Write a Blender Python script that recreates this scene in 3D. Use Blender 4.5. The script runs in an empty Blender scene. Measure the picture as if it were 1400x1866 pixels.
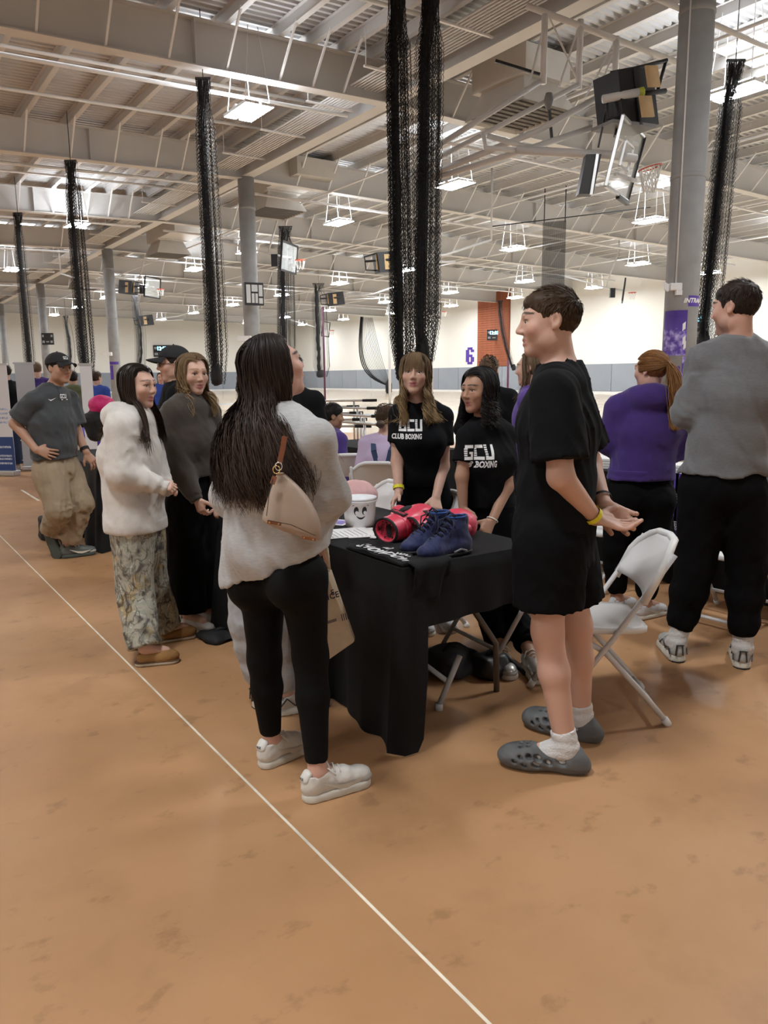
import bpy, bmesh, math, random
import numpy as np
from mathutils import Vector, Matrix
from mathutils.bvhtree import BVHTree

# ---------------------------------------------------------------- camera, world, exposure
scn = bpy.context.scene
COL = scn.collection

def make_camera():
    t, r, y = math.radians(10.0), math.radians(0.65), math.radians(34.5)
    fw = Vector((math.sin(y)*math.cos(t), math.cos(y)*math.cos(t), -math.sin(t)))
    rt = Vector((math.cos(y), -math.sin(y), 0)); up = rt.cross(fw)
    c, s = math.cos(r), math.sin(r)
    R = c*rt - s*up; U = s*rt + c*up
    cd = bpy.data.cameras.new('camera'); cd.sensor_fit = 'HORIZONTAL'
    cd.sensor_width = 36; cd.lens = 36.0; cd.clip_start = 0.05; cd.clip_end = 400
    o = bpy.data.objects.new('camera', cd); COL.objects.link(o)
    m = Matrix.Identity(4)
    for i in range(3):
        m[i][0] = R[i]; m[i][1] = U[i]; m[i][2] = -fw[i]
    m[0][3], m[1][3], m[2][3] = 0, 0, 1.5
    o.matrix_world = m; scn.camera = o
make_camera()

w = bpy.data.worlds.new('world'); scn.world = w; w.use_nodes = True
w.node_tree.nodes['Background'].inputs[0].default_value = (0.9, 0.95, 1.0, 1)
w.node_tree.nodes['Background'].inputs[1].default_value = 0.3
scn.view_settings.view_transform = 'Standard'; scn.view_settings.look = 'None'
scn.view_settings.gamma = 1; scn.view_settings.use_curve_mapping = False
scn.view_settings.exposure = 1.3
LAMP = 62.0          # radiance of the lit lamp panels
try:
    scn.cycles.use_denoising = True
    scn.cycles.max_bounces = 7; scn.cycles.diffuse_bounces = 5; scn.cycles.glossy_bounces = 3
    scn.cycles.transparent_max_bounces = 8; scn.cycles.sample_clamp_indirect = 6
except Exception: pass
random.seed(7)
# ---------------------------------------------------------------- materials
MATS = {}
def mat(name, col, rough=.6, metal=0., bump=0., bscale=60., var=0., vscale=8., spec=.5, emit=0., sheen=0., alpha=1., attr=False, stretch=None, sss=0.):
    if name in MATS: return MATS[name]
    m = bpy.data.materials.new(name); m.use_nodes = True; MATS[name] = m
    nt = m.node_tree; b = nt.nodes['Principled BSDF']; N = nt.nodes.new; L = nt.links.new
    c4 = (col[0], col[1], col[2], 1)
    b.inputs['Base Color'].default_value = c4; b.inputs['Roughness'].default_value = rough
    b.inputs['Metallic'].default_value = metal; b.inputs['Specular IOR Level'].default_value = spec
    if sheen: b.inputs['Sheen Weight'].default_value = sheen
    if sss:
        b.inputs['Subsurface Weight'].default_value = sss; b.inputs['Subsurface Radius'].default_value = (.012, .005, .003); b.inputs['Subsurface Scale'].default_value = 1
    if emit:
        b.inputs['Emission Color'].default_value = c4; b.inputs['Emission Strength'].default_value = emit
    if alpha < 1: b.inputs['Alpha'].default_value = alpha
    m.diffuse_color = c4
    src = None
    tc = N('ShaderNodeTexCoord')
    vec = tc.outputs['Object']
    if stretch:
        mp = N('ShaderNodeMapping'); mp.inputs['Scale'].default_value = stretch; L(vec, mp.inputs['Vector']); vec = mp.outputs['Vector']
    if attr:
        a = N('ShaderNodeAttribute'); a.attribute_name = 'Col'; src = a.outputs['Color']
    if var:
        n = N('ShaderNodeTexNoise'); n.inputs['Scale'].default_value = vscale; n.inputs['Detail'].default_value = 5
        L(vec, n.inputs['Vector'])
        mr = N('ShaderNodeMapRange'); mr.inputs['From Min'].default_value = .3; mr.inputs['From Max'].default_value = .7
        mr.inputs['To Min'].default_value = 1-var; mr.inputs['To Max'].default_value = 1+var; L(n.outputs['Fac'], mr.inputs['Value'])
        mx = N('ShaderNodeVectorMath'); mx.operation = 'MULTIPLY'
        if src is not None: L(src, mx.inputs[0])
        else: mx.inputs[0].default_value = col[:3]
        L(mr.outputs['Result'], mx.inputs[1]); src = mx.outputs['Vector']
    if src is not None: L(src, b.inputs['Base Color'])
    if bump:
        n = N('ShaderNodeTexNoise'); n.inputs['Scale'].default_value = bscale; n.inputs['Detail'].default_value = 3
        L(vec, n.inputs['Vector'])
        bp = N('ShaderNodeBump'); bp.inputs['Strength'].default_value = bump; bp.inputs['Distance'].default_value = .01
        L(n.outputs['Fac'], bp.inputs['Height']); L(bp.outputs['Normal'], b.inputs['Normal'])
    return m

def srgb(r, g, b):
    f = lambda v: ((v/255+.055)/1.055)**2.4 if v/255 > .04045 else v/255/12.92
    return (f(r), f(g), f(b))

# ---------------------------------------------------------------- object helpers
def new_obj(name, me, m=None, parent=None):
    o = bpy.data.objects.new(name, me); COL.objects.link(o)
    if m is not None and not me.materials: me.materials.append(m)
    if parent is not None: o.parent = parent
    return o
def tag(o, label, cat, group=None):
    o['label'] = label; o['category'] = cat
    if group: o['group'] = group
    return o
def thing(name, label, cat, loc=(0, 0, 0), rz=0., group=None):
    o = bpy.data.objects.new(name, None); COL.objects.link(o); o.location = loc; o.rotation_euler = (0, 0, rz)
    o.empty_display_size = .1
    return tag(o, label, cat, group)
def struct(o): o['kind'] = 'structure'; return o
def copy_tree(o, parent=None):
    c = o.copy(); COL.objects.link(c)
    if parent is not None: c.parent = parent
    for ch in list(o.children): copy_tree(ch, c)
    return c

class MB:
    """collects simple shapes; build() links them as one mesh object"""
    def __init__(s): s.v = []; s.f = []; s.mi = []; s.cur = 0
    def add(s, vs, fs):
        n = len(s.v); s.v += [tuple(v) for v in vs]; s.f += [tuple(i+n for i in f) for f in fs]; s.mi += [s.cur]*len(fs); return s
    def box(s, lo, hi):
        x0, y0, z0 = lo; x1, y1, z1 = hi
        return s.add([(x0,y0,z0),(x1,y0,z0),(x1,y1,z0),(x0,y1,z0),(x0,y0,z1),(x1,y0,z1),(x1,y1,z1),(x0,y1,z1)],
                     [(0,3,2,1),(4,5,6,7),(0,1,5,4),(1,2,6,5),(2,3,7,6),(3,0,4,7)])
    def obox(s, c, ax, ay, az):
        c, ax, ay, az = map(Vector, (c, ax, ay, az)); vs = []
        for k in (-1, 1):
            for a, b in ((-1,-1),(1,-1),(1,1),(-1,1)): vs.append(c+ax*a+ay*b+az*k)
        return s.add(vs, [(0,3,2,1),(4,5,6,7),(0,1,5,4),(1,2,6,5),(2,3,7,6),(3,0,4,7)])
    def bar(s, a, b, w, h=None, up=(0,0,1)):
        a, b, up = Vector(a), Vector(b), Vector(up); h = h or w
        d = (b-a).normalized(); x = d.cross(up)
        if x.length < 1e-4: x = d.cross(Vector((1, 0, 0)))
        x.normalize(); y = x.cross(d)
        return s.obox((a+b)/2, x*w/2, y*h/2, (b-a)/2)
    def tube(s, pts, r, n=8, closed=False, caps=True):
        pts = [Vector(p) for p in pts]; m = len(pts)
        rs = r if isinstance(r, (list, tuple)) else [r]*m
        vs, fs = [], []; ux = None
        for i, p in enumerate(pts):
            if closed: d = pts[(i+1) % m]-pts[i-1]
            else: d = pts[min(i+1, m-1)]-pts[max(i-1, 0)]
            d.normalize()
            if ux is None:
                ux = d.cross(Vector((0, 0, 1)))
                if ux.length < .05: ux = d.cross(Vector((1, 0, 0)))
            ux = (ux - d*ux.dot(d)).normalized(); uy = d.cross(ux)
            for k in range(n):
                a = 2*math.pi*k/n; vs.append(p+(ux*math.cos(a)+uy*math.sin(a))*rs[i])
        for i in range(m if closed else m-1):
            for k in range(n):
                j = (i+1) % m; fs.append((i*n+k, i*n+(k+1) % n, j*n+(k+1) % n, j*n+k))
        if caps and not closed: fs += [tuple(range(n))[::-1], tuple((m-1)*n+k for k in range(n))]
        return s.add(vs, fs)
    def lathe(s, prof, n=24, c=(0, 0, 0)):
        vs = []; fs = []; m = len(prof)
        for r, z in prof:
            for k in range(n):
                a = 2*math.pi*k/n; vs.append((c[0]+r*math.cos(a), c[1]+r*math.sin(a), c[2]+z))
        for i in range(m-1):
            for k in range(n): fs.append((i*n+k, i*n+(k+1) % n, (i+1)*n+(k+1) % n, (i+1)*n+k))
        fs += [tuple(range(n))[::-1], tuple((m-1)*n+k for k in range(n))]
        return s.add(vs, fs)
    def prism(s, poly, a, b, fn):
        n = len(poly); vs = [fn(u, v, a) for u, v in poly]+[fn(u, v, b) for u, v in poly]
        return s.add(vs, [tuple(range(n))[::-1], tuple(range(n, 2*n))]+[(i, (i+1) % n, n+(i+1) % n, n+i) for i in range(n)])
    def mesh(s, name='m', smooth=False):
        me = bpy.data.meshes.new(name); me.from_pydata(s.v, [], s.f)
        if smooth: me.polygons.foreach_set('use_smooth', [True]*len(me.polygons))
        me.update(); return me
    def build(s, name, m=None, parent=None, smooth=False, bevel=0., mats=None):
        me = s.mesh(name, smooth)
        if mats:
            for q in mats: me.materials.append(q)
            me.polygons.foreach_set('material_index', s.mi)
        o = new_obj(name, me, m, parent)
        if smooth == 'auto' or bevel:
            pass
        if bevel:
            md = o.modifiers.new('bevel', 'BEVEL'); md.width = bevel; md.segments = 2; md.limit_method = 'ANGLE'
        return o

def text_quads(body, size, shear=0., bold=0., res=2):
    """flat text outline as verts and faces (x right, y up), centred"""
    cu = bpy.data.curves.new('lettering', 'FONT'); cu.body = body; cu.size = size; cu.shear = shear; cu.offset = bold
    cu.align_x = 'CENTER'; cu.align_y = 'CENTER'; cu.resolution_u = res
    o = bpy.data.objects.new('lettering', cu); COL.objects.link(o)
    dg = bpy.context.evaluated_depsgraph_get(); me = o.evaluated_get(dg).to_mesh()
    vs = [tuple(v.co) for v in me.vertices]; fs = [tuple(p.vertices) for p in me.polygons]
    o.evaluated_get(dg).to_mesh_clear(); bpy.data.objects.remove(o); bpy.data.curves.remove(cu)
    return vs, fs

# striped block logo letters on a 14 x 14 cell grid; rows of stripes cut the left stems
def gcu_quads(h=1.0, stripes=True):
    ch = h/14; vs, fs = [], []
    def cell(x0, x1, r0, r1):
        y1 = h/2-r0*ch; y0 = h/2-r1*ch; n = len(vs); q = []
        steps = max(1, int((x1-x0)/3))
        for i in range(steps+1):
            x = x0+(x1-x0)*i/steps
            for y in (y0, y1): vs.append(((x-25)*ch*1.0+y*.22, y, 0))
        for i in range(steps): fs.append((n+2*i, n+2*i+2, n+2*i+3, n+2*i+1))
    def stem(x0, x1, r0, r1, st):
        if not st or not stripes: 
            r = r0
            while r < r1: cell(x0, x1, r, min(r+3, r1)); r += 3
            return
        r = r0
        while r < r1: cell(x0, x1, r, min(r+1.35, r1)); r += 2
    # G
    cell(1, 15, 0, 3); stem(0, 5, 3, 11, True); cell(0, 15, 11, 14); stem(11, 15, 7, 11, False); cell(8, 15, 6.4, 8.4)
    # C
    cell(18, 32, 0, 3); stem(17, 22, 3, 11, True); cell(17, 32, 11, 14)
    # U
    stem(34, 39, 0, 11, True); stem(45, 50, 0, 11, False); cell(34, 50, 11, 14)
    return vs, fs

def decal(name, vsfs, origin, right, up, bvh, direction, m, parent, off=.0025, loc=(0, 0, 0)):
    """lay flat lettering onto a curved surface by casting each vertex along direction"""
    vs, fs = vsfs; out = []
    if len(origin) == 2:        # aim point given as a sight line
        hit = bvh.ray_cast(Vector((0, 0, 1.5)), Vector(ray(*origin)).normalized(), 60)[0]
        if hit is None: return None
        origin = hit
    o, r, u, d = Vector(origin), Vector(right).normalized(), Vector(up).normalized(), Vector(direction).normalized()
    ok = []
    for v in vs:
        p = o+r*v[0]+u*v[1]-d*.3
        hit, nrm, idx, dist = bvh.ray_cast(p, d, .7)
        ok.append(hit is not None)
        out.append((hit-d*off) if hit is not None else p+d*.3)
    fs = [f for f in fs if all(ok[i] for i in f)]
    me = bpy.data.meshes.new(name); L = Vector(loc); me.from_pydata([tuple(q-L) for q in out], [], fs); me.update()
    return new_obj(name, me, m, parent)

# ---------------------------------------------------------------- soft shapes from signed distance fields
F32 = np.float32
def unit(v): v = np.asarray(v, float); return v/max(np.linalg.norm(v), 1e-9)
def A3(v): return np.asarray(v, float)

class Prim:
    def __init__(s, kind, lo, hi, fn, k=.02, op='u'): s.kind = kind; s.lo = lo; s.hi = hi; s.fn = fn; s.k = k; s.op = op
def cone(a, b, ra, rb=None, k=.02, op='u', flat=False, flat0=False):
    a, b = A3(a), A3(b); rb = ra if rb is None else rb; ab = b-a; L2 = max(ab@ab, 1e-9); R = max(ra, rb); d_ = ab/math.sqrt(L2)
    def fn(P):
        q = P-a.astype(F32); t = np.clip((q@ab.astype(F32))/L2, 0, 1)
        d = np.sqrt(((q-t[..., None]*ab.astype(F32))**2).sum(-1))-(ra+(rb-ra)*t)
        if flat: d = np.maximum(d, (P-b.astype(F32))@d_.astype(F32))
        if flat0: d = np.maximum(d, -(q@d_.astype(F32)))
        return d
    return Prim('cone', np.minimum(a, b)-R, np.maximum(a, b)+R, fn, k, op)
def econe(a, b, right, wa, da, wb, db, k=.03, op='u', flat=False, flat0=False):
    """elliptical cone from a to b; w along right, d across it"""
    a, b = A3(a), A3(b); ab = b-a; L = np.linalg.norm(ab); ax = ab/L; r = A3(right); r = unit(r-ax*(r@ax)); f = np.cross(ax, r)
    M = np.stack([r, f, ax], 1).astype(F32); R = max(wa, da, wb, db)
    def fn(P):
        q = (P-a.astype(F32))@M; t = np.clip(q[..., 2]/L, 0, 1); e = q[..., 2]-t*L
        W = wa+(wb-wa)*t; D = da+(db-da)*t; m = np.minimum(W, D)
        u, v, z = q[..., 0]/W, q[..., 1]/D, e/m
        k0 = np.sqrt(u*u+v*v+z*z)+1e-6; k1 = np.sqrt((u/W)**2+(v/D)**2+(z/m)**2)+1e-6
        d = k0*(k0-1)/k1
        d = np.maximum(d, -m)
        if flat: d = np.maximum(d, q[..., 2]-L)
        if flat0: d = np.maximum(d, -q[..., 2])
        return d
    return Prim('econe', np.minimum(a, b)-R, np.maximum(a, b)+R, fn, k, op)
def ell(c, R3, rad, k=.02, op='u'):
    c = A3(c); M = np.asarray(R3, float).astype(F32); rad = A3(rad); R = rad.max()
    rr = rad.astype(F32)
    def fn(P):
        q = (P-c.astype(F32))@M; u = q/rr
        k0 = np.sqrt((u*u).sum(-1))+1e-6; k1 = np.sqrt(((u/rr)**2).sum(-1))+1e-6
        return np.maximum(k0*(k0-1)/k1, -rad.min())
    return Prim('ell', c-R, c+R, fn, k, op)
def rbox(c, R3, half, r=.01, k=.01, op='u'):
    c = A3(c); M = np.asarray(R3, float).astype(F32); h = (A3(half)-r).astype(F32); R = np.linalg.norm(A3(half))
    def fn(P):
        q = np.abs((P-c.astype(F32))@M)-h
        return np.sqrt((np.maximum(q, 0)**2).sum(-1))+np.minimum(q.max(-1), 0)-r
    return Prim('rbox', c-R, c+R, fn, k, op)
def plane(p, n):
    p, n = A3(p), unit(n)
    return Prim('plane', None, None, lambda P: (P-p.astype(F32))@n.astype(F32), 0, 'cut')

def group(prims, k=.03, op='u'):
    bl = [p for p in prims if p.lo is not None and p.op == 'u']; lo = np.min([p.lo for p in bl], 0); hi = np.max([p.hi for p in bl], 0)
    return Prim('group', lo, hi, lambda P: field_eval(prims, P), k, op)

_rs = np.random.RandomState(5)
_W = [(_rs.normal(size=3), _rs.uniform(0, 6.28)) for _ in range(48)]
def noise(P, freq, seed=0, n=5, aniso=(1, 1, 1)):
    Q = P*np.asarray(aniso, F32)*F32(freq); out = 0
    wx = np.sin(Q@np.array(_W[seed % 40][0], F32)*.7+seed)
    for i in range(n):
        d, ph = _W[(seed*7+i*3+1) % 48]
        out = out+np.sin(Q@(d*(1+.35*i)).astype(F32)+F32(ph)+wx*1.3)/(1+.35*i)
    return out/2.2
def folds(P, freq, seed=0, aniso=(1, 1, 1)):
    n = noise(P, freq*1.9, seed, 4, aniso); m = noise(P, freq*.8, seed+11, 3, aniso)
    return (np.minimum(1, np.abs(n)*1.5)-.5)*(.55+.45*m)+.45*m

def field_eval(prims, P, lo=None, vox=None, shape=None):
    """signed distance on an array of points (grid if lo given)"""
    D = np.full(P.shape[:-1], .08, F32)
    for pr in prims:
        if pr.lo is not None and lo is not None:
            pad = pr.k+.02+vox*2
            i0 = np.maximum(np.floor((pr.lo-pad-lo)/vox).astype(int), 0); i1 = np.minimum(np.ceil((pr.hi+pad-lo)/vox).astype(int)+1, shape)
            if np.any(i1 <= i0): continue
            sl = tuple(slice(a, b) for a, b in zip(i0, i1))
        else: sl = Ellipsis
        d = pr.fn(P[sl]).astype(F32); c = D[sl]
        if pr.op == 'u':
            if pr.k > 0:
                h = np.maximum(pr.k-np.abs(c-d), 0)/pr.k; D[sl] = np.minimum(c, d)-h*h*pr.k*.25
            else: D[sl] = np.minimum(c, d)
        elif pr.op == 's':
            if pr.k > 0:
                h = np.maximum(pr.k-np.abs(c+d), 0)/pr.k; D[sl] = np.maximum(c, -d)+h*h*pr.k*.25
            else: D[sl] = np.maximum(c, -d)
        else: D[sl] = np.maximum(c, d)
    return D

def surface_nets(D, lo, vox):
    s = D < 0; nx, ny, nz = D.shape
    cs = np.zeros((nx-1, ny-1, nz-1), np.int8)
    for i in (0, 1):
        for j in (0, 1):
            for k in (0, 1): cs += s[i:nx-1+i, j:ny-1+j, k:nz-1+k]
    act = (cs > 0) & (cs < 8); idx = -np.ones(act.shape, np.int64); cells = np.argwhere(act); n = len(cells)
    idx[act] = np.arange(n)
    pos = np.zeros((n, 3)); cnt = np.zeros(n)
    cx, cy, cz = cells.T
    corners = [(i, j, k) for i in (0, 1) for j in (0, 1) for k in (0, 1)]
    for a in corners:
        for ax in range(3):
            if a[ax]: continue
            b = list(a); b[ax] = 1
            da = D[cx+a[0], cy+a[1], cz+a[2]]; db = D[cx+b[0], cy+b[1], cz+b[2]]
            m = (da < 0) != (db < 0); t = np.where(m, da/np.where(m, da-db, 1), 0)
            p = np.repeat(np.array([a], float), n, 0); p[:, ax] += t
            pos += p*m[:, None]; cnt += m
    V = (cells+pos/np.maximum(cnt, 1)[:, None])*vox+lo
    Q = []
    for ax in range(3):
        o1, o2 = [(1, 2), (2, 0), (0, 1)][ax]
        sl0 = [slice(1, -1)]*3; sl0[ax] = slice(0, -1); sl1 = list(sl0); sl1[ax] = slice(1, None)
        a, b = s[tuple(sl0)], s[tuple(sl1)]
        e = np.argwhere(a != b)
        if not len(e): continue
        off = np.ones(3, int); off[ax] = 0; e = e+off
        inside_first = s[e[:, 0], e[:, 1], e[:, 2]]
        c = []
        for d1, d2 in ((1, 1), (0, 1), (0, 0), (1, 0)):
            f = e.copy(); f[:, o1] -= d1; f[:, o2] -= d2; c.append(idx[f[:, 0], f[:, 1], f[:, 2]])
        q = np.stack(c, 1); q[~inside_first] = q[~inside_first][:, ::-1]
        q = q[(q >= 0).all(1)]; Q.append(q)
    return V, (np.concatenate(Q) if Q else np.zeros((0, 4), int))

def grid(lo, hi, vox):
    lo = A3(lo); n = np.ceil((A3(hi)-lo)/vox).astype(int)+1
    ax = [(lo[i]+np.arange(n[i])*vox).astype(F32) for i in range(3)]
    return np.stack(np.meshgrid(*ax, indexing='ij'), -1), lo, n

def sdf_mesh(prims, vox, pad=.03, disp=None, lo=None, hi=None, relax=1):
    bl = [p for p in prims if p.lo is not None and p.op == 'u']
    if lo is None: lo = np.min([p.lo for p in bl], 0)-pad; hi = np.max([p.hi for p in bl], 0)+pad
    P, lo, n = grid(lo, hi, vox)
    D = field_eval(prims, P, lo, vox, n)
    if disp is not None:
        m = np.abs(D) < .045; D[m] += disp(P[m]).astype(F32)
        for pr in prims:
            if pr.op == 'cut': D = np.maximum(D, pr.fn(P))
    D[0], D[-1], D[:, 0], D[:, -1], D[:, :, 0], D[:, :, -1] = .05, .05, .05, .05, .05, .05
    V, Q = surface_nets(D, lo, vox)
    for _ in range(relax):      # light smoothing over quads
        S = np.zeros_like(V); C = np.zeros(len(V))
        for a, b in ((0, 1), (1, 2), (2, 3), (3, 0)):
            np.add.at(S, Q[:, a], V[Q[:, b]]); np.add.at(C, Q[:, a], 1); np.add.at(S, Q[:, b], V[Q[:, a]]); np.add.at(C, Q[:, b], 1)
        V = V*.5+.5*S/np.maximum(C, 1)[:, None]
    return V, Q

def np_mesh(name, V, Q, smooth=True, loc=(0, 0, 0), col=None):
    me = bpy.data.meshes.new(name); V = np.asarray(V, float)-A3(loc); n = len(V); f = len(Q); k = Q.shape[1]
    me.vertices.add(n); me.vertices.foreach_set('co', V.ravel())
    me.loops.add(f*k); me.loops.foreach_set('vertex_index', Q.ravel().astype(np.int32))
    me.polygons.add(f); me.polygons.foreach_set('loop_start', np.arange(0, f*k, k, dtype=np.int32))
    try: me.polygons.foreach_set('loop_total', np.full(f, k, np.int32))
    except Exception: pass
    if smooth: me.polygons.foreach_set('use_smooth', np.ones(f, bool))
    me.update(calc_edges=True); me.validate()
    if col is not None:
        at = me.color_attributes.new('Col', 'FLOAT_COLOR', 'POINT')
        c = np.ones((n, 4)); c[:, :3] = col; at.data.foreach_set('color', c.ravel())
    return me
def sdf_obj(name, prims, vox, m, parent=None, loc=(0, 0, 0), disp=None, pad=.03, relax=1):
    V, Q = sdf_mesh(prims, vox, pad, disp, relax=relax)
    return new_obj(name, np_mesh(name, V, Q, True, loc), m, parent)
# ---------------------------------------------------------------- the hall
XL, XR, YB, YF, XC = -13.0, 48.0, -18.0, 90.0, 12.1     # hall extents, column line
def roofz(x): return 9.45-(.026*(XC-x) if x < XC else .012*(x-XC))
RAFT = [8.4+8.7*k for k in range(-3, 10)]
PURL = [XC-d for d in (.62, 1.48, 2.33, 3.19)]+[XC-3.19-1.3*k for k in range(1, 17)]+[XC+.62+1.3*k for k in range(28)]

M_white = mat('white_paint_steel', (.74, .74, .75), .5)
M_deck = mat('galvanised_deck', (.50, .505, .515), .5, var=.05, vscale=1.5)
M_beam = mat('painted_beam', (.565, .56, .555), .6, var=.03, vscale=.7)
M_conc = mat('grey_concrete', (.30, .31, .32), .75, var=.12, vscale=2.2, bump=.15, bscale=30)
M_wallp = mat('cream_wall', (.80, .785, .74), .7, var=.015, vscale=.4)
M_grey = mat('grey_wall_pad', (.27, .30, .345), .65, var=.05, vscale=.6)
M_black = mat('black_paint', (.012, .012, .014), .45)
M_blackm = mat('black_matte', (.01, .01, .011), .8)
M_purple = mat('club_purple', (.085, .035, .33), .55)
M_chrome = mat('bright_metal', (.7, .7, .7), .25, metal=1.)

def floor_mat():
    m = bpy.data.materials.new('tan_floor'); m.use_nodes = True; nt = m.node_tree; b = nt.nodes['Principled BSDF']; N = nt.nodes.new; L = nt.links.new
    tc = N('ShaderNodeTexCoord')
    def nz(scale, det, st=(1, 1, 1)):
        mp = N('ShaderNodeMapping'); mp.inputs['Scale'].default_value = st; L(tc.outputs['Object'], mp.inputs[0])
        n = N('ShaderNodeTexNoise'); n.inputs['Scale'].default_value = scale; n.inputs['Detail'].default_value = det; n.inputs['Roughness'].default_value = .6
        L(mp.outputs[0], n.inputs['Vector']); return n.outputs['Fac']
    def ramp(f, stops):
        r = N('ShaderNodeValToRGB'); e = r.color_ramp.elements
        e[0].position, e[0].color = stops[0][0], stops[0][1]; e[1].position, e[1].color = stops[-1][0], stops[-1][1]
        for p, c in stops[1:-1]:
            q = e.new(p); q.color = c
        L(f, r.inputs[0]); return r.outputs[0]
    base = ramp(nz(1.1, 8), [(.3, (.375, .200, .092, 1)), (.5, (.425, .232, .110, 1)), (.72, (.47, .268, .135, 1))])
    scuff = ramp(nz(6, 15, (1, 1.3, 1)), [(.33, (.55, .52, .50, 1)), (.41, (1, 1, 1, 1)), (1, (1, 1, 1, 1))])
    streak = ramp(nz(1.7, 14, (1, 1, 1)), [(.34, (.66, .63, .60, 1)), (.43, (1, 1, 1, 1)), (1, (1.0, 1.0, 1.0, 1))])
    mx = N('ShaderNodeMix'); mx.data_type = 'RGBA'; mx.blend_type = 'MULTIPLY'; mx.inputs[0].default_value = .5
    L(base, mx.inputs[6]); L(scuff, mx.inputs[7])
    m2 = N('ShaderNodeMix'); m2.data_type = 'RGBA'; m2.blend_type = 'MULTIPLY'; m2.inputs[0].default_value = .35
    L(mx.outputs[2], m2.inputs[6]); L(streak, m2.inputs[7]); L(m2.outputs[2], b.inputs['Base Color'])
    rr = ramp(nz(2.5, 6), [(.3, (.38, .38, .38, 1)), (.7, (.54, .54, .54, 1))]); L(rr, b.inputs['Roughness'])
    b.inputs['Specular IOR Level'].default_value = .4
    bp = N('ShaderNodeBump'); bp.inputs['Strength'].default_value = .12; bp.inputs['Distance'].default_value = .004
    L(nz(14, 4), bp.inputs['Height']); L(bp.outputs[0], b.inputs['Normal'])
    MATS['tan_floor'] = m; return m
def court_mat():
    m = mat('maple_court', (.62, .50, .36), .16, var=.07, vscale=1.0, stretch=(.5, 8, 1), spec=.6); return m

fl = struct(MB().box((XL, YB, -.2), (11.2, YF, 0)).build('floor', floor_mat()))
ct = struct(MB().box((11.2, YB, -.2), (XR, YF, .0)).build('floor', court_mat()))
# painted court lines and the pale tape line along the walkway
M_line = mat('court_line_paint', (.02, .02, .03), .3); M_tape = mat('pale_tape', (.72, .66, .55), .6, var=.2, vscale=9)
MB().box((1.076, YB, 0), (1.085, 12.6, .0015)).build('floor_line', M_tape, fl)
MB().box((1.83, 10.4, 0), (1.86, 11.6, .0015)).build('floor_line', M_tape, fl)
for yy in (7.8, 16.6, 34, 51.4, 68.8):
    MB().box((14, yy-.025, 0), (45, yy+.025, .002)).build('court_line', M_line, ct)
for xx in (14, 29.5, 45): MB().box((xx-.025, YB, 0), (xx+.025, YF, .0025)).build('court_line', M_line, ct)
M_lineg = mat('grey_court_paint', (.35, .36, .38), .25)
for yy in (12.2, 25.4, 42.8, 60.2): MB().box((16, yy-1.2, 0), (21.5, yy+1.2, .0015)).build('court_line', M_lineg, ct)

# walls: cream above, grey pads below
def wall(name, lo, hi, lo2, hi2, base):
    o = struct(MB().box(lo, hi).build('wall_'+name, M_wallp))
    struct(MB().box(*base).build('baseboard_'+name, mat('white_base', (.75, .75, .74), .5)))
    return o
wr_ = wall('right', (XR, YB, 0), (XR+.3, YF, 9.3), 0, 0, ((XR-.12, YB, 0), (XR-.002, YF, .18)))
wf_ = wall('far', (XL, YF, 0), (XR+.3, YF+.3, 9.6), 0, 0, ((XL, YF-.12, 0), (XR-.12, YF-.002, .18)))
wall('left', (XL-.3, YB, 0), (XL, YF, 9.6), 0, 0, ((XL+.002, YB, 0), (XL+.05, YF, .18)))
wall('back', (XL-.3, YB-.3, 0), (XR+.3, YB, 9.6), 0, 0, ((XL+.05, YB+.002, 0), (XR-.12, YB+.05, .18)))
def pads(par, n, fn):
    me = None
    for i in range(n):
        m_, loc = fn(i)
        o = new_obj('wall_pad', m_, M_grey, par); o.location = loc
pm = MB().box((0, 0, 0), (.1, 2.96, 2.06)).mesh('wall_pad'); pads(wr_, 36, lambda i: (pm, (XR-.1, YB+3*i, .2)))
pm2 = MB().box((0, 0, 0), (2.96, .1, 2.06)).mesh('wall_pad'); pads(wf_, 20, lambda i: (pm2, (XL+3*i, YF-.1, .2)))

# ceiling: corrugated deck, purlins, rafters with braces, ridge girder
def deck():
    pit, dep = .22, .065; prof = []; y = YB
    while y < YF:
        prof += [(y, 0), (y+.085, 0), (y+.11, dep), (y+.195, dep)]; y += pit
    xs = [XL, XC, XR]; vs = []; n = len(prof)
    for x in xs:
        for yy, dz in prof: vs.append((x, yy, roofz(x)+dz))
    fs = []
    for j in range(2):
        for i in range(n-1): fs.append((j*n+i, j*n+i+1, (j+1)*n+i+1, (j+1)*n+i))
    b = MB().add(vs, fs); b.box((XL, YB, 9.75), (XR, YF, 9.85))
    return struct(b.build('ceiling', M_deck))
ceil = deck()
def purlin_mesh():
    b = MB(); b.box((-.008, YB, -.25), (.008, YF, 0)); b.box((-.03, YB, -.25), (.11, YF, -.238)); b.box((-.09, YB, -.012), (.008, YF, 0)); return b.mesh('purlin')
pme = purlin_mesh()
for x in PURL:
    if XL < x < XR:
        o = new_obj('purlin', pme, M_beam, ceil); o.location = (x, 0, roofz(x))
def rafter_mesh():
    b = MB()
    for xa, xb in ((XL, XC), (XC, XR)):
        za, zb = roofz(xa)-.25, roofz(xb)-.25
        def fn(u, v, t): return ((xa, xb)[t], u, (za, zb)[t]+v)
        for y0, y1, v0, v1 in ((-.012, .012, -.93, -.02), (-.17, .17, -.025, 0), (-.17, .17, -.955, -.93)):
            b.prism([(y0, v0), (y1, v0), (y1, v1), (y0, v1)], 0, 1, fn)
    return b.mesh('rafter')
rme = rafter_mesh()
brace = MB().bar((0, -.12, -1.16), (0, -1.0, -.20), .045, .045).mesh('brace')
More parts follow.
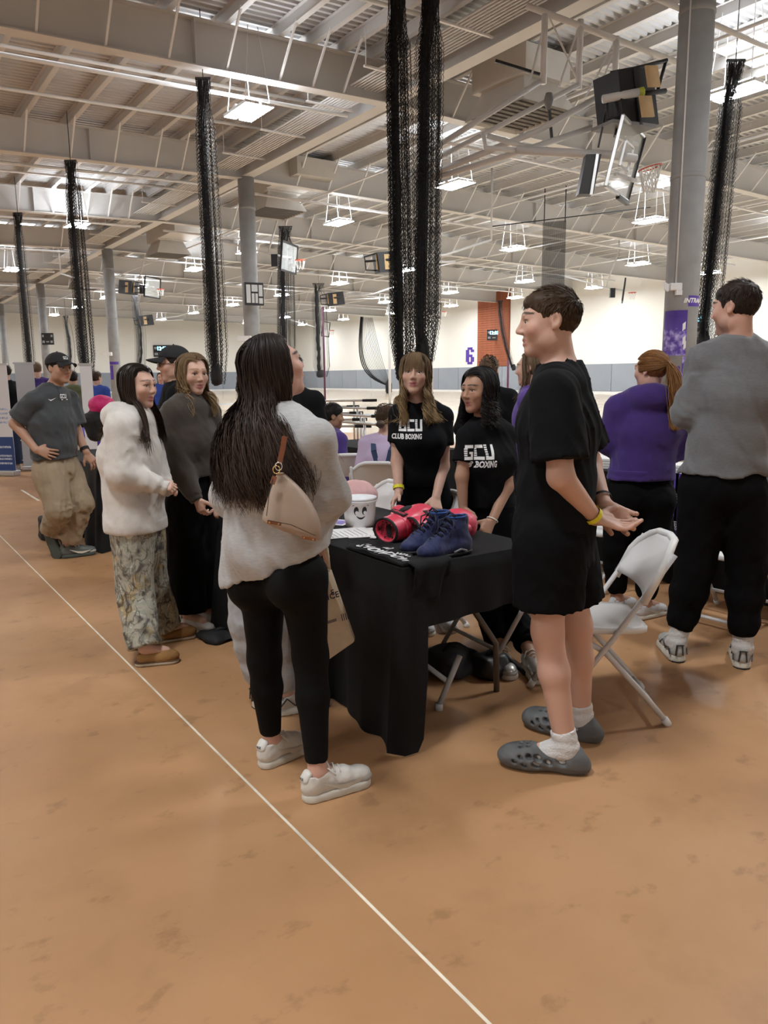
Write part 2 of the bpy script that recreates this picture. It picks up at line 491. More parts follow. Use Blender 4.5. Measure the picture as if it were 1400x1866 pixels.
stiff = MB().box((-.012, -.17, -1.17), (.012, .17, -.28)).mesh('stiffener')
for y in RAFT:
    o = new_obj('rafter', rme, M_beam, ceil); o.location = (0, y, 0)
    if y < 4 or y > 70: continue
    far = MB()
    for i, x in enumerate(PURL):
        if not (0 < x < (40 if y > 20 else 30)): continue
        if abs(x-XC) < .8: continue
        if y < 40 or (y < 50 and i % 2 == 0):
            q = new_obj('brace', brace, M_white, o); q.location = (x, 0, roofz(x))
        elif y >= 50 and i % 3 == 0: far.bar((x, -.12, roofz(x)-1.16), (x, -1.0, roofz(x)-.2), .045)
    if far.v: far.build('brace', M_white, o)
    for x in (6.9, 19.5, 26, 33): 
        q = new_obj('stiffener', stiff, M_beam, o); q.location = (x, 0, roofz(x))
g = MB(); g.box((XC-.012, YB, 8.33), (XC+.012, YF, 9.15)); g.box((XC-.2, YB, 8.3), (XC+.2, YF, 8.33)); g.box((XC-.2, YB, 9.15), (XC+.2, YF, 9.18))
go = g.build('ridge_girder', M_beam, ceil)
# bright translucent roof panels between purlins
M_sky = mat('rooflight_panel', (.93, .97, 1.0), .4, emit=3.0)
for x0, x1, y0, y1 in ((3.0, 11.4, 18.0, 18.5), (2.5, 11, 44, 44.8), (2, 11, 61.5, 62.5), (17, 22, 27.2, 28.2), (20, 23.5, 18.2, 19.0), (24, 29, 19.0, 20.0), (27.5, 32, 28.5, 29.4), (28, 33, 37, 38), (18, 20.4, 11.2, 12.4), (37, 41, 21, 22), (17, 20, 36, 37)):
    b = MB()
    xs = sorted([x for x in PURL if x0-.6 < x < x1+.6])
    for a, c in zip(xs[:-1], xs[1:]):
        b.add([(a+.1, y0, roofz(a)-.006), (c-.1, y0, roofz(c)-.006), (c-.1, y1, roofz(c)-.006), (a+.1, y1, roofz(a)-.006)], [(0, 3, 2, 1)])
    b.build('rooflight', M_sky, ceil)

# columns with pipe strap rings
def column(y, label, n):
    t = thing('column', label, 'column', (XC, y, 0), 0, 'concrete columns along the ridge')
    MB().lathe([(.28, 0), (.28, 8.3)], 40).build('shaft', M_conc, t, True)
    for z in (4.72, 7.25): MB().lathe([(.283, z), (.29, z+.005), (.29, z+.07), (.283, z+.075)], 40).build('joint_ring', M_conc, t, True)
    return t
labs = ['large round grey concrete column with purple posters behind the grey shirt man', 'round concrete column with a scoreboard, right of the tall black net',
        'concrete column with a small purple wrap, third nearest', 'concrete column with small scoreboard behind the man in the cap', 'farthest visible concrete column at the left frame edge']
COLS = [column(8.4+17.4*k, labs[k], k) for k in range(5)]

# lamps: pairs of flat lit panels hung by wires
M_lamp = mat('lamp_panel', (.95, .98, 1.0), .5, emit=LAMP)
M_fix = mat('lamp_housing', (.7, .7, .7), .5)
def lamp_proto():
    h = MB(); h.box((-.36, -.62, .03), (-.03, .62, .09)); h.box((.03, -.62, .03), (.36, .62, .09)); h.box((-.36, -.08, .09), (.36, .08, .13))
    p = MB(); p.add([(-.34, -.6, .026), (-.34, .6, .026), (-.05, .6, .026), (-.05, -.6, .026), (.05, -.6, .026), (.05, .6, .026), (.34, .6, .026), (.34, -.6, .026)], [(0, 1, 2, 3), (4, 5, 6, 7)])
    up = MB(); up.add([(-.3, -.5, .135), (.3, -.5, .135), (.3, .5, .135), (-.3, .5, .135)], [(0, 1, 2, 3)])
    wv = MB()
    for sx in (-.3, .3):
        for sy in (-.5, .5): wv.tube([(sx, sy, .1), (sx*.4, sy*.75, 1.72)], .012, 5)
    return h.mesh('housing'), p.mesh('lit_panel'), wv.mesh('hanger'), up.mesh('uplight')
lh, lp, lw, lu = lamp_proto(); M_upl = mat('uplight_panel', (.93, .97, 1.0), .5, emit=LAMP*.35)
def lamp(x, y, label):
    t = thing('high_bay_lamp', label, 'lamp', (x, y, 7.5), 0, 'hanging hall lamps')
    new_obj('housing', lh, M_fix, t); new_obj('lit_panel', lp, M_lamp, t); new_obj('hanger', lw, M_white, t); new_obj('uplight', lu, M_upl, t)
ORD = ('nearest', 'second', 'third', 'fourth', 'fifth', 'sixth', 'seventh', 'eighth', 'ninth', 'tenth')
seen = {(8.3, 17.4): 'paired bright lamp panels hanging left of the two close black nets', (16.8, 20.2): 'bright hanging lamp right of the close black nets, below the rooflight',
        (16.7, 10.5): 'bright lamp glaring behind the black net at upper right', (16.8, 27.4): 'hanging lamp right of the second concrete column',
        (27.3, 20.6): 'hanging lamp left of the large column, over the back wall', (27.4, 28.5): 'hanging lamp left of the grey mesh curtain',
        (37.3, 28.8): 'small hanging lamp above the tilted backboard near the big column', (8.2, 33.1): 'paired lamp panels behind the second net from the left'}
for (x, y), l in seen.items(): lamp(x, y, l)
for x, ys in ((8.2, (2.0, 48.1, 63.5, 79)), (-1.0, (-12., 2.0, 17.4, 33, 48, 63, 79)), (-8.5, (2., 17, 33, 48)), (16.8, (-7, 2., 36, 43.1, 52.5, 61, 70, 79)), (27.4, (-7, 3, 12, 37.3, 44.7, 53, 62, 71, 80)), (37.5, (-7, 3, 12, 20.4, 37.9, 45.6, 54, 63, 72, 81)), (44.5, (3, 12, 20.4, 29, 38, 46, 54, 63, 72, 81))):
    for k, y in enumerate(ys): lamp(x, y, 'flat lamp panel hanging %s, %s from the front' % ({8.2: 'left of the columns', -1.0: 'over the walkway', -8.5: 'over the far left aisle', 16.8: 'just right of the columns', 27.4: 'over the middle of the courts', 37.5: 'over the far side of the courts', 44.5: 'beside the right wall'}[x], ORD[k]))
# ---------------------------------------------------------------- survey helper: direction of sight from the tripod point, at a ground distance
_t, _r, _y = math.radians(10.0), math.radians(0.65), math.radians(34.5)
FWH = np.array([math.sin(_y), math.cos(_y), 0]); RTH = np.array([math.cos(_y), -math.sin(_y), 0]); UP = np.array([0, 0, 1.])
_fw = FWH*math.cos(_t)-UP*math.sin(_t); _up = np.cross(RTH, _fw)
_R = math.cos(_r)*RTH-math.sin(_r)*_up; _U = math.sin(_r)*RTH+math.cos(_r)*_up
def ray(px, py): return _fw+_R*(px-700)/1400-_U*(py-933)/1400
def W(px, py, D):
    r = ray(px, py); return np.array([0, 0, 1.5])+r*(D/(r@FWH))
def FL(px, py, z=0.):
    r = ray(px, py); return np.array([0, 0, 1.5])+r*((z-1.5)/r[2])
def cv(r, f, u=0): return RTH*r+FWH*f+UP*u      # right / away / up

# ---------------------------------------------------------------- pipes, conduits, ducts
for i, y in enumerate(RAFT):
    if y < 3 or y > 62: continue
    for dy, dz, r, nm in ((1.1, -1.25, .05, 'below the rafter'), (3.0, -.40, .045, 'high behind the rafter'), (5.8, -.40, .045, 'high before the next rafter')):
        o = MB().tube([(-6, y+dy, roofz(-6)+dz), (XC-.6, y+dy, roofz(XC)+dz), ], r, 8).build('sprinkler_pipe', M_white, None, True)
        tag(o, 'white pipe left of the ridge, %s, %s bay from front' % (nm, ORD[i-3]), 'pipe', 'sprinkler pipes')
    o = MB().tube([(XC+.5, y+1.3, roofz(XC)-1.3), (44, y+1.3, roofz(44)-1.3)], .05, 8).build('sprinkler_pipe', M_white, None, True)
    tag(o, 'white sprinkler pipe over the courts, %s bay from the front' % ORD[i-3], 'pipe', 'sprinkler pipes')
for k, x in enumerate((15.3, 22.0, 30.0, 37.0)):
    o = MB().tube([(x, 5, roofz(x)-1.25), (x, 80, roofz(x)-1.25)], .035, 8).build('sprinkler_main', M_white, None, True)
    tag(o, 'long thin white pipe running the length of the hall, %s from the left' % ('leftmost', 'second', 'third', 'fourth', 'fifth')[k], 'pipe', 'sprinkler pipes')
cr = thing('conduit_rack', 'bundle of parallel white conduits on strut channels beside the ridge girder', 'conduit', (10.9, 0, 8.5))
cme = MB().tube([(0, 4, 0), (0, 80, 0)], .022, 6).mesh('conduit', True)
for k in range(9):
    o = new_obj('conduit', cme, M_white, cr); o.location = (k*.1, 0, 0)
sme = MB().box((-.45, -.03, -.065), (1.0, .03, -.025)).mesh('strut_channel')
rod = MB().box((-.008, -.008, -.03), (.008, .008, .75)).mesh('rod')
for k in range(22):
    o = new_obj('strut_channel', sme, M_white, cr); o.location = (0, 5+2.7*k, 0)
    q = new_obj('hanger_rod', rod, M_white, o); q.location = (.9, 0, 0)
    q = new_obj('hanger_rod', rod, M_white, o); q.location = (-.4, 0, 0)
M_duct = mat('duct_sheet_metal', (.55, .53, .50), .5, var=.04, vscale=2)
for k, (y, lab) in enumerate(((15.0, 'large air duct with tapered outlet behind the near basketball arms'), (28.6, 'air duct with tapered outlet right of the second column'), (41.0, 'air duct with tapered outlet behind the third column'), (58.4, 'small distant air duct behind the fourth column'))):
    t = thing('air_duct', lab, 'duct', (14.6, y, 0), 0, 'air ducts along the ridge')
    if k: MB().box((-.8, -3.4, 8.55), (.8, -.9, 9.15)).build('trunk', M_duct, t)
    MB().box((-.75, -.9, 8.5), (.75, 1.0, 9.15)).build('plenum', M_duct, t)
    b = MB(); b.add([(-.6, -.7, 8.5), (.6, -.7, 8.5), (.6, .8, 8.5), (-.6, .8, 8.5), (-.9, -1.0, 7.85), (.9, -1.0, 7.85), (.9, 1.1, 7.85), (-.9, 1.1, 7.85)], [(0, 1, 5, 4), (1, 2, 6, 5), (2, 3, 7, 6), (3, 0, 4, 7), (0, 3, 2, 1)])
    b.build('tapered_hood', M_duct, t)
    gm = MB()
    for j in range(9): gm.box((-.86, -.95+.22*j, 7.87), (.86, -.86+.22*j, 7.91))
    gm.build('grille', mat('dark_grille', (.12, .11, .10), .7), t)

# ---------------------------------------------------------------- gathered divider nets
M_net = mat('black_netting', (.006, .006, .008), .7)
def net(p, zt, zb, wid, n, label, lean=(0, 0), dens=.5, swag=0., seed=1, hook=True):
    rnd = random.Random(seed); x, y = p
    t = thing('divider_net', label, 'net', (x, y, zb), 0, 'gathered divider nets')
    H = zt-zb; b = MB(); c = MB()
    R, F = Vector(RTH), Vector(FWH)
    for i in range(n):
        core = rnd.random() < dens
        ox = rnd.gauss(-.18*wid, .13*wid) if core else rnd.uniform(-.5, .5)*wid
        oy = rnd.uniform(-.5, .5)*wid*.6; ph = rnd.uniform(0, 6.3); am = rnd.uniform(.006, .018); st = rnd.uniform(.035, .06); wv = rnd.uniform(.3, .9)
        topx = (i/(n-1)-.5)*wid*.75
        z = 0; k = 0; pts = []
        while z < H:
            u = z/H; e = min(1, u*7); g = max(0, (u-.88)/.12)
            ax = (topx*(1-e)+ox*e)*(1-.45*g)*(1+.25*u)
            px_ = ax+(am if k % 2 else -am)*e+.02*wid*math.sin(wv*z*2+ph)
            pts.append(R*(px_+lean[0]*u+swag*math.sin(math.pi*min(1, u))*(.6+.4*math.sin(ph)))+F*(oy+lean[1]*u)+Vector((0, 0, H-z)))
            z += st; k += 1
        w = .0055; vs = []; fs = []
        d = R*math.cos(ph*.2)+F*math.sin(ph*.2)
        for q in pts: vs += [q-d*w, q+d*w]
        for j in range(len(pts)-1): fs.append((2*j, 2*j+1, 2*j+3, 2*j+2))
        b.add(vs, fs)
    o = b.build('netting', M_net, t); o['kind'] = 'stuff'
    # twisted core rope of bunched net
    pts = []; rr = []
    for k in range(40):
        u = k/39; pts.append(R*(lean[0]*u-.18*wid+.02*math.sin(u*23+seed)+swag*math.sin(math.pi*u))+F*(lean[1]*u)+Vector((0, 0, H*(1-u)-.02)))
        rr.append(wid*(.05+.075*min(1, u*6))*(1+.2*math.sin(u*61+seed)))
    c.tube(pts, rr, 8); c.build('bunched_core', M_net, t, True)
    l = MB(); q = R*(lean[0]-.1*wid)+F*lean[1]
    l.lathe([(.05*wid, -.02), (.26*wid, .02), (.32*wid, .12), (.30*wid, .3), (.2*wid, .5)], 12, tuple(q)); l.build('bottom_bundle', M_net, t, True)
    h = MB(); h.bar(Vector((0, 0, H+.03))-R*wid*.42, Vector((0, 0, H+.03))+R*wid*.42, .05)
    for k in range(8):
        q = R*wid*(-.38+.108*k); h.tube([q+Vector((0, 0, H+.02)), q+Vector((0, 0, H-.1))], .008, 4)
    h.tube([Vector((0, 0, H)), Vector((0, 0, roofz(x)-.01-zb))], .012, 4)
    h.build('carrier', mat('dark_steel', (.05, .05, .055), .5), t)
net((8.95, 12.4), 8.4, 1.42, .46, 150, 'left strand of the two close black nets hanging in the centre', (.10, 0), .45, seed=3)
net((9.55, 12.2), 8.4, 1.75, .46, 200, 'right and denser strand of the two close black nets in the centre', (-.12, 0), .6, seed=4)
net((7.1, 17.1), 7.9, 1.35, .40, 110, 'tall black net above the blonde woman in brown sweatshirt', (.02, 0), .6, seed=5)
net((6.2, 25.3), 7.9, 1.5, .42, 90, 'tall black net above the dark haired woman in white hoodie', (.02, 0), .6, seed=6)
net((6.2, 34.0), 7.9, 1.6, .42, 80, 'black net at the far left above the man in black shirt', (.0, 0), .7, seed=7)
net((15.8, 10.0), 7.8, 1.9, .46, 170, 'thick black net right of the large column', (-.28, 0), .6, seed=8)
net((16.1, 30.6), 7.8, 2.2, .70, 110, 'loose grey-black net just right of the second column', (-.15, 0), .35, seed=9)
net((27.4, 47.5), 7.8, 1.5, 1.0, 70, 'net hanging left of the white pole, beyond the seated man in purple', (.1, 0), .5, seed=10)
net((16.6, 53.5), 7.0, 1.6, .55, 60, 'narrow net hanging in front of the far wall, left of the folded hoop', (.0, 0), .7, swag=.35, seed=11)
net((16.4, 72.7), 7.0, 1.8, .55, 50, 'smallest net hanging before the far wall at left', (0, 0), .7, swag=.3, seed=12)
net((45.5, 48.8), 7.6, 1.9, .55, 60, 'curved net over the brick panel', (1.3, 0), .8, swag=-.25, seed=14)
# draped far net and stretched mesh curtain
def swag_net():
    p0 = W(664, 577, 70); t = thing('divider_net', 'net swagged down to the right against the cream back wall', 'net', tuple(p0), 0, 'gathered divider nets')
    b = MB()
    for i in range(14):
        u = i/13; a = Vector(cv(-.3+1.0*u, 0, -.1*u)); e = Vector(cv(1.9+.35*u, 0, -6.0)); pts = []
        for k in range(25):
            s = k/24; q = a.lerp(e, s); q += Vector(cv(-(1.3-1.2*u)*math.sin(math.pi*s)*.8, 0, -(1.2-1.0*u)*math.sin(math.pi*s))); pts.append(q)
        b.tube(pts, .05 if i < 3 else .018, 4)
    o = b.build('netting', M_net, t); o['kind'] = 'stuff'
    MB().lathe([(.1, -.9), (.28, -.5), (.3, .2), (.08, .6)], 10, tuple(cv(2.1, 0, -6.1))).build('bottom_bundle', M_net, t, True)
swag_net()
def mesh_curtain():
    p0 = W(990, 405, 34); t = thing('mesh_curtain', 'grey vertical-striped mesh curtain hanging behind the man in black shirt', 'curtain', tuple(p0))
    M = mat('grey_mesh', (.06, .06, .062), .8, alpha=.55); b = MB(); R = Vector(RTH); n = 60; vs = []; fs = []
    for i in range(n+1):
        u = i/n; q = R*(u*.98+.0)+Vector(FWH)*(.12 if i % 2 else 0)
        vs += [q+Vector((0, 0, .08*u)), q+Vector((0, 0, -5.0))]
    for i in range(n): fs.append((2*i, 2*i+1, 2*i+3, 2*i+2))
    b.add(vs, fs); b.build('mesh_panel', M, t)
    MB().bar(R*-2.2+Vector((0, 0, -.15)), R*4.5+Vector((0, 0, .55)), .04).build('top_cable', M_black, t)
    for u in (.05, .93): MB().bar(R*u, R*u+Vector((0, 0, roofz(p0[0])-p0[2])), .03).build('hanger_rod', M_black, t)
mesh_curtain()

# ---------------------------------------------------------------- basketball goals folded to the ceiling
M_glass = mat('backboard_glass', (.75, .80, .80), .08, alpha=.22)
M_alu = mat('brushed_aluminium', (.55, .55, .55), .35, metal=.7)
M_wood = mat('tan_plywood', (.58, .40, .20), .5, var=.1, vscale=5)
M_rim = mat('orange_rim', (.55, .08, .03), .4)
M_tub = mat('grey_white_tube', (.60, .60, .60), .4)
def big_goal():
    p0 = W(1140, 293, 14.6); t = thing('basketball_goal', 'large folded glass basketball backboard hanging left of the big column', 'hoop', tuple(p0), 0, 'ceiling basketball goals')
    V = lambda r, f, u: Vector(cv(r, f, u))
    e1 = V(.78, 1.25, 0); e2 = V(.25, 0, 1.12)
    c = V(0, 0, 0); c0 = c-e1/2-e2/2
    nrm = e1.cross(e2).normalized()
    MB().obox(c, e1/2, e2/2, nrm*.008).build('backboard', M_glass, t)
    fr = MB()
    for a, b_ in ((c0, c0+e1), (c0+e2, c0+e2+e1), (c0, c0+e2)): fr.bar(a, b_, .05)
    fr.build('frame', M_alu, t)
    pd = MB(); pd.bar(c0+e1-nrm*.02, c0+e1+e2, .07); pd.bar(c0+e1*.55-e2*.03, c0+e1-e2*.03, .07); pd.build('edge_pad', M_black, t)
    tg = MB(); q0 = c-e1*.18-e2*.12; f1, f2 = e1*.36, e2*.36
    for a, b_ in ((q0, q0+f1), (q0+f1, q0+f1+f2), (q0+f1+f2, q0+f2), (q0+f2, q0)): tg.bar(a, b_, .04)
    tg.build('target_square', M_alu, t)
    rc = c+V(.48, .1, -.1); rm = MB(); rm.tube([rc+V(.2*math.cos(a), .2*math.sin(a), .05*math.cos(a)) for a in np.linspace(0, 6.28, 20)[:-1]], .012, 6, True); rm.build('rim', M_rim, t)
    nb = MB()
    for k in range(12):
        a = k*math.pi/6; b2 = a+.5
        nb.tube([rc+V(.2*math.cos(a), .2*math.sin(a), 0), rc+V(.15*math.cos(b2), .15*math.sin(b2), -.2), rc+V(.1*math.cos(a), .1*math.sin(a), -.42)], .01, 4)
        nb.tube([rc+V(.2*math.cos(a), .2*math.sin(a), 0), rc+V(.15*math.cos(a-.5), .15*math.sin(a-.5), -.2), rc+V(.1*math.cos(a), .1*math.sin(a), -.42)], .01, 4)
    nb.build('hoop_net', mat('white_cord', (.8, .8, .78), .7), t)
    ar = MB(); ar.tube([V(.22, .1, .06), V(-.3, 0, .1), V(-1.9, .3, .28)], .075, 10); ar.build('support_arm', M_tub, t, True)
    a2 = MB(); a2.tube([V(-1.9, .3, .28), V(-2.45, .4, .35), V(-2.5, .4, .62)], .045, 8); a2.tube([V(-2.4, .6, .62), V(-1.2, .8, .35), V(.0, .9, .32)], .05, 8); a2.tube([V(-1.6, .8, .42), V(-.4, .3, .22)], .03, 6); a2.build('linkage', M_tub, t, True)
    for u in (-.28, .34): MB().bar(V(-.25, -.25, u), V(.3, .35, u+.02), .07, .05).build('bracket', M_alu, t)
    sp = MB(); sp.obox(V(-.68, -.1, -.27), V(.13, 0, 0), V(0, .12, 0), V(.06, 0, .33)); sp.build('speaker_box', M_black, t)
    sr = MB(); sr.bar(V(-.57, -.24, .05), V(-.66, -.24, -.62), .05); sr.build('speaker_rail', M_alu, t)
    rd = MB(); rd.bar(V(-.38, -.1, .95), V(-.52, -.1, .2), .03); rd.bar(V(-.1, 0, .95), V(-.2, 0, .4), .05); rd.build('strut', M_black, t)
    # black winch cradle with plywood panels above it
    p1 = W(1152, 176, 14.6); k = thing('ball_goal_cradle', 'black boxy cradle with two plywood panels above the large backboard', 'equipment', tuple(p1))
    bd = MB(); bd.obox(V(-.15, .1, -.05), V(.28, .12, .02), V(-.15, .25, 0), V(-.06, 0, .42)); bd.build('body', M_black, k)
    side = MB(); side.obox(V(.22, -.05, -.02), V(.2, .1, .03), V(-.01, .02, 0), V(-.08, 0, .46)); side.build('side_frame', M_black, k)
    for u, rr in ((.22, .25), (-.26, .17)):
        MB().obox(V(rr, -.30, u), V(.12, .06, .02), V(-.01, .015, 0), V(-.035, 0, .17)).build('plywood_panel', M_wood, k)
    ha = MB()
    ha.tube([V(-.42, -.1, .35), V(.0, -.1, .42), V(.62, .1, .62)], .035, 8); ha.tube([V(.6, .1, .6), V(.48, .1, .12)], .03, 8); ha.tube([V(.1, -.1, .0), V(.62, .1, .12)], .045, 8)
    ha.tube([V(-.5, -.2, -.05), V(-.48, -.2, -.42), V(-.1, -.2, -.4)], .03, 8); ha.build('handle_frame', M_black, k, True)
    rl = MB(); rl.tube([V(-.58, -.25, -.12), V(.05, -.2, .0)], .07, 10); rl.build('roller', M_tub, k, True)
    MB().tube([V(.06, -.2, .0), V(.14, -.2, .016)], .075, 10).build('collar', mat('lime_label', (.45, .5, .05), .5), k, True)
    ft = MB(); ft.obox(V(-.12, .05, -.5), V(.42, .15, .0), V(-.12, .25, 0), V(0, 0, .03)); ft.build('tray', mat('grey_tray', (.2, .2, .21), .5), k)
    # long arms to the hanger frame up on the ridge
    p2 = W(1000, 200, 15.4); s = thing('goal_hanger_frame', 'white tubular hanger frame carrying the folded goal below the ridge girder', 'frame', tuple(p2))
    m1 = MB(); m1.tube([V(-2.2, .6, -.55), V(-.1, .3, .6)], .055, 8); m1.tube([V(-2.2, .6, -.75), V(.6, .2, .5)], .05, 8); m1.tube([V(-2.2, .5, -1.0), V(-.2, .1, -.35), V(1.1, 0, .3)], .06, 8)
    m1.tube([V(-2.3, .6, -1.1), V(-.3, .2, -.62), V(.8, -.1, -.35)], .06, 8); m1.build('long_arm', M_tub, s, True)
    m2 = MB()
    for r_, u0, u1 in ((-.05, .55, 1.75), (.62, .45, 1.65), (1.3, .1, 1.35)): m2.tube([V(r_, .3, u0), V(r_, .3, u1)], .06, 8)
    m2.tube([V(-.4, .3, 1.9), V(2.6, .3, .85)], .06, 8); m2.build('drop_pipe', M_white, s, True)
    m3 = MB()
    for a, b_ in (((-.35, .3, .4), (-.02, .4, 1.7)), ((.05, .4, 1.75), (.6, .3, .6)), ((.25, .3, .5), (.62, .4, 1.6)), ((.75, .3, .3), (1.3, .4, 1.3)), ((1.35, .3, 1.3), (.9, .3, .2)), ((2.0, .3, 1.0), (1.35, .3, .5))): m3.bar(V(*a), V(*b_), .03)
    m3.build('brace', M_white, s)
    wn = MB(); wn.tube([V(.02, .1, .32), V(.02, .1, .18), V(.02, .1, .02)], [.06, .1, .03], 12); wn.build('winch', mat('grey_tray', (.2, .2, .21), .5), s, True)
    for a, b_ in (((.03, .1, .05), (.1, .1, -.55)), ((-2.0, .4, .35), (-2.03, .4, -.45)), ((-.95, .4, 1.0), (-.1, .4, .75))): MB().bar(V(*a), V(*b_), .05).build('damper', M_black, s)
big_goal()
def small_goal(px, py, D, kind, label, flip=1):
    p0 = W(px, py, D); t = thing('basketball_goal', label, 'hoop', tuple(p0), 0, 'ceiling basketball goals'); V = lambda r, f, u: Vector(cv(r*flip, f, u))
    if kind == 'board':
        e1 = V(.45, 1.5, 0); e2 = V(.12, 0, 1.1); c0 = -e1/2-e2/2; nrm = e1.cross(e2).normalized()
        MB().obox((0, 0, 0), e1/2, e2/2, nrm*.01).build('backboard', M_glass, t)
        f = MB()
        for a, b in ((c0, c0+e1), (c0+e2, c0+e2+e1), (c0, c0+e2), (c0+e1, c0+e1+e2)): f.bar(a, b, .07)
        f.build('edge_pad', M_black, t)
        MB().tube([V(.45+.2*math.cos(a), .2*math.sin(a), -.1) for a in np.linspace(0, 6.28, 14)[:-1]], .02, 5, True).build('rim', M_rim, t)
        nb = MB()
        for k in range(8):
            a = k*math.pi/4; nb.tube([V(.45+.2*math.cos(a), .2*math.sin(a), -.1), V(.45+.12*math.cos(a+.4), .12*math.sin(a+.4), -.45)], .014, 4)
        nb.build('hoop_net', mat('white_cord', (.8, .8, .78), .7), t)
        MB().obox(V(-.6, 0, -.1), V(.13, 0, 0), V(0, .1, 0), V(0, 0, .24)).build('speaker_box', M_black, t)
        m = MB(); m.tube([V(.1, 0, 0), V(-.9, .2, .2), V(-3.2, .6, .9)], .05, 6); m.tube([V(-.9, .2, .2), V(-.3, .2, 2.0), V(-.3, .2, roofz(p0[0])-p0[2])], .04, 6); m.build('support_arm', M_tub, t, True)
    else:
        MB().obox((0, 0, 0), V(.42, .2, .06), V(-.1, .25, 0), V(-.05, 0, .36)).build('body', M_black, t)
        for r_ in (-.32, .0): MB().obox(V(r_, -.28, -.02), V(.1, .05, .01), V(0, .03, 0), V(-.02, 0, .27)).build('plywood_panel', M_wood, t)
        h = MB(); h.tube([V(-.4, -.2, .3), V(-.85, -.2, .18), V(-.8, -.2, -.3), V(-.4, -.2, -.32)], .03, 6); h.tube([V(-.85, -.3, .0), V(.3, -.3, .06)], .05, 6); h.build('handle_frame', M_black, t, True)
        m = MB(); m.tube([V(.3, 0, .1), V(2.2, .4, .3), V(4.0, .8, .9)], .05, 6); m.tube([V(.3, 0, -.05), V(2.6, .4, .05)], .04, 6); m.tube([V(4.0, .8, .9), V(4.0, .8, roofz(p0[0]+2.5)-p0[2])], .04, 6); m.build('support_arm', M_tub, t, True)
small_goal(706, 478, 30, 'cradle', 'black folded goal cradle overlapping the close black nets')
small_goal(267, 584, 58, 'cradle', 'small black folded goal cradle below a backboard, left of the second column')
small_goal(234, 524, 44, 'cradle', 'black folded goal cradle hanging beside the third column', -1)
small_goal(278, 524, 46, 'board', 'small glass backboard beside the third column')
small_goal(611, 545, 46, 'cradle', 'tiny folded goal cradle beyond the loose net, centre')
small_goal(594, 600, 62, 'board', 'tiny backboard before the back wall, left of the white pole')
small_goal(799, 566, 62, 'board', 'tiny backboard before the back wall, right of the close nets')
small_goal(1137, 530, 42, 'board', 'small tilted glass backboard left of the big column')
small_goal(527, 470, 33, 'board', 'glass backboard half hidden by the loose net right of the second column')

# ---------------------------------------------------------------- column signs, scoreboards, wall marks
M_led = mat('blue_led_digits', (.25, .75, 1.0), .5, emit=4.)
M_wprint = mat('white_print', (.82, .82, .82), .6)
def scoreboard(px0, py0, px1, py1, D, label, led=True, cells=False, yaw=0.):
    a, b = W(px0, py0, D), W(px1, py1, D); wd = np.linalg.norm((b-a)[:2]); ht = a[2]-b[2]; c = (a+b)/2
    t = thing('scoreboard', label, 'scoreboard', tuple(c), -_y+yaw, 'scoreboards')
    MB().box((-wd/2, 0, -ht/2), (wd/2, .12, ht/2)).build('case', M_black, t); MB().box((-.05, .12, -.06), (.05, .55, .06)).build('bracket', M_black, t)
    if led:
        v, f = text_quads('12:55', ht*.42, 0, ht*.01); me = MB().add([(x, -.006, y+ht*.2) for x, y, z in v], f); me.build('digits', M_led, t)
    b = MB()
    if cells:
        for x0, x1, z0, z1 in ((-.42, -.2, -.4, .4), (-.14, .18, .1, .4), (-.14, .0, -.4, .02), (.05, .18, -.4, .02), (.24, .44, -.1, .4), (.24, .44, -.42, -.18)): b.box((x0*wd, -.012, z0*ht), (x1*wd, 0, z1*ht))
        b.build('panel', mat('pale_panel', (.55, .56, .58), .5), t)
    else:
        for x0, x1, z0, z1 in ((-.44, -.3, .15, .35), (.3, .44, .15, .35), (-.44, -.25, -.35, -.15), (.25, .44, -.35, -.15), (-.12, .12, -.3, -.2)): b.box((x0*wd, -.012, z0*ht), (x1*wd, 0, z1*ht))
        b.build('panel', mat('dim_panel', (.35, .37, .4), .5), t)
scoreboard(445, 515, 482, 556, 27.3, 'scoreboard with pale panels strapped to the second concrete column', False, True, .45)
scoreboard(75, 607, 98, 628, 56.3, 'small dark scoreboard on the fourth column behind the capped man', False)
scoreboard(279, 629, 312, 650, 90.9, 'dark scoreboard with blue digits on the far wall behind the capped head')
scoreboard(888, 601, 913, 620, 69.7, 'small scoreboard with blue digits on the brick panel')
scoreboard(1259, 572, 1286, 604, 52.95, 'scoreboard with blue digits behind the net right of the large column')

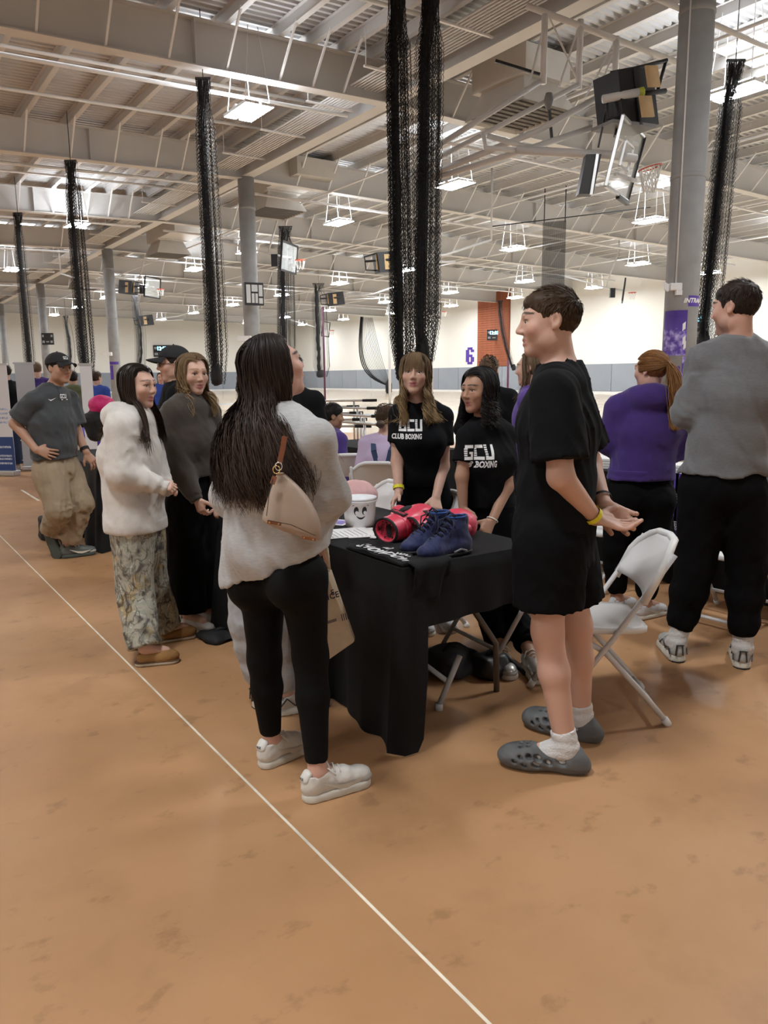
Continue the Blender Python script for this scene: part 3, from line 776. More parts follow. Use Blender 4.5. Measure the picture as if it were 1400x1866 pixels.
def col_patch(name, th0, th1, z0, z1, m, par, r=.284, label=None, n=12):
    vs = []; fs = []; tc = -FWH
    for i in range(n+1):
        a = math.radians(th0+(th1-th0)*i/n); d = tc*math.cos(a)+RTH*math.sin(a)
        for z in (z0, z1): vs.append((d[0]*r, d[1]*r, z))
    for i in range(n): fs.append((2*i, 2*i+2, 2*i+3, 2*i+1))
    o = MB().add(vs, fs).build(name, m, par, True)
    if label: o['label'] = label
    return o
def poster_mat():
    m = bpy.data.materials.new('purple_poster_print'); m.use_nodes = True; nt = m.node_tree; b = nt.nodes['Principled BSDF']; N = nt.nodes.new; L = nt.links.new
    tc = N('ShaderNodeTexCoord'); n = N('ShaderNodeTexNoise'); n.inputs['Scale'].default_value = 11; n.inputs['Detail'].default_value = 4; L(tc.outputs['Object'], n.inputs['Vector'])
    sp = N('ShaderNodeSeparateXYZ'); L(tc.outputs['Object'], sp.inputs[0])
    mr = N('ShaderNodeMapRange'); mr.inputs['From Min'].default_value = 2.45; mr.inputs['From Max'].default_value = 2.2; L(sp.outputs['Z'], mr.inputs['Value'])
    mu = N('ShaderNodeMath'); mu.operation = 'MULTIPLY'; L(n.outputs['Fac'], mu.inputs[0]); L(mr.outputs[0], mu.inputs[1])
    r = N('ShaderNodeValToRGB'); e = r.color_ramp.elements; e[0].position = .0; e[0].color = (.06, .025, .26, 1); e[1].position = .75; e[1].color = (.6, .55, .85, 1)
    q = e.new(.42); q.color = (.10, .05, .36, 1); q = e.new(.55); q.color = (.30, .24, .62, 1)
    L(mu.outputs[0], r.inputs[0]); L(r.outputs[0], b.inputs['Base Color']); b.inputs['Roughness'].default_value = .5
    return m
pmx = poster_mat(); C0 = COLS[0]
col_patch('poster', -86, 2, 1.80, 2.56, pmx, C0, label='purple photo poster on the left of the column')
col_patch('poster', 2, 88, 2.62, 2.80, M_purple, C0, label='small purple sign lettered INTRAMURALS')
col_patch('poster', -8, 62, .9, 1.78, pmx, C0, label='lower purple poster with white slashes')
col_patch('poster', -42, -14, 1.2, 1.62, M_purple, C0)
def on_col(vsfs, th, z, m, par, name, r=.288):
    vs, fs = vsfs; out = []
    for x, y, _ in vs:
        a = math.radians(th)+x/r; d = -FWH*math.cos(a)+RTH*math.sin(a); out.append((d[0]*r, d[1]*r, z+y))
    MB().add(out, fs).build(name, m, par)
on_col(text_quads('INTRAMURALS', .105, .25, .004), 55, 2.715, M_wprint, C0, 'lettering')
for th, z, w in ((-8, 2.28, .05), (-6, 2.05, .05), (-3, 1.96, .04), (20, 1.45, .06), (26, 1.38, .05), (16, 1.3, .05)):
    on_col(([(-w/2, -.07, 0), (w/2, -.03, 0), (w/2, .09, 0), (-w/2, .05, 0)], [(0, 1, 2, 3)]), th, z, M_wprint, C0, 'slash_mark')
cd = MB(); dL = -FWH*math.cos(math.radians(-42))+RTH*math.sin(math.radians(-42)); cd.tube([Vector((dL[0]*.29, dL[1]*.29, 2.95)), Vector((dL[0]*.29, dL[1]*.29, 8.3))], .014, 6); cd.build('conduit', M_white, C0, True)
bx = thing('wall_speaker', 'small white junction box with antenna arm on the large column', 'device', tuple(A3((XC, 8.4, 2.95))+dL*.3))
MB().obox((0, 0, 0), Vector(cv(.1, 0)), Vector(cv(0, .05)), Vector((0, 0, .06))).build('box', M_white, bx, bevel=.01)
MB().obox(cv(.05, -.02, -.1), Vector(cv(.05, 0)), Vector(cv(0, .04)), Vector((0, 0, .04))).build('sensor', M_white, bx)
MB().obox(cv(-.16, 0, .0), Vector(cv(.035, 0, -.02)), Vector(cv(0, .03)), Vector((0, 0, .06))).build('arm', M_white, bx)
col_patch('poster', -60, 60, 2.3, 2.45, M_purple, COLS[2]); col_patch('poster', -60, -5, 1.5, 2.25, M_purple, COLS[2])
# wall camera boxes on the two further columns
for k, (px, py, D, lab) in enumerate(((446, 617, 27.3, 'small white camera on the second column'), (196, 645, 41, 'small white camera on the third column'))):
    q = W(px, py, D); t = thing('wall_camera', lab, 'camera', tuple(q)); MB().obox((0, 0, 0), Vector(cv(.22, 0)), Vector(cv(0, .1)), Vector((0, 0, .09))).build('body', M_white, t); MB().obox(cv(-.25, 0, 0), Vector(cv(.07, 0)), Vector(cv(0, .06)), Vector((0, 0, .05))).build('lens', M_fix, t)

M_brick = mat('orange_brick', (.30, .085, .035), .7, var=.18, vscale=2.5)
bme = MB().box((-.06, 0, 0), (0, 4.1, .182)).mesh('brick_course')
MB().box((XR-.05, 50.15, 2.28), (XR, 54.35, 8.95)).build('mortar_panel', mat('brick_mortar', (.20, .07, .035), .8), wr_)
for k in range(33):
    o = new_obj('brick_course', bme, M_brick, wr_); o.location = (XR-.04, 50.2, 2.32+.2*k)
# the purple number on the wall
def wall_six():
    cells = [(0, 1), (0, 2), (0, 3), (1, 0), (1, 1), (1, 3), (1, 4), (2, 0), (2, 1), (3, 0), (3, 1), (3, 2), (3, 3), (4, 0), (4, 1), (4, 3), (4, 4), (5, 0), (5, 1), (5, 3), (5, 4), (6, 1), (6, 2), (6, 3)]
    b = MB(); h = 1.55/7; w = 1.15/5
    for r, c in cells:
        b.box((-.02, -c*w-w*1.02, -r*h-h*1.02), (0, -c*w, -r*h))
    q = FL(0, 0); o = b.build('wall_number', M_purple); o.location = (XR, 56.0, 4.08)
    tag(o, 'large purple block numeral six painted left of the brick panel', 'number')
wall_six()
# slim poles standing on the courts
for px, py, zt, r, m, lab in ((711, 738, 5.2, .07, M_white, 'tall white pole standing on the court left of the close nets'), (593, 748, 4.6, .045, mat('maroon_pole', (.10, .02, .06), .5), 'thin maroon pole on the court above the seated man in purple'), (925, 742, 2.2, .05, mat('maroon_pole', (.10, .02, .06), .5), 'thin maroon post below the brick panel'), (788, 725, 5.5, .05, M_alu, 'grey ladder post on the court right of the close nets')):
    q = FL(px, py); t = thing('court_pole', lab, 'pole', (q[0], q[1], 0)); MB().lathe([(r, .02), (r, zt)], 10).build('shaft', m, t, True); MB().lathe([(r*2.5, 0), (r*2.5, .03), (r, .08)], 12).build('foot', M_blackm, t)

# ---------------------------------------------------------------- tables, cloths and chairs
M_cloth = mat('black_tablecloth', (.0045, .0045, .005), .8, bump=.25, bscale=300, spec=.3)
M_plast = mat('white_chair_plastic', (.74, .74, .73), .42)
M_leg = mat('white_steel_leg', (.62, .62, .63), .4)
M_legd = mat('bronze_table_leg', (.16, .14, .12), .4, metal=.5)
M_top = mat('grey_table_top', (.35, .35, .35), .5)
def table(x0, x1, y0, y1, label, h=.745):
    t = thing('folding_table', label, 'table', ((x0+x1)/2, (y0+y1)/2, 0), 0, 'folding tables'); w, l = (x1-x0)/2, (y1-y0)/2
    MB().box((-w, -l, h-.045), (w, l, h-.004)).build('tabletop', M_top, t, bevel=.008)
    for s in (-1, 1):
        for q in (-1, 1):
            MB().tube([(q*.2, s*(l-.28), h-.05), (q*.2, s*(l-.26), .50), (q*.23, s*(l-.24), .40), (q*.31, s*(l-.17), .24), (q*.31, s*(l-.16), 0)], .0145, 8).build('leg', M_legd, t, True)
        MB().tube([(-.2, s*(l-.265), .50), (.2, s*(l-.265), .50)], .0125, 8).build('crossbar', M_legd, t, True)
    return t
def tablecloth(x0, x1, y0, y1, drops, label, seed=1, h=.748, wav=.03):
    """drops: fn(side, u) -> drop length; sides W(x0) N(y1) E(x1) S(y0)"""
    rnd = random.Random(seed); per = []; r = .02
    def side(nm, a, b, n):
        for i in range(n):
            u = i/n; per.append((nm, u, a[0]+(b[0]-a[0])*u, a[1]+(b[1]-a[1])*u))
    nx, ny = 40, 90
    side('S', (x0, y0), (x1, y0), nx); side('E', (x1, y0), (x1, y1), ny); side('N', (x1, y1), (x0, y1), nx); side('W', (x0, y1), (x0, y0), ny)
    nrm = {'S': (0, -1), 'E': (1, 0), 'N': (0, 1), 'W': (-1, 0)}
    cx, cy = (x0+x1)/2, (y0+y1)/2; n = len(per); rows = 16; vs = []; fs = []
    ph = [rnd.uniform(0, 6.28) for _ in range(6)]; s = 0
    for i, (nm, u, x, y) in enumerate(per):
        dr = drops(nm, u); nx_, ny_ = nrm[nm]
        s = i*.02
        for j in range(rows+1):
            v = j/rows; d = dr*v
            wave = wav*v*min(1, dr/.5)*(math.sin(s*9+ph[0])+.6*math.sin(s*17+ph[1])+.4*math.sin(s*29+ph[2]))+.03*v*min(1, dr/.4)
            e = .012*min(1, v*6)
            # corner: push diagonally outwards
            cu = min(u, 1-u); cd_ = max(0, 1-cu*(1.8 if nm in 'WE' else .75)/.10)
            tx, ty = 0, 0
            if cd_ > 0 and dr > .4:
                px_, py_ = (x-cx), (y-cy); sg = (math.copysign(1, px_), math.copysign(1, py_)); tx, ty = sg[0]*cd_*.06*v, sg[1]*cd_*.06*v
            z = h-d if d > .01 else h-d*.4
            vs.append((x+nx_*(e+max(wave, -.004))+tx, y+ny_*(e+max(wave, -.004))+ty, max(z, .006+.004*abs(math.sin(s*20)))))
    for i in range(n):
        k = (i+1) % n
        for j in range(rows): fs.append((i*(rows+1)+j, i*(rows+1)+j+1, k*(rows+1)+j+1, k*(rows+1)+j))
    # top sheet
    base = len(vs); NX, NY = 16, 36
    for a in range(NX+1):
        for b in range(NY+1):
            X = x0+(x1-x0)*a/NX; Y = y0+(y1-y0)*b/NY; vs.append((X, Y, h+.0012*math.sin(X*21+ph[3])*math.sin(Y*13+ph[4])))
    for a in range(NX):
        for b in range(NY):
            q = base+a*(NY+1)+b; fs.append((q, q+NY+1, q+NY+2, q+1))
    o = MB().add(vs, fs).build('tablecloth', M_cloth, None, True); tag(o, label, 'tablecloth', 'black tablecloths'); return o
def drop_main(s, u):
    if s == 'W': return .742
    if s == 'S': return .742 if u < .07 else (.742-(u-.07)/.05*.50 if u < .12 else .245)
    if s == 'N': return .742 if u > .95 else .3
    return .25
table(1.75, 2.47, 2.42, 4.22, 'folding table under the black cloth carrying gloves, shoes and bucket')
tablecloth(1.735, 2.48, 2.40, 4.23, drop_main, 'black cloth with gloves, shoes, bucket and T-shirt lying on it', 2)
table(1.75, 2.47, 6.97, 8.77, 'folding table the capped man leans on'); tablecloth(1.735, 2.48, 6.95, 8.78, lambda s, u: .742 if s != 'E' else .3, 'black cloth on the table the capped man leans on', 4)
table(4.85, 5.6, 1.2, 3.0, 'folding table behind the man in grey shirt'); tablecloth(4.84, 5.61, 1.18, 3.02, lambda s, u: .742, 'black cloth hanging behind the legs of the man in grey', 5)
table(4.85, 5.6, 3.32, 5.12, 'folding table behind the woman in purple hoodie'); tablecloth(4.84, 5.61, 3.30, 5.13, lambda s, u: .742, 'black cloth on the table behind the woman in purple hoodie', 6)
q = W(655, 812, 8.6); table(q[0]-.2, q[0]+.55, q[1]-1.1, q[1]+.7, 'folding table the two seated people face'); tablecloth(q[0]-.21, q[0]+.56, q[1]-1.12, q[1]+.71, lambda s, u: .70, 'black cloth on the table the two seated people face', 7)
QT = q

def chair_parts():
    fr = []
    for s in (-1, 1):
        fr.append(('front_leg', MB().tube([(s*.215, -.265, .76), (s*.215, -.03, .40), (s*.215, .245, .02)], .0125, 8).mesh('front_leg', True), M_leg))
        fr.append(('rear_leg', MB().tube([(s*.195, .16, .425), (s*.195, .0, .33), (s*.195, -.17, .14), (s*.195, -.27, .02)], .0125, 8).mesh('rear_leg', True), M_leg))
        fr.append(('foot_cap', MB().tube([(s*.215, .235, .032), (s*.215, .255, .0)], .018, 8).mesh('foot_cap', True), M_plast))
        fr.append(('foot_cap', MB().tube([(s*.195, -.262, .03), (s*.195, -.282, .0)], .018, 8).mesh('foot_cap', True), M_plast))
    fr.append(('crossbar', MB().tube([(-.195, -.235, .06), (.195, -.235, .06)], .011, 8).mesh('crossbar', True), M_leg))
    fr.append(('crossbar', MB().tube([(-.215, .16, .12), (.215, .16, .12)], .011, 8).mesh('crossbar', True), M_leg))
    b = MB(); n, m = 12, 14; vs = []; fs = []       # seat: rounded slab, slightly dished
    def seat_pt(i, j, z):
        a = i/n*2-1; c = j/m*2-1
        y = c*.205; w = .205*(1-.10*max(0, -c))*(1-.16*max(0, abs(c)-.8)/.2)
        return (a*w, y+.02, .44+z-.012*(1-a*a)*(1-c*c)+.006*c-(.018*max(0, c-.75)/.25))
    for z in (0, -.026):
        for i in range(n+1):
            for j in range(m+1): vs.append(seat_pt(i, j, z))
    S = (n+1)*(m+1)
    for i in range(n):
        for j in range(m):
            a = i*(m+1)+j; fs.append((a, a+m+1, a+m+2, a+1)); fs.append((S+a, S+a+1, S+a+m+2, S+a+m+1))
    ring = [i*(m+1) for i in range(n+1)]+[n*(m+1)+j for j in range(1, m+1)]+[i*(m+1)+m for i in range(n-1, -1, -1)]+[j for j in range(m-1, 0, -1)]
    for k in range(len(ring)): a, c = ring[k], ring[(k+1) % len(ring)]; fs.append((a, a+S, c+S, c))
    b.add(vs, fs); fr.append(('seat', b.mesh('seat', True), M_plast))
    b = MB(); vs = []; fs = []; n, m = 14, 8         # backrest: curved panel with rounded top corners and a thick rim
    def back_pt(i, j, t):
        a = i/n*2-1; v = j/m; z = .585+.215*v
        w = .225-(.055*max(0, v-.6)**2/.16)
        z -= .05*abs(a)**5*(v > .5)*(v-.5)*2
        y = -.155-(z-.585)*.62-.035*(1-a*a)+.02+t
        return (a*w, y, z)
    for t in (0, -.018):
        for i in range(n+1):
            for j in range(m+1): vs.append(back_pt(i, j, t))
    S = (n+1)*(m+1)
    for i in range(n):
        for j in range(m):
            a = i*(m+1)+j; fs.append((a, a+1, a+m+2, a+m+1)); fs.append((S+a, S+a+m+1, S+a+m+2, S+a+1))
    ring = [i*(m+1) for i in range(n+1)]+[n*(m+1)+j for j in range(1, m+1)]+[i*(m+1)+m for i in range(n-1, -1, -1)]+[j for j in range(m-1, 0, -1)]
    for k in range(len(ring)): a, c = ring[k], ring[(k+1) % len(ring)]; fs.append((a, c, c+S, a+S))
    b.add(vs, fs); fr.append(('backrest', b.mesh('backrest', True), M_plast))
    b = MB(); pts = [Vector(back_pt(0, 0, -.009))+Vector((0, 0, -.03)), Vector(back_pt(0, 4, -.009)), Vector(back_pt(0, 7, -.009)), Vector(back_pt(1, 8, -.009)), Vector(back_pt(3, 8, -.009)), Vector(back_pt(7, 8, -.009)), Vector(back_pt(11, 8, -.009)), Vector(back_pt(13, 8, -.009)), Vector(back_pt(14, 7, -.009)), Vector(back_pt(14, 4, -.009)), Vector(back_pt(14, 0, -.009))+Vector((0, 0, -.03))]
    b.tube(pts, .017, 8); fr.append(('back_rim', b.mesh('back_rim', True), M_plast))
    return fr
CHP = chair_parts()
def chair(x, y, fdir, label):
    a = math.atan2(fdir[1], fdir[0])-math.pi/2
    t = thing('folding_chair', label, 'chair', (x, y, 0), a, 'white folding chairs')
    for nm, me, m in CHP: new_obj(nm, me, m, t)
    return t
chair(2.66, 2.20, (-.80, .60), 'white folding chair directly behind the man in black shirt and shorts')
chair(2.68, 3.62, (-1, .12), 'white folding chair whose back the blonde boxing club woman holds')
chair(2.76, 2.92, (-1, .1), 'white folding chair the dark curly haired woman leans on')
chair(4.32, 2.55, (1, .05), 'white folding chair seen between the legs of the man in grey')
chair(4.30, 3.52, (1, -.1), 'white folding chair behind the legs of the woman in purple hoodie')
chair(4.36, 1.75, (1, .05), 'white folding chair at the right edge beside the man in grey')
q = W(692, 870, 6.6); CM = q; chair(q[0], q[1], (FWH[0]+.1, FWH[1]), 'white folding chair under the woman in denim overalls')
q = W(632, 850, 7.3); CL = q; chair(q[0], q[1], (FWH[0]-.1, FWH[1]), 'white folding chair left of the woman in denim overalls')
q = W(50, 850, 14.3); chair(q[0], q[1], (.3, 1), 'white folding chair behind the capped man, beside the blue banner')
q = W(152, 790, 9.8); chair(q[0], q[1], (.9, .4), 'white folding chair right of the capped man, by purple table')

# ---------------------------------------------------------------- things on the main table
TZ = .7505
M_bucket = mat('translucent_white_pail', (.80, .80, .82), .35, sss=.2)
M_ink = mat('black_ink', (.01, .01, .012), .5)
def bucket():
    p = FL(656, 957, TZ); c = (p[0], p[1], TZ); t = thing('bucket', 'white plastic pail with a smiling face printed on its front', 'bucket', c)
    b = MB(); prof = [(.072, 0), (.079, .05), (.0845, .135), (.089, .137), (.0885, .148), (.084, .148), (.077, .05), (.070, .004)]
    n = 36; vs = []; fs = []
    for r, z in prof:
        for k in range(n): a = 2*math.pi*k/n; vs.append((r*math.cos(a), r*math.sin(a), z))
    for i in range(len(prof)-1):
        for k in range(n): fs.append((i*n+k, i*n+(k+1) % n, (i+1)*n+(k+1) % n, (i+1)*n+k))
    fs += [tuple(range(n))[::-1], tuple((len(prof)-1)*n+k for k in range(n))]
    b.add(vs, fs).build('pail', M_bucket, t, True)
    MB().tube([(.089*math.cos(a), .089*math.sin(a), .131) for a in np.linspace(0, 6.28, 37)[:-1]], .003, 6, True).build('rim', M_bucket, t, True)
    def on(vs, fs, nm, m, off=.0012):
        out = []
        for x, y, _ in vs:
            r = (.072+.007*y/.05 if y < .05 else .079+.0055*(y-.05)/.085)+off+.0006; a = x/r+.10; d = -FWH*math.cos(a)+RTH*math.sin(a); out.append((d[0]*r, d[1]*r, y))
        MB().add(out, fs).build(nm, m, t)
    def blob(cx, cy, rx, ry, tilt=0, n=20):
        vs = [(cx, cy, 0)]; 
        for k in range(n):
            a = 2*math.pi*k/n; x, y = rx*math.cos(a), ry*math.sin(a); vs.append((cx+x*math.cos(tilt)-y*math.sin(tilt), cy+x*math.sin(tilt)+y*math.cos(tilt), 0))
        return vs, [(0, k+1, (k+1) % n+1) for k in range(n)]
    for s, nm in ((-1, 'eye'), (1, 'eye')):
        on(*blob(s*.021-.002, .088, .0125, .021, -.1), nm, M_ink); on(*blob(s*.021+.001, .078, .0085, .010), 'eye_highlight', M_bucket, .0022)
    vs = []; fs = []
    for k in range(13):
        u = k/12*2-1; x = u*.022; y = .052+.010*u*u-.0; th = .0045*(1-u*u)+.0012; vs += [(x, y-th-.002, 0), (x, y+th*.4, 0)]
    for k in range(12): fs.append((2*k, 2*k+2, 2*k+3, 2*k+1))
    on(vs, fs, 'mouth', M_ink)
    for s in (-1, 1): on(*blob(s*.038, .115, .006, .0016, s*-.5), 'brow', M_ink)
bucket()
M_paper = mat('white_paper', (.80, .80, .79), .6); M_print = mat('grey_print', (.30, .30, .33), .7)
def sheet(cx, cy, w, l, rz, label, z=TZ, col=None, lines=10, extra=None):
    t = thing('paper_sheet', label, 'paper', (cx, cy, z), rz, 'papers on the main table'); MB().box((-w/2, -l/2, 0), (w/2, l/2, .0012)).build('page', col or M_paper, t)
    b = MB()
    rnd = random.Random(int(cx*100))
    for k in range(lines):
        y = l*.40-k*l*.8/lines; b.box((-w*.42, y-.0022, .0012), (-w*.42+w*rnd.uniform(.45, .84), y+.0022, .0016))
    if lines: b.build('printed_lines', M_print, t)
    if extra: extra(t)
    return t
p = FL(690, 970, TZ); sheet(p[0]-.02, p[1]+.02, .216, .279, 1.2, 'white printed sign-up sheet lying before the bucket', lines=11, extra=lambda t: MB().box((.02, -.13, .0013), (.09, -.07, .0018)).build('print_block', M_print, t))
p = FL(640, 975, TZ); sheet(p[0], p[1]+.06, .216, .279, 1.35, 'second printed sheet half hidden behind the grey sleeve', TZ+.0005, lines=9)
p = FL(607, 951, TZ); sheet(p[0], p[1], .14, .2, .5, 'flyer with purple picture left of the bucket', TZ, lines=0, extra=lambda t: MB().box((-.05, -.08, .0012), (.05, .03, .0017)).build('picture', mat('lilac_picture', (.25, .2, .5), .6, var=.5, vscale=40), t))
for px, py, lab, c in ((688, 969, 'small yellow sticky note by the glove cuff', (.75, .65, .05)), (683, 980, 'small white slip of paper below the sign-up sheet', (.8, .8, .8))):
    p = FL(px, py, TZ); o = MB().box((-.025, -.015, 0), (.025, .015, .002)).build('paper_slip', mat('slip_'+lab[:12].replace(' ', '_'), c, .6)); o.location = (p[0], p[1], TZ+.0022); o.rotation_euler = (0, 0, .6); tag(o, lab, 'paper')

M_glove = mat('coral_red_leather', (.66, .055, .10), .36, bump=.08, bscale=120)
def M3(f, u):
    f = unit(f); u = unit(A3(u)-f*(A3(u)@f)); r = np.cross(f, u); return np.stack([r, f, u], 1)
def glove(p_cuff, p_tip, label, up=(0, 0, 1), side=1):
    a, b = A3(p_cuff), A3(p_tip); f = unit(b-a); M = M3(f, up); L = np.linalg.norm(b-a); r, _, u = M.T
    t = thing('boxing_glove', label, 'boxing glove', tuple(a), 0, 'boxing gloves'); t.scale = (1.16,)*3; Pt = lambda x, y, z: a+r*x+f*y+u*z
    pr = [econe(Pt(0, .0, 0), Pt(0, .12, .0), r, .052, .045, .05, .043, flat0=True), ell(Pt(0, .215, .006), M, (.064, .088, .056), k=.04), ell(Pt(0, .25, -.02), M, (.058, .05, .045), k=.03)]
    sdf_obj('body', pr, .006, M_glove, t, tuple(a))
    th = [cone(Pt(side*.045, .10, .01), Pt(side*.068, .16, .018), .024, .026), cone(Pt(side*.068, .16, .018), Pt(side*.058, .215, .012), .026, .022)]
    sdf_obj('thumb', th, .006, M_glove, t, tuple(a))
    cf = [econe(Pt(0, -.012, 0), Pt(0, .062, 0), r, .057, .05, .058, .05, flat=True, flat0=True), econe(Pt(0, -.03, 0), Pt(0, .05, 0), r, .044, .038, .044, .038, op='s', k=0)]
    sdf_obj('cuff', cf, .005, M_glove, t, tuple(a))
    bn = [econe(Pt(0, -.018, 0), Pt(0, -.004, 0), r, .059, .052, .059, .052, flat=True, flat0=True), econe(Pt(0, -.05, 0), Pt(0, .05, 0), r, .05, .043, .05, .043, op='s', k=0)]
    sdf_obj('binding', bn, .004, M_blackm, t, tuple(a), pad=.01)
    sdf_obj('lining', [econe(Pt(0, .0, 0), Pt(0, .045, 0), r, .05, .044, .05, .044, flat=True, flat0=True)], .006, M_blackm, t, tuple(a))
    sdf_obj('wrist_strap', [econe(Pt(0, .052, 0), Pt(0, .095, 0), r, .0605, .053, .0595, .052, flat=True, flat0=True, k=0)], .005, M_glove, t, tuple(a))
    mp = MB(); mp.obox(Pt(-.01, .075, .0545), Vector(r)*.034, Vector(f)*.017, Vector(u)*.002); mp.obox(Pt(-.01, .075, -.0545), Vector(r)*.034, Vector(f)*.017, Vector(u)*.002)
    for v in (mp,): v.v = [tuple(A3(q)-a) for q in v.v]
    mp.build('logo_patch', M_blackm, t)
    v, fc = text_quads('VENUM', .017, 0, .0008); MB().add([tuple(Pt(-.01+x, .075+y, .0572)-a) for x, y, z in v], fc).build('lettering', M_glove, t)
    mesh = [ell(Pt(side*.03, .155, .046), M, (.014, .05, .012))]; sdf_obj('palm_mesh', mesh, .005, M_blackm, t, tuple(a), pad=.01)
g1a, g1b = FL(706, 966, TZ+.07), FL(795, 935, TZ+.09); d = unit(g1b-g1a); glove(g1a, g1a+d*.26, 'red boxing glove lying on top, cuff towards the sign-up sheet', (-.2, -.3, 1), -1)
g2a = FL(755, 966, TZ+.064); g2b = FL(860, 952, TZ+.06); d = unit(A3((g2b-g2a)[:2].tolist()+[0])); glove(g2a+d*.0, g2a+d*.26, 'red boxing glove lying behind the blue shoes', (.1, -.4, 1), 1)
M_suede = mat('navy_suede', (.014, .021, .092), .75, bump=.12, bscale=500, sheen=.15); M_lace = mat('dark_navy_lace', (.008, .01, .03), .7); M_sole = mat('black_rubber', (.012, .012, .013), .6)
def box_shoe(pt, fdir, label):
    a = A3([pt[0], pt[1], TZ]); f = unit([fdir[0], fdir[1], 0]); M = M3(f, UP); r = M[:, 0]; Pt = lambda x, y, z: a+r*x+f*y+UP*z
    t = thing('boxing_shoe', label, 'shoe', tuple(a), 0, 'blue boxing shoes')
    up = [econe(Pt(0, -.09, .035), Pt(0, .06, .035), r, .036, .036, .044, .034, k=.03), ell(Pt(0, .10, .03), M, (.043, .052, .032), k=.03), econe(Pt(0, -.065, .06), Pt(0, -.055, .165), r, .037, .048, .037, .052, k=.04, flat=True), cone(Pt(0, -.03, .11), Pt(0, .07, .06), .03, .028, k=.03),
          plane(Pt(0, 0, .012), -UP), econe(Pt(0, -.055, .12), Pt(0, -.054, .2), r, .029, .04, .030, .044, op='s', k=0)]
    sdf_obj('upper', up, .0055, M_suede, t, tuple(a), disp=lambda P: .0022*noise(P, 70, 3))
    so = [econe(Pt(0, -.09, .01), Pt(0, .1, .01), r, .040, .04, .049, .05, k=0), plane(Pt(0, 0, .016), UP), plane(Pt(0, 0, .0), -UP)]
    sdf_obj('sole', so, .005, M_sole, t, tuple(a))
    for s in (-1, 1):
        b = MB(); b.tube([Vector(Pt(s*.047, -.07, .02)-a), Vector(Pt(s*.045, -.04, .03)-a), Vector(Pt(s*.048, .0, .022)-a)], .004, 5); b.build('side_trim', mat('grey_trim', (.3, .3, .32), .5), t)
    lc = MB(); n = 7
    for k in range(n):
        u = k/(n-1); y, z = .085-.105*u, .070+.10*u**1.3
        lc.tube([Vector(Pt(-.026, y, z-.004)-a), Vector(Pt(0, y+.006, z+.014)-a), Vector(Pt(.026, y-.008, z)-a)], .0035, 5); lc.tube([Vector(Pt(.026, y, z-.004)-a), Vector(Pt(0, y+.006, z+.016)-a), Vector(Pt(-.026, y-.008, z)-a)], .0035, 5)
    lc.tube([Vector(Pt(.0, -.02, .17)-a), Vector(Pt(-.045, .0, .14)-a), Vector(Pt(-.055, .03, .09)-a)], .0032, 5); lc.tube([Vector(Pt(.0, -.02, .17)-a), Vector(Pt(.02, .03, .15)-a), Vector(Pt(-.01, .06, .10)-a)], .0032, 5)
    lc.build('laces', M_lace, t, True)
    MB().tube([Vector(Pt(.034*math.cos(q), -.054+.047*math.sin(q), .163)-a) for q in np.linspace(0, 6.28, 19)[:-1]], .0038, 6, True).build('collar', mat('bright_blue_piping', (.015, .09, .36), .6), t, True)
    MB().obox(Pt(.039, -.055, .13)-a, Vector(f)*.012, Vector(UP)*.022, Vector(r)*.001).build('ankle_badge', mat('silver_badge', (.6, .62, .65), .4), t)
s1 = FL(815, 1012, TZ); s2 = FL(783, 1002, TZ); sd = FL(765, 1016, TZ)-FL(838, 1003, TZ)
box_shoe(s1, sd, 'navy blue boxing shoe nearer to the table edge'); box_shoe(s2, sd, 'navy blue boxing shoe behind its pair, by the gloves')

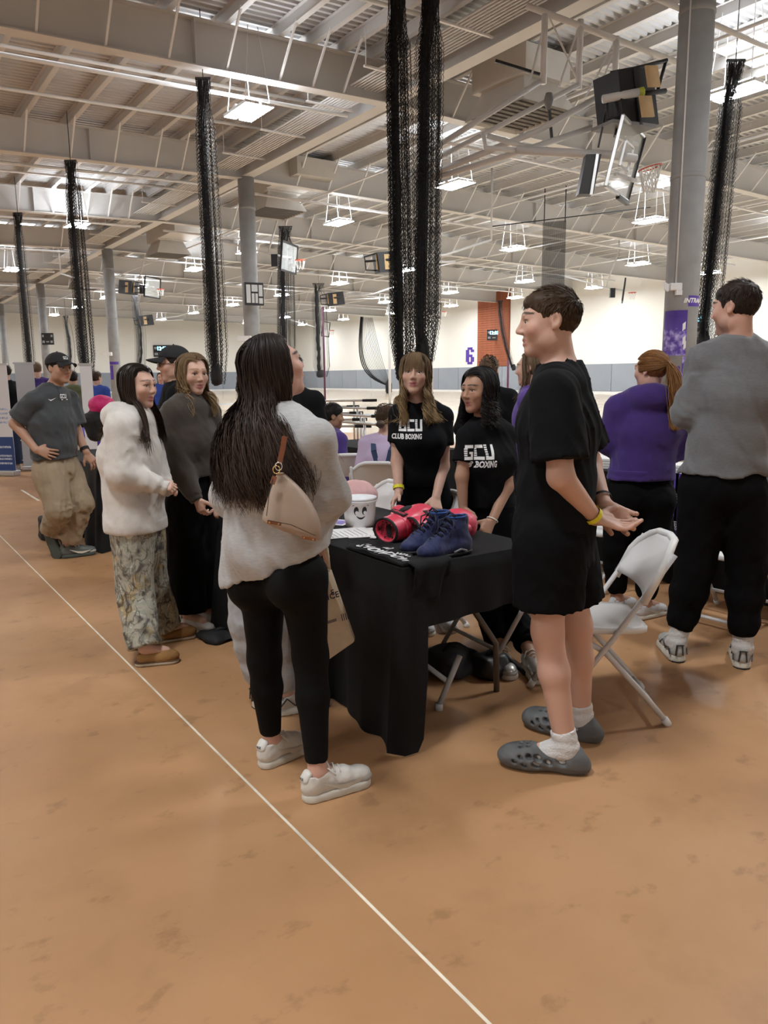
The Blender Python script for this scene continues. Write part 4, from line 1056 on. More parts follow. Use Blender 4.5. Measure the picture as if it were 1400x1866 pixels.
def tshirt_flat():
    """folded black shirt lying on the table, sleeve hanging over the end"""
    pts = {}
    A_, B_, C_, D_ = FL(640, 985, TZ), FL(752, 990, TZ), FL(752, 1040, TZ), FL(612, 1022, TZ)
    o0 = A3([1.78, 2.44, TZ]); n, m = 36, 30; vs = []; fs = []
    def base(u, v): return (A_*(1-u)+B_*u)*(1-v)+(D_*(1-u)+C_*u)*v
    for i in range(n+1):
        for j in range(m+1):
            u, v = i/n, j/m; p = base(u, v); e = min(u, 1-u, v, 1-v)
            jag = .012*math.sin(u*23+v*5)+.010*math.sin(v*19)
            if u in (0, 1): p = p+np.array([jag, jag*.5, 0])
            z = TZ+.003+.010*min(1, e*14)+.006*max(0, math.sin(u*15+v*6))*min(1, e*8)+.004*max(0, math.sin(v*21-u*4))*min(1, e*8)
            vs.append((max(p[0], 1.742), max(p[1], 2.412), z))
    for i in range(n):
        for j in range(m): a = i*(m+1)+j; fs.append((a, a+m+1, a+m+2, a+1))
    t = thing('folded_tshirt', 'black printed T-shirt spread over the near corner of the table', 'shirt', tuple(o0)); M = mat('black_cotton', (.006, .0065, .0075), .85, bump=.3, bscale=250, spec=.3)
    b = MB().add([tuple(A3(v)-o0) for v in vs], fs); bo = b.build('body', M, t, True); md = bo.modifiers.new('s', 'SOLIDIFY'); md.thickness = .003; md.offset = 0
    # sleeve over the end edge
    S0, S1 = FL(735, 1030, TZ), FL(808, 1016, TZ); vs2 = []; fs2 = []
    for i in range(15):
        for j in range(13):
            u, v = i/14, j/12; X = S0[0]*(1-u)+S1[0]*u+.02*v*math.sin(u*5); top = max(0, .10-.26*v); drop = max(0, v*.26-.10)*(.35+.65*math.sin(math.pi*min(1, .25+u*.75)))
            y = 2.388-.012*math.sin(u*9)*(drop > 0)*min(1, drop*20)+top if drop == 0 else 2.372-.010*math.sin(u*9+v*4)
            vs2.append((X, y, TZ+.012-drop))
    for i in range(14):
        for j in range(12): a = i*13+j; fs2.append((a, a+13, a+14, a+1))
    so = MB().add([tuple(A3(v)-o0) for v in vs2], fs2).build('sleeve', M, t, True); md = so.modifiers.new('s', 'SOLIDIFY'); md.thickness = .005
    bm = [v.co+Vector(o0) for v in bo.data.vertices]; bv = BVHTree.FromPolygons(bm, [tuple(p.vertices) for p in bo.data.polygons])
    Mp = mat('silver_print', (.62, .62, .62), .6)
    d1 = unit(A3([(FL(660, 1002, TZ)-FL(745, 1030, TZ))[0], (FL(660, 1002, TZ)-FL(745, 1030, TZ))[1], 0])); uu = np.cross(UP, d1)
    def put(txt, size, px, py, nm, sh=0, rot=0., bold=.0015):
        c = FL(px, py, TZ+.02); a = rot; r_ = -d1*math.cos(a)+uu*0; 
        rr = -(d1*math.cos(a)-uu*math.sin(a)); up_ = np.cross(UP, rr)
        decal(nm, text_quads(txt, size, sh, bold), c, rr, up_, bv, (0, 0, -1), Mp, t, .0055, tuple(o0))
    put('SHOWDOWN', .066, 705, 1009, 'lettering', .3, 0, .003)
    put('OLD', .036, 707, 1000, 'lettering', .1, .12, .002); put('WAR', .036, 736, 1010, 'lettering', .1, -.35, .002)
    for px, py, w_, h_ in ((650, 1014, .085, .03), (667, 1019, .05, .045), (683, 1023, .08, .022), (645, 1019, .06, .01), (681, 1028, .06, .01)):
        c = FL(px, py, TZ+.02); vs_ = []; fs_ = []
        for k in range(6):
            for q_ in (-1, 1): vs_.append((-w_/2+w_*k/5, q_*h_/2, 0))
        for k in range(5):
            if k % 2 == 0 or h_ > .02: fs_.append((2*k, 2*k+2, 2*k+3, 2*k+1))
        decal('sponsor_mark', (vs_, fs_), c, -d1, np.cross(UP, -d1), bv, (0, 0, -1), mat('worn_silver_print', (.5, .5, .5), .6, var=.7, vscale=70), t, .0055, tuple(o0))
tshirt_flat()

# ---------------------------------------------------------------- under and beside the tables
def backpack(c, s, label, m, seed=1, flat=1.):
    t = thing('backpack', label, 'bag', tuple(c)); a = A3(c)
    I = np.eye(3); pr = [rbox(a+[0, 0, .14*s*flat], I, (.17*s, .13*s, .14*s*flat), .06*s, k=.03), rbox(a+[0, -.12*s, .10*s*flat], I, (.12*s, .05*s, .08*s*flat), .04*s, k=.02)]
    sdf_obj('body', pr, .012, m, t, tuple(a), disp=lambda P: .012*noise(P, 14, seed))
    b = MB(); b.tube([(.1*s, -.1*s, .26*s*flat), (.2*s, -.2*s, .12*s*flat), (.26*s, -.22*s, .012), (.34*s, -.18*s, .012)], .012, 6); b.tube([(-.05*s, 0, .27*s*flat), (0, 0, .33*s*flat), (.05*s, 0, .27*s*flat)], .009, 6); b.build('strap', M_blackm, t, True)
q = FL(845, 1262); backpack((q[0]+.12, q[1]+.25, 0), .75, 'dark grey bag lying under the table behind the table legs', mat('charcoal_cloth', (.03, .03, .034), .9), 2, .6)
q = FL(905, 1245); backpack((q[0]+.05, q[1]+.10, 0), .5, 'black shiny bag on the floor by the silver shoes', M_black, 3, .8)
q = FL(415, 1166); backpack((q[0]-.02, q[1]+.06, 0), .72, 'black bag with strap on the floor behind the grey sweatpants', M_blackm, 4, .24)
q = FL(84, 985); backpack((q[0]+.06, q[1]+.05, 0), .62, 'black backpack standing behind the capped man\'s legs', M_blackm, 5, 1.3)
q = FL(770, 1215); o = MB().add([(0, 0, .004), (.22, .05, .004), (.24, .10, .004), (.02, .05, .004), (0, 0, .008), (.22, .05, .008), (.24, .10, .008), (.02, .05, .008)], [(0, 3, 2, 1), (4, 5, 6, 7), (0, 1, 5, 4), (1, 2, 6, 5), (2, 3, 7, 6), (3, 0, 4, 7)]).build('tape_strip', mat('teal_tape', (.04, .12, .11), .6)); o.location = (q[0], q[1]+.1, 0); tag(o, 'strip of teal tape on the floor under the table', 'tape')
c1 = thing('chair_leg_frame', 'light grey folding chair leg with crossbar under the table end', 'stand', (2.15, 2.86, 0), -.35)  # leg frame of a folding chair; its seat and back are not built
a, b_ = FL(800, 1293), FL(838, 1195, .25); L0 = A3((2.15, 2.86, 0))
def lrot(p): p = A3(p)-L0; c_, s_ = math.cos(.35), math.sin(.35); return Vector((p[0]*c_-p[1]*s_, p[0]*s_+p[1]*c_, p[2]))
MB().tube([lrot(a+[0, 0, .016]), lrot(b_)], .0145, 8).build('leg', M_leg, c1, True); MB().tube([lrot(a+[0, 0, .03]), lrot(a)], .02, 8).build('foot_cap', M_leg, c1, True)
mid = a*.5+b_*.5; e_ = FL(757, 1198, .20); MB().tube([lrot(mid), lrot(e_)], .012, 8).build('crossbar', M_leg, c1, True)
# tote bag hanging by the cloth and cushion by the bucket
def tote():
    P_ = [W(598, 1035, 2.98), W(604, 1040, 3.02), W(648, 1166, 3.02), W(592, 1205, 2.98), W(560, 1190, 2.96), W(556, 1040, 2.96)]
    c = P_[3].copy(); c[2] = P_[3][2]; t = thing('tote_bag', 'cream canvas tote bag hanging against the black cloth behind black leggings', 'bag', tuple(c)); M = mat('cream_canvas', (.56, .46, .33), .8, var=.07, vscale=25, bump=.2, bscale=200)
    b = MB(); f = Vector(FWH)*.025; vs = [Vector(p-c)-f for p in P_]+[Vector(p-c)+f for p in P_]; n = len(P_)
    b.add(vs, [tuple(range(n))[::-1], tuple(range(n, 2*n))]+[(i, (i+1) % n, n+(i+1) % n, n+i) for i in range(n)]); b.build('body', M, t, bevel=.01)
    MB().tube([W(600, 1038, 2.99)-c, W(596, 1000, 3.0)-c, W(580, 985, 3.02)-c, W(565, 1000, 3.0)-c, W(560, 1038, 2.97)-c], .008, 6).build('handle', M, t, True)
    Mi = mat('dark_blue_print', (.03, .03, .06), .7)
    for txt, sz, px, py in (('ICE', .034, 607, 1086), ('E', .03, 606, 1080), ('|||||||||||||||', .012, 603, 1132), ('||||', .03, 628, 1123)):
        v, fc = text_quads(txt, sz, .1, .0006); q = W(px, py, 2.93); a_ = -.35
        b = MB(); rr = RTH*math.cos(.3)+UP*math.sin(.3); uu = -RTH*math.sin(.3)+UP*math.cos(.3)
        b.add([tuple(q-c+rr*x+uu*y) for x, y, z in v], fc); b.build('lettering', Mi, t)
tote()
q = FL(655, 925, .76)
t = thing('pink_cushion', 'puffy pink jacket bundle behind the bucket', 'jacket', (q[0]+.25, q[1]+.25, .0)); a = A3(t.location)
sdf_obj('body', [ell(W(640, 905, 4.9), np.eye(3), (.16, .14, .10), k=.05), ell(W(655, 903, 4.95), np.eye(3), (.12, .10, .08), k=.05), cone(W(650, 925, 5.0), W(650, 960, 5.0)*[1, 1, 1], .07, .09, k=.05)], .012, mat('pink_nylon', (.62, .36, .35), .6), t, tuple(a), disp=lambda P: .014*folds(P, 22, 4))
chq = W(645, 935, 5.0); chair(chq[0], chq[1], (-1, .2), 'white folding chair hidden behind the bucket, pink jacket on it')

# ---------------------------------------------------------------- banners, far tables and racks at left
def banner(px, py, D, w, h, rz, label, low=None, text=None, m=None):
    q = W(px, py, D); t = thing('roll_up_banner', label, 'banner', (q[0], q[1], 0), rz, 'roll-up banners'); m = m or mat('white_banner', (.72, .72, .74), .55)
    MB().box((-w/2, -.10, 0), (w/2, .10, .09)).build('base', M_alu, t, bevel=.02)
    MB().box((-w/2+.02, -.004, .09), (w/2-.02, .004, h)).build('panel', m, t)
    if low: MB().box((-w/2+.021, -.006, .09), (w/2-.021, -.0045, low)).build('blue_panel', mat('banner_blue', (.02, .06, .21), .5), t)
    MB().box((-w/2, -.012, h-.01), (w/2, .012, h+.02)).build('top_bar', M_alu, t)
    for z, s, wd in (text or []):
        MB().box((w*.45-w*.6*wd, -.008, z-s*.3), (w*.42, -.0061, z+s*.3)).build('printed_line', mat('soft_print', (.45, .5, .62), .6, var=.6, vscale=60), t)
banner(-12, 863, 12.3, .85, 1.75, -.75, 'white roll-up banner with blue lower panel at the left edge', .62, [(.46, .055, 1), (.32, .05, .8), (.27, .05, .5), (.20, .05, .9), (.85, .05, .8), (.92, .05, .9), (.99, .05, .7), (1.06, .05, .8)])
banner(163, 760, 10.5, .19, 1.70, -.2, 'narrow white roll-up banner between the capped man and white hoodie')
banner(52, 760, 13.0, .33, 1.78, -.3, 'pale grey banner between the two heads at far left', m=mat('grey_banner', (.50, .50, .50), .6))
qq = W(140, 770, 11.5); table(qq[0]-.4, qq[0]+.4, qq[1]-.9, qq[1]+.9, 'small far table right of the capped man'); o = tablecloth(qq[0]-.41, qq[0]+.41, qq[1]-.91, qq[1]+.91, lambda s, u: .74, 'purple cloth on the far table right of the capped man', 9); o.data.materials[0] = M_purple
qq = W(20, 760, 14.6); table(qq[0]-.4, qq[0]+.4, qq[1]-.5, qq[1]+1.3, 'far table behind the left banner'); o = tablecloth(qq[0]-.41, qq[0]+.41, qq[1]-.51, qq[1]+1.31, lambda s, u: .74, 'navy cloth on the far table behind the left banner', 10); o.data.materials[0] = mat('navy_cloth', (.012, .02, .06), .8)
q = W(186, 745, 9.5); t = thing('pink_jacket', 'bright pink and black jacket hung over a chair left of the white hoodie', 'jacket', (q[0], q[1], .5))
sdf_obj('pink_part', [ell(q+[0, 0, .05], np.eye(3), (.16, .14, .12), k=.04), cone(q+[-.05, 0, 0], q+[-.15, 0, -.12], .08, .06)], .014, mat('hot_pink', (.60, .02, .16), .6), t, (q[0], q[1], .5), disp=lambda P: .014*folds(P, 20, 3))
sdf_obj('black_part', [ell(q+[-.05, 0, -.14], np.eye(3), (.2, .14, .12), k=.04), cone(q+[-.1, 0, -.15], q+[-.1, 0, -.3], .14, .1)], .014, M_blackm, t, (q[0], q[1], .5), disp=lambda P: .014*folds(P, 20, 5))
# metal bar racks stacked on the court behind the seated man
for k in range(4):
    q = W(640+6*k, 730+11*k, 15-1.2*k); t = thing('bar_rack', 'grey tubular rack with black grips on the court, %s from the top' % ('first', 'second', 'third', 'lowest')[k], 'rack', (q[0], q[1], 0), -_y, 'tubular racks'); z = q[2]
    b = MB(); b.tube([(-.7, 0, z), (.25, 0, z-.03*k)], .022, 6); b.tube([(-.45, .2, z-.12), (.1, .2, z-.12)], .02, 6); b.tube([(-.4, .05, z), (-.4, .1, .0)], .02, 6); b.tube([(.05, .05, z), (.05, .1, .0)], .02, 6); b.build('tube_frame', M_alu, t, True)
    b = MB(); b.tube([(.22, 0, z-.03*k), (.5, 0, z-.03*k)], .03, 6); b.tube([(-.1, .2, z-.12), (.15, .2, z-.12)], .03, 6); b.build('grip', M_blackm, t, True)
# things on the far table of the seated pair: heap of black shirts
q = W(655, 803, 8.3); t = thing('folded_clothes', 'small heap of folded black clothes on the table between the seated people', 'clothes', (QT[0]+.1, QT[1]-.4, .75)); a = A3(t.location)
sdf_obj('heap', [ell(a+[0, 0, .04], np.eye(3), (.2, .16, .05), k=.03), cone(a+[-.15, .1, .05], a+[.12, -.05, .09], .03, .03), cone(a+[.1, .1, .05], a+[.25, -.1, .04], .03, .02)], .014, M_blackm, t, tuple(a), disp=lambda P: .012*folds(P, 22, 6))
# papers, boxes and lanyards on the right-hand tables
for k, (px, py, z0, lab) in enumerate(((1234, 886, .75, 'stack of white papers between the purple hoodie and grey shirt'), (1090, 830, .75, 'white paper stack left of the purple hoodie'))):
    q = W(px, py, 5.75 if k == 0 else 6.3); t = thing('paper_stack', lab, 'papers', (q[0], q[1], z0), .4)
    for j in range(4): MB().box((-.13+.01*j, -.16, .02*j), (.13+.01*j, .16, .02*j+.016)).build('ream', M_paper, t)
for k, (px, lab) in enumerate(((1226, 'purple lanyard with white lettering hanging left of the grey shirt man\'s leg'), (1232, 'second purple lanyard hanging behind the first'))):
    q = W(px, 950, 5.42); t = thing('lanyard', lab, 'lanyard', (4.80, q[1], .30), 0, 'purple lanyards'); MB().box((-.004, -.018, 0), (0, .018, .50)).build('ribbon', M_purple, t)
    for j, wd in enumerate(('GCU', 'GCU')):
        v, f = text_quads(wd, .03, 0, .0005); MB().add([(-.006, -y, .12+.2*j+x) for x, y, _ in v], f).build('lettering', M_wprint, t)
# ---------------------------------------------------------------- people
SK = {'fair': (.60, .37, .285), 'rosy': (.58, .34, .265), 'tan': (.43, .245, .165), 'olive': (.50, .30, .215), 'brown': (.30, .165, .105)}
def skin_mat(k): return mat('skin_'+k, SK[k], .5, attr=True, sss=.06, bump=.04, bscale=180, spec=.35)
M_eyew = mat('eye_white', (.7, .68, .66), .25); M_iris = {}
def hair_mat(k, rough=.55): return mat('hair_'+k, (.1, .08, .06), rough, attr=True, spec=.22)
HC = {'black': ((.010, .008, .008), (.016, .012, .011)), 'darkbrown': ((.018, .012, .010), (.045, .026, .018)), 'brown': ((.045, .026, .014), (.075, .045, .026)), 'blonde': ((.16, .10, .05), (.34, .23, .12)),
      'ombre': ((.10, .06, .032), (.42, .29, .15)), 'ginger': ((.20, .085, .025), (.34, .17, .065)), 'cocoa': ((.020, .014, .011), (.05, .03, .02)), 'ash': ((.13, .085, .05), (.16, .10, .06))}

def cfr(v): return unit(cv(*v))     # camera-side (right, away, up) -> world direction

def head_prims(c, M, s, nose=1., jaw=1., neckp=None, ear=True):
    Pt = lambda x, y, z: c+M@np.array([x, y, z])*s
    E = lambda x, y, z, r, k=.02, op='u': ell(Pt(x, y, z), M, A3(r)*s, k*s, op)
    Cn = lambda a, b, ra, rb, k=.015, op='u': cone(Pt(*a), Pt(*b), ra*s, rb*s, k*s, op)
    pr = [E(0, -.012, .030, (.074, .094, .082)), E(0, .030, -.030, (.057*jaw, .060, .080), .03), E(0, .066, -.096, (.022*jaw, .020, .018), .03)]
    for q in (-1, 1):
        pr += [E(q*.045*jaw, .008, -.062, (.018, .03, .026), .03), E(q*.040, .060, -.022, (.020, .020, .018), .03)]
    pr += [Cn((-.030, .080, .026), (.030, .080, .026), .010, .010, .03), Cn((0, .084, .018), (0, .107, -.026), .0075, .0105*nose, .014)]
    for q in (-1, 1): pr += [E(q*.0108*nose, .096, -.031, (.0075*nose, .010, .0065), .010)]
    for q in (-1, 1): pr += [E(q*.031, .098, .006, (.017, .016, .011), .012, 's')]
    for q in (-1, 1): pr += [E(q*.031, .079, .0125, (.0165, .0115, .0055), .006), E(q*.031, .078, -.006, (.0155, .010, .005), .006)]
    pr += [Cn((-.020, .079, -.0590), (0, .0865, -.0570), .0042, .0058, .009), Cn((.020, .079, -.0590), (0, .0865, -.0570), .0042, .0058, .009), Cn((-.016, .080, -.0695), (0, .0845, -.0705), .0048, .0066, .009), Cn((.016, .080, -.0695), (0, .0845, -.0705), .0048, .0066, .009)]
    pr += [Cn((-.024, .086, -.0640), (0, .0925, -.0638), .0016, .0022, .004, 's'), Cn((.024, .086, -.0640), (0, .0925, -.0638), .0016, .0022, .004, 's')]
    if ear:
        for q in (-1, 1):
            pr += [E(q*.074, -.014, .002, (.0085, .017, .027), .008), E(q*.081, -.010, .005, (.006, .009, .015), .006, 's'), E(q*.074, -.008, -.020, (.007, .009, .009), .008)]
    return pr, Pt

def hand_prims(w, d, pn, side, curl=(.5, .55, .6, .65), thumb=.4, s=1., spread=.1):
    """w wrist, d finger direction, pn palm normal (curl side), side +1: thumb on the +cross side"""
    d = unit(d); pn = unit(A3(pn)-d*(A3(pn)@d)); lat = np.cross(d, pn)*side; pr = []
    P_ = lambda a, b, c: w+(d*a+lat*b+pn*c)*s
    pr.append(econe(P_(.012, 0, 0), P_(.078, .002, 0), lat, .026*s, .0165*s, .040*s, .0135*s, k=.012))
    pr.append(cone(P_(.03, .022, .008), P_(.055, .030, .008), .015*s, .014*s, k=.012))
    for i, (b0, L) in enumerate(((.029, .074), (.0095, .082), (-.0105, .076), (-.029, .060))):
        p = P_(.080-.004*abs(i-1), b0, 0); sp = (b0/.029)*spread; dirn = unit(d+lat*sp); ax = pn; a = curl[i]*.55
        r0 = (.0090, .0092, .0088, .0078)[i]*s
        for j, f in enumerate((.46, .30, .24)):
            dd = unit(dirn*math.cos(a)+ax*math.sin(a)); q = p+dd*L*f*s; pr.append(cone(p, q, r0*(1-.06*j), r0*(.94-.07*j), k=.0035)); p = q; a += curl[i]*(1.0 if j == 0 else .75)
    tp = P_(.022, .030, .006); td = unit(d*.75+lat*.75+pn*thumb); q = tp+td*.042*s; pr.append(cone(tp, q, .0125*s, .0105*s, k=.010)); td2 = unit(d*1.0+lat*.35+pn*thumb*1.2); pr.append(cone(q, q+td2*.030*s, .0105*s, .0085*s, k=.005))
    return pr

def limb(a, b, c_, ra, rb, rc, k=.02): return [cone(a, b, ra, rb, k), cone(b, c_, rb, rc, k)]
def two(a, b, t): return A3(a)*(1-t)+A3(b)*t

def shoe(par, loc, kind, heel, toe, L, vox, cols, upv=UP, mark=False):
    h = A3(heel); f = unit(A3(toe)-h); up = unit(A3(upv)-f*(A3(upv)@f)); M = M3(f, up); r = M[:, 0]; s = L/.29
    P_ = lambda x, y, z: h+r*x*s+f*y*s+up*z*s
    t = bpy.data.objects.new('shoe', None)
    m1, m2, m3 = cols
    if kind in ('sneaker', 'runner'):
        hs = .032 if kind == 'sneaker' else .036
        u = [econe(P_(0, .045, .055), P_(0, .16, .05), r, .034*s, .042*s, .042*s, .034*s, k=.03), ell(P_(0, .225, .045), M, A3((.043, .062, .034))*s, k=.035), econe(P_(0, .045, .05), P_(0, .052, .098), r, .034*s, .044*s, .034*s, .046*s, k=.02, flat=True), cone(P_(0, .09, .088), P_(0, .17, .066), .030*s, .028*s, k=.03), plane(P_(0, 0, hs-.008), -up),
             econe(P_(0, .052, .075), P_(0, .05, .13), r, .026*s, .034*s, .027*s, .037*s, op='s', k=.004)]
        V, Q = sdf_mesh(u, vox, disp=lambda P: .0012*noise(P, 60, 2)); o = new_obj('shoe', np_mesh('shoe', V, Q, True, loc), m1, par)
        so = [econe(P_(0, .045, .01), P_(0, .235, .012), r, .041*s, .046*s, .050*s, .055*s, k=0), ell(P_(0, .14, .01), M, A3((.036, .1, .03))*s, k=.02), plane(P_(0, 0, hs), up), plane(P_(0, 0, 0), -up)]
        V, Q = sdf_mesh(so, vox); new_obj('sole', np_mesh('sole', V, Q, True, loc), m2, o)
        lc = MB()
        for k in range(5):
            y, z = .19-.022*k, .075+.011*k
            lc.tube([Vector(P_(-.028, y, z-.008)-loc), Vector(P_(0, y+.004, z+.010)-loc), Vector(P_(.028, y, z-.008)-loc)], .0035*s, 5)
        lc.tube([Vector(P_(0, .085, .118)-loc), Vector(P_(.03, .10, .115)-loc), Vector(P_(.045, .12, .09)-loc)], .003*s, 5); lc.tube([Vector(P_(0, .085, .118)-loc), Vector(P_(-.03, .10, .118)-loc), Vector(P_(-.042, .12, .095)-loc)], .003*s, 5)
        lc.build('laces', m3, o, True)
        tr = MB()
        if kind == 'sneaker':       # side swoosh, toe trim, heel tab
            bv = BVHTree.FromPolygons([tuple(v) for v in V*0], []) if False else None
            for sd in (-1, 1):
                pts = [(.235, .050), (.20, .043), (.165, .040), (.135, .044), (.105, .056), (.07, .072)]; wd = [.002, .007, .010, .009, .006, .002]
                vs = []; fs = []
                for (y, z), w_ in zip(pts, wd):
                    x = sd*(.0385+.006*math.sin(max(0, min(1, (y-.05)/.2))*3.1)+(.055-z)*.05); vs += [tuple(P_(x+sd*.004, y, z-w_)-loc), tuple(P_(x+sd*.003, y, z+w_)-loc)]
                for k in range(5): fs.append((2*k, 2*k+2, 2*k+3, 2*k+1))
                tr.add(vs, fs)
            tr.build('side_mark', mat('cream_suede', (.55, .50, .42), .7), o)
            V, Q = sdf_mesh([econe(P_(0, .015, .085), P_(0, .028, .105), r, .026*s, .016*s, .026*s, .014*s, k=0)], max(vox*.8, .004)); q = new_obj('heel_tab', np_mesh('heel_tab', V, Q, True, loc), m1, o)
            if mark:
                v, fc = text_quads('NIKE', .014*s, .15, .0005); MB().add([tuple(P_(x/s, -.0022+abs(x/s)**2*14, .094+y/s)-loc) for x, y, z in v], fc).build('lettering', M_ink, q)
            V, Q = sdf_mesh([ell(P_(.0, .245, .036), M, A3((.046, .046, .020))*s, k=.01)], vox); new_obj('toe_cap', np_mesh('toe_cap', V, Q, True, loc), mat('grey_suede', (.36, .34, .31), .8), o)
        else:
            for sd in (-1, 1):
                for y0, y1, z0, z1 in ((.02, .06, .04, .085), (.06, .10, .085, .045), (.10, .15, .045, .075), (.15, .20, .075, .04)):
                    tr.bar(Vector(P_(sd*.041, y0, z0)-loc), Vector(P_(sd*.043, y1, z1)-loc), .008*s, .004*s)
            for x in (-.018, .018): tr.bar(Vector(P_(x, .002, .04)-loc), Vector(P_(x*.7, .004, .092)-loc), .009*s, .004*s)
            tr.bar(Vector(P_(-.018, .0, .092)-loc), Vector(P_(.018, .0, .092)-loc), .007*s, .004*s)
            tr.build('overlay', mat('dark_overlay', (.03, .03, .035), .5), o)
            V, Q = sdf_mesh([econe(P_(0, .04, .004), P_(0, .24, .004), r, .040*s, .045*s, .049*s, .054*s, k=0), plane(P_(0, 0, .008), up), plane(P_(0, 0, -.0), -up)], vox); new_obj('outsole', np_mesh('outsole', V, Q, True, loc), M_sole, o)
        return o
    if kind == 'slipper':
        u = [ell(P_(0, .205, .045), M, A3((.048, .075, .042))*s, k=.03), econe(P_(0, .06, .045), P_(0, .18, .05), r, .040*s, .04*s, .045*s, .045*s, k=.03), plane(P_(0, 0, .022), -up)]
        V, Q = sdf_mesh(u, vox); o = new_obj('shoe', np_mesh('shoe', V, Q, True, loc), m1, par)
        so = [econe(P_(0, .05, .012), P_(0, .225, .012), r, .043*s, .046*s, .051*s, .054*s, k=0), plane(P_(0, 0, .024), up), plane(P_(0, 0, 0), -up)]
        V, Q = sdf_mesh(so, vox); new_obj('sole', np_mesh('sole', V, Q, True, loc), m2, o)
        V, Q = sdf_mesh([econe(P_(0, .05, .022), P_(0, .225, .022), r, .0445*s, .0475*s, .0522*s, .0552*s, k=0), plane(P_(0, 0, .0275), up), plane(P_(0, 0, .021), -up)], vox*.7); new_obj('welt', np_mesh('welt', V, Q, True, loc), mat('brown_welt', (.12, .06, .03), .7), o)
        return o
    # foam clog with cut-outs
    u = [econe(P_(0, .05, .035), P_(0, .17, .045), r, .042*s, .045*s, .052*s, .042*s, k=.03), ell(P_(0, .215, .040), M, A3((.056, .085, .048))*s, k=.04), ell(P_(0, .035, .05), M, A3((.04, .045, .055))*s, k=.03), ell(P_(0, .0, .028), M, A3((.032, .03, .028))*s, k=.03), econe(P_(0, .06, .06), P_(0, .085, .14), r, .034*s, .05*s, .036*s, .055*s, k=0, op='s'), plane(P_(0, 0, 0), -up)]
    inner = []
    for sd in (-1, 1):
        for y, z, a, b_ in ((.075, .052, .022, .015), (.118, .046, .018, .010), (.155, .060, .016, .010), (.16, .036, .018, .009), (.20, .032, .012, .008), (.185, .062, .012, .009), (.215, .056, .010, .007), (.235, .04, .010, .007)):
            Mr = np.stack([r, unit(f+up*.5), unit(up-f*.5)], 1); inner.append(ell(P_(sd*.05, y, z), Mr, A3((.022, a, b_))*s, k=.006, op='s'))
    for x in (-.018, .0, .018):
        for y in (.19, .215): inner.append(ell(P_(x, y, .088), M, A3((.006, .008, .02))*s, k=.004, op='s'))
    V, Q = sdf_mesh(u+inner, min(vox, .0048), disp=lambda P: .0015*noise(P, 30, 6, aniso=(1, 1, 3))); o = new_obj('shoe', np_mesh('shoe', V, Q, True, loc), m1, par)
    V, Q = sdf_mesh([econe(P_(0, .05, .03), P_(0, .2, .035), r, .034*s, .03*s, .040*s, .03*s, k=.02), ell(P_(0, .22, .035), M, A3((.040, .055, .03))*s)], .008); new_obj('sock_foot', np_mesh('sock_foot', V, Q, True, loc), m2, o)
    return o

def strands(paths, rad, cols, taper=.3, axis=None, rs=None):
    """paths (N,K,3): flat tapered locks one quad wide, colours (N,K,3)"""
    N, K, _ = paths.shape; T = np.gradient(paths, axis=1); T /= np.linalg.norm(T, axis=-1, keepdims=True)+1e-9
    out = paths-(paths[:, :1].mean(0, keepdims=True) if axis is None else axis); out = out*np.array([1, 1, .35]); out /= np.linalg.norm(out, axis=-1, keepdims=True)+1e-9
    U_ = np.cross(T, out); U_ /= np.linalg.norm(U_, axis=-1, keepdims=True)+1e-9; V_ = np.cross(T, U_)
    tw = ((np.arange(N)*2.399) % 2-1)[:, None, None]*.7; U_ = U_*np.cos(tw)+V_*np.sin(tw)
    s = np.linspace(0, 1, K); rr = rad*(np.minimum(1, .6+s*5)*np.where(s > .6, 1-(s-.6)/.4*(1-taper), 1))[None, :, None]
    V = np.stack([paths-U_*rr, paths+U_*rr], 2).reshape(-1, 3); C = np.repeat(cols[:, :, None, :], 2, 2).reshape(-1, 3)
    i = (np.arange(N)[:, None]*K*2+np.arange(K-1)[None, :]*2)
    Q = np.stack([i, i+1, i+3, i+2], -1).reshape(-1, 4)
    return V, Q, C

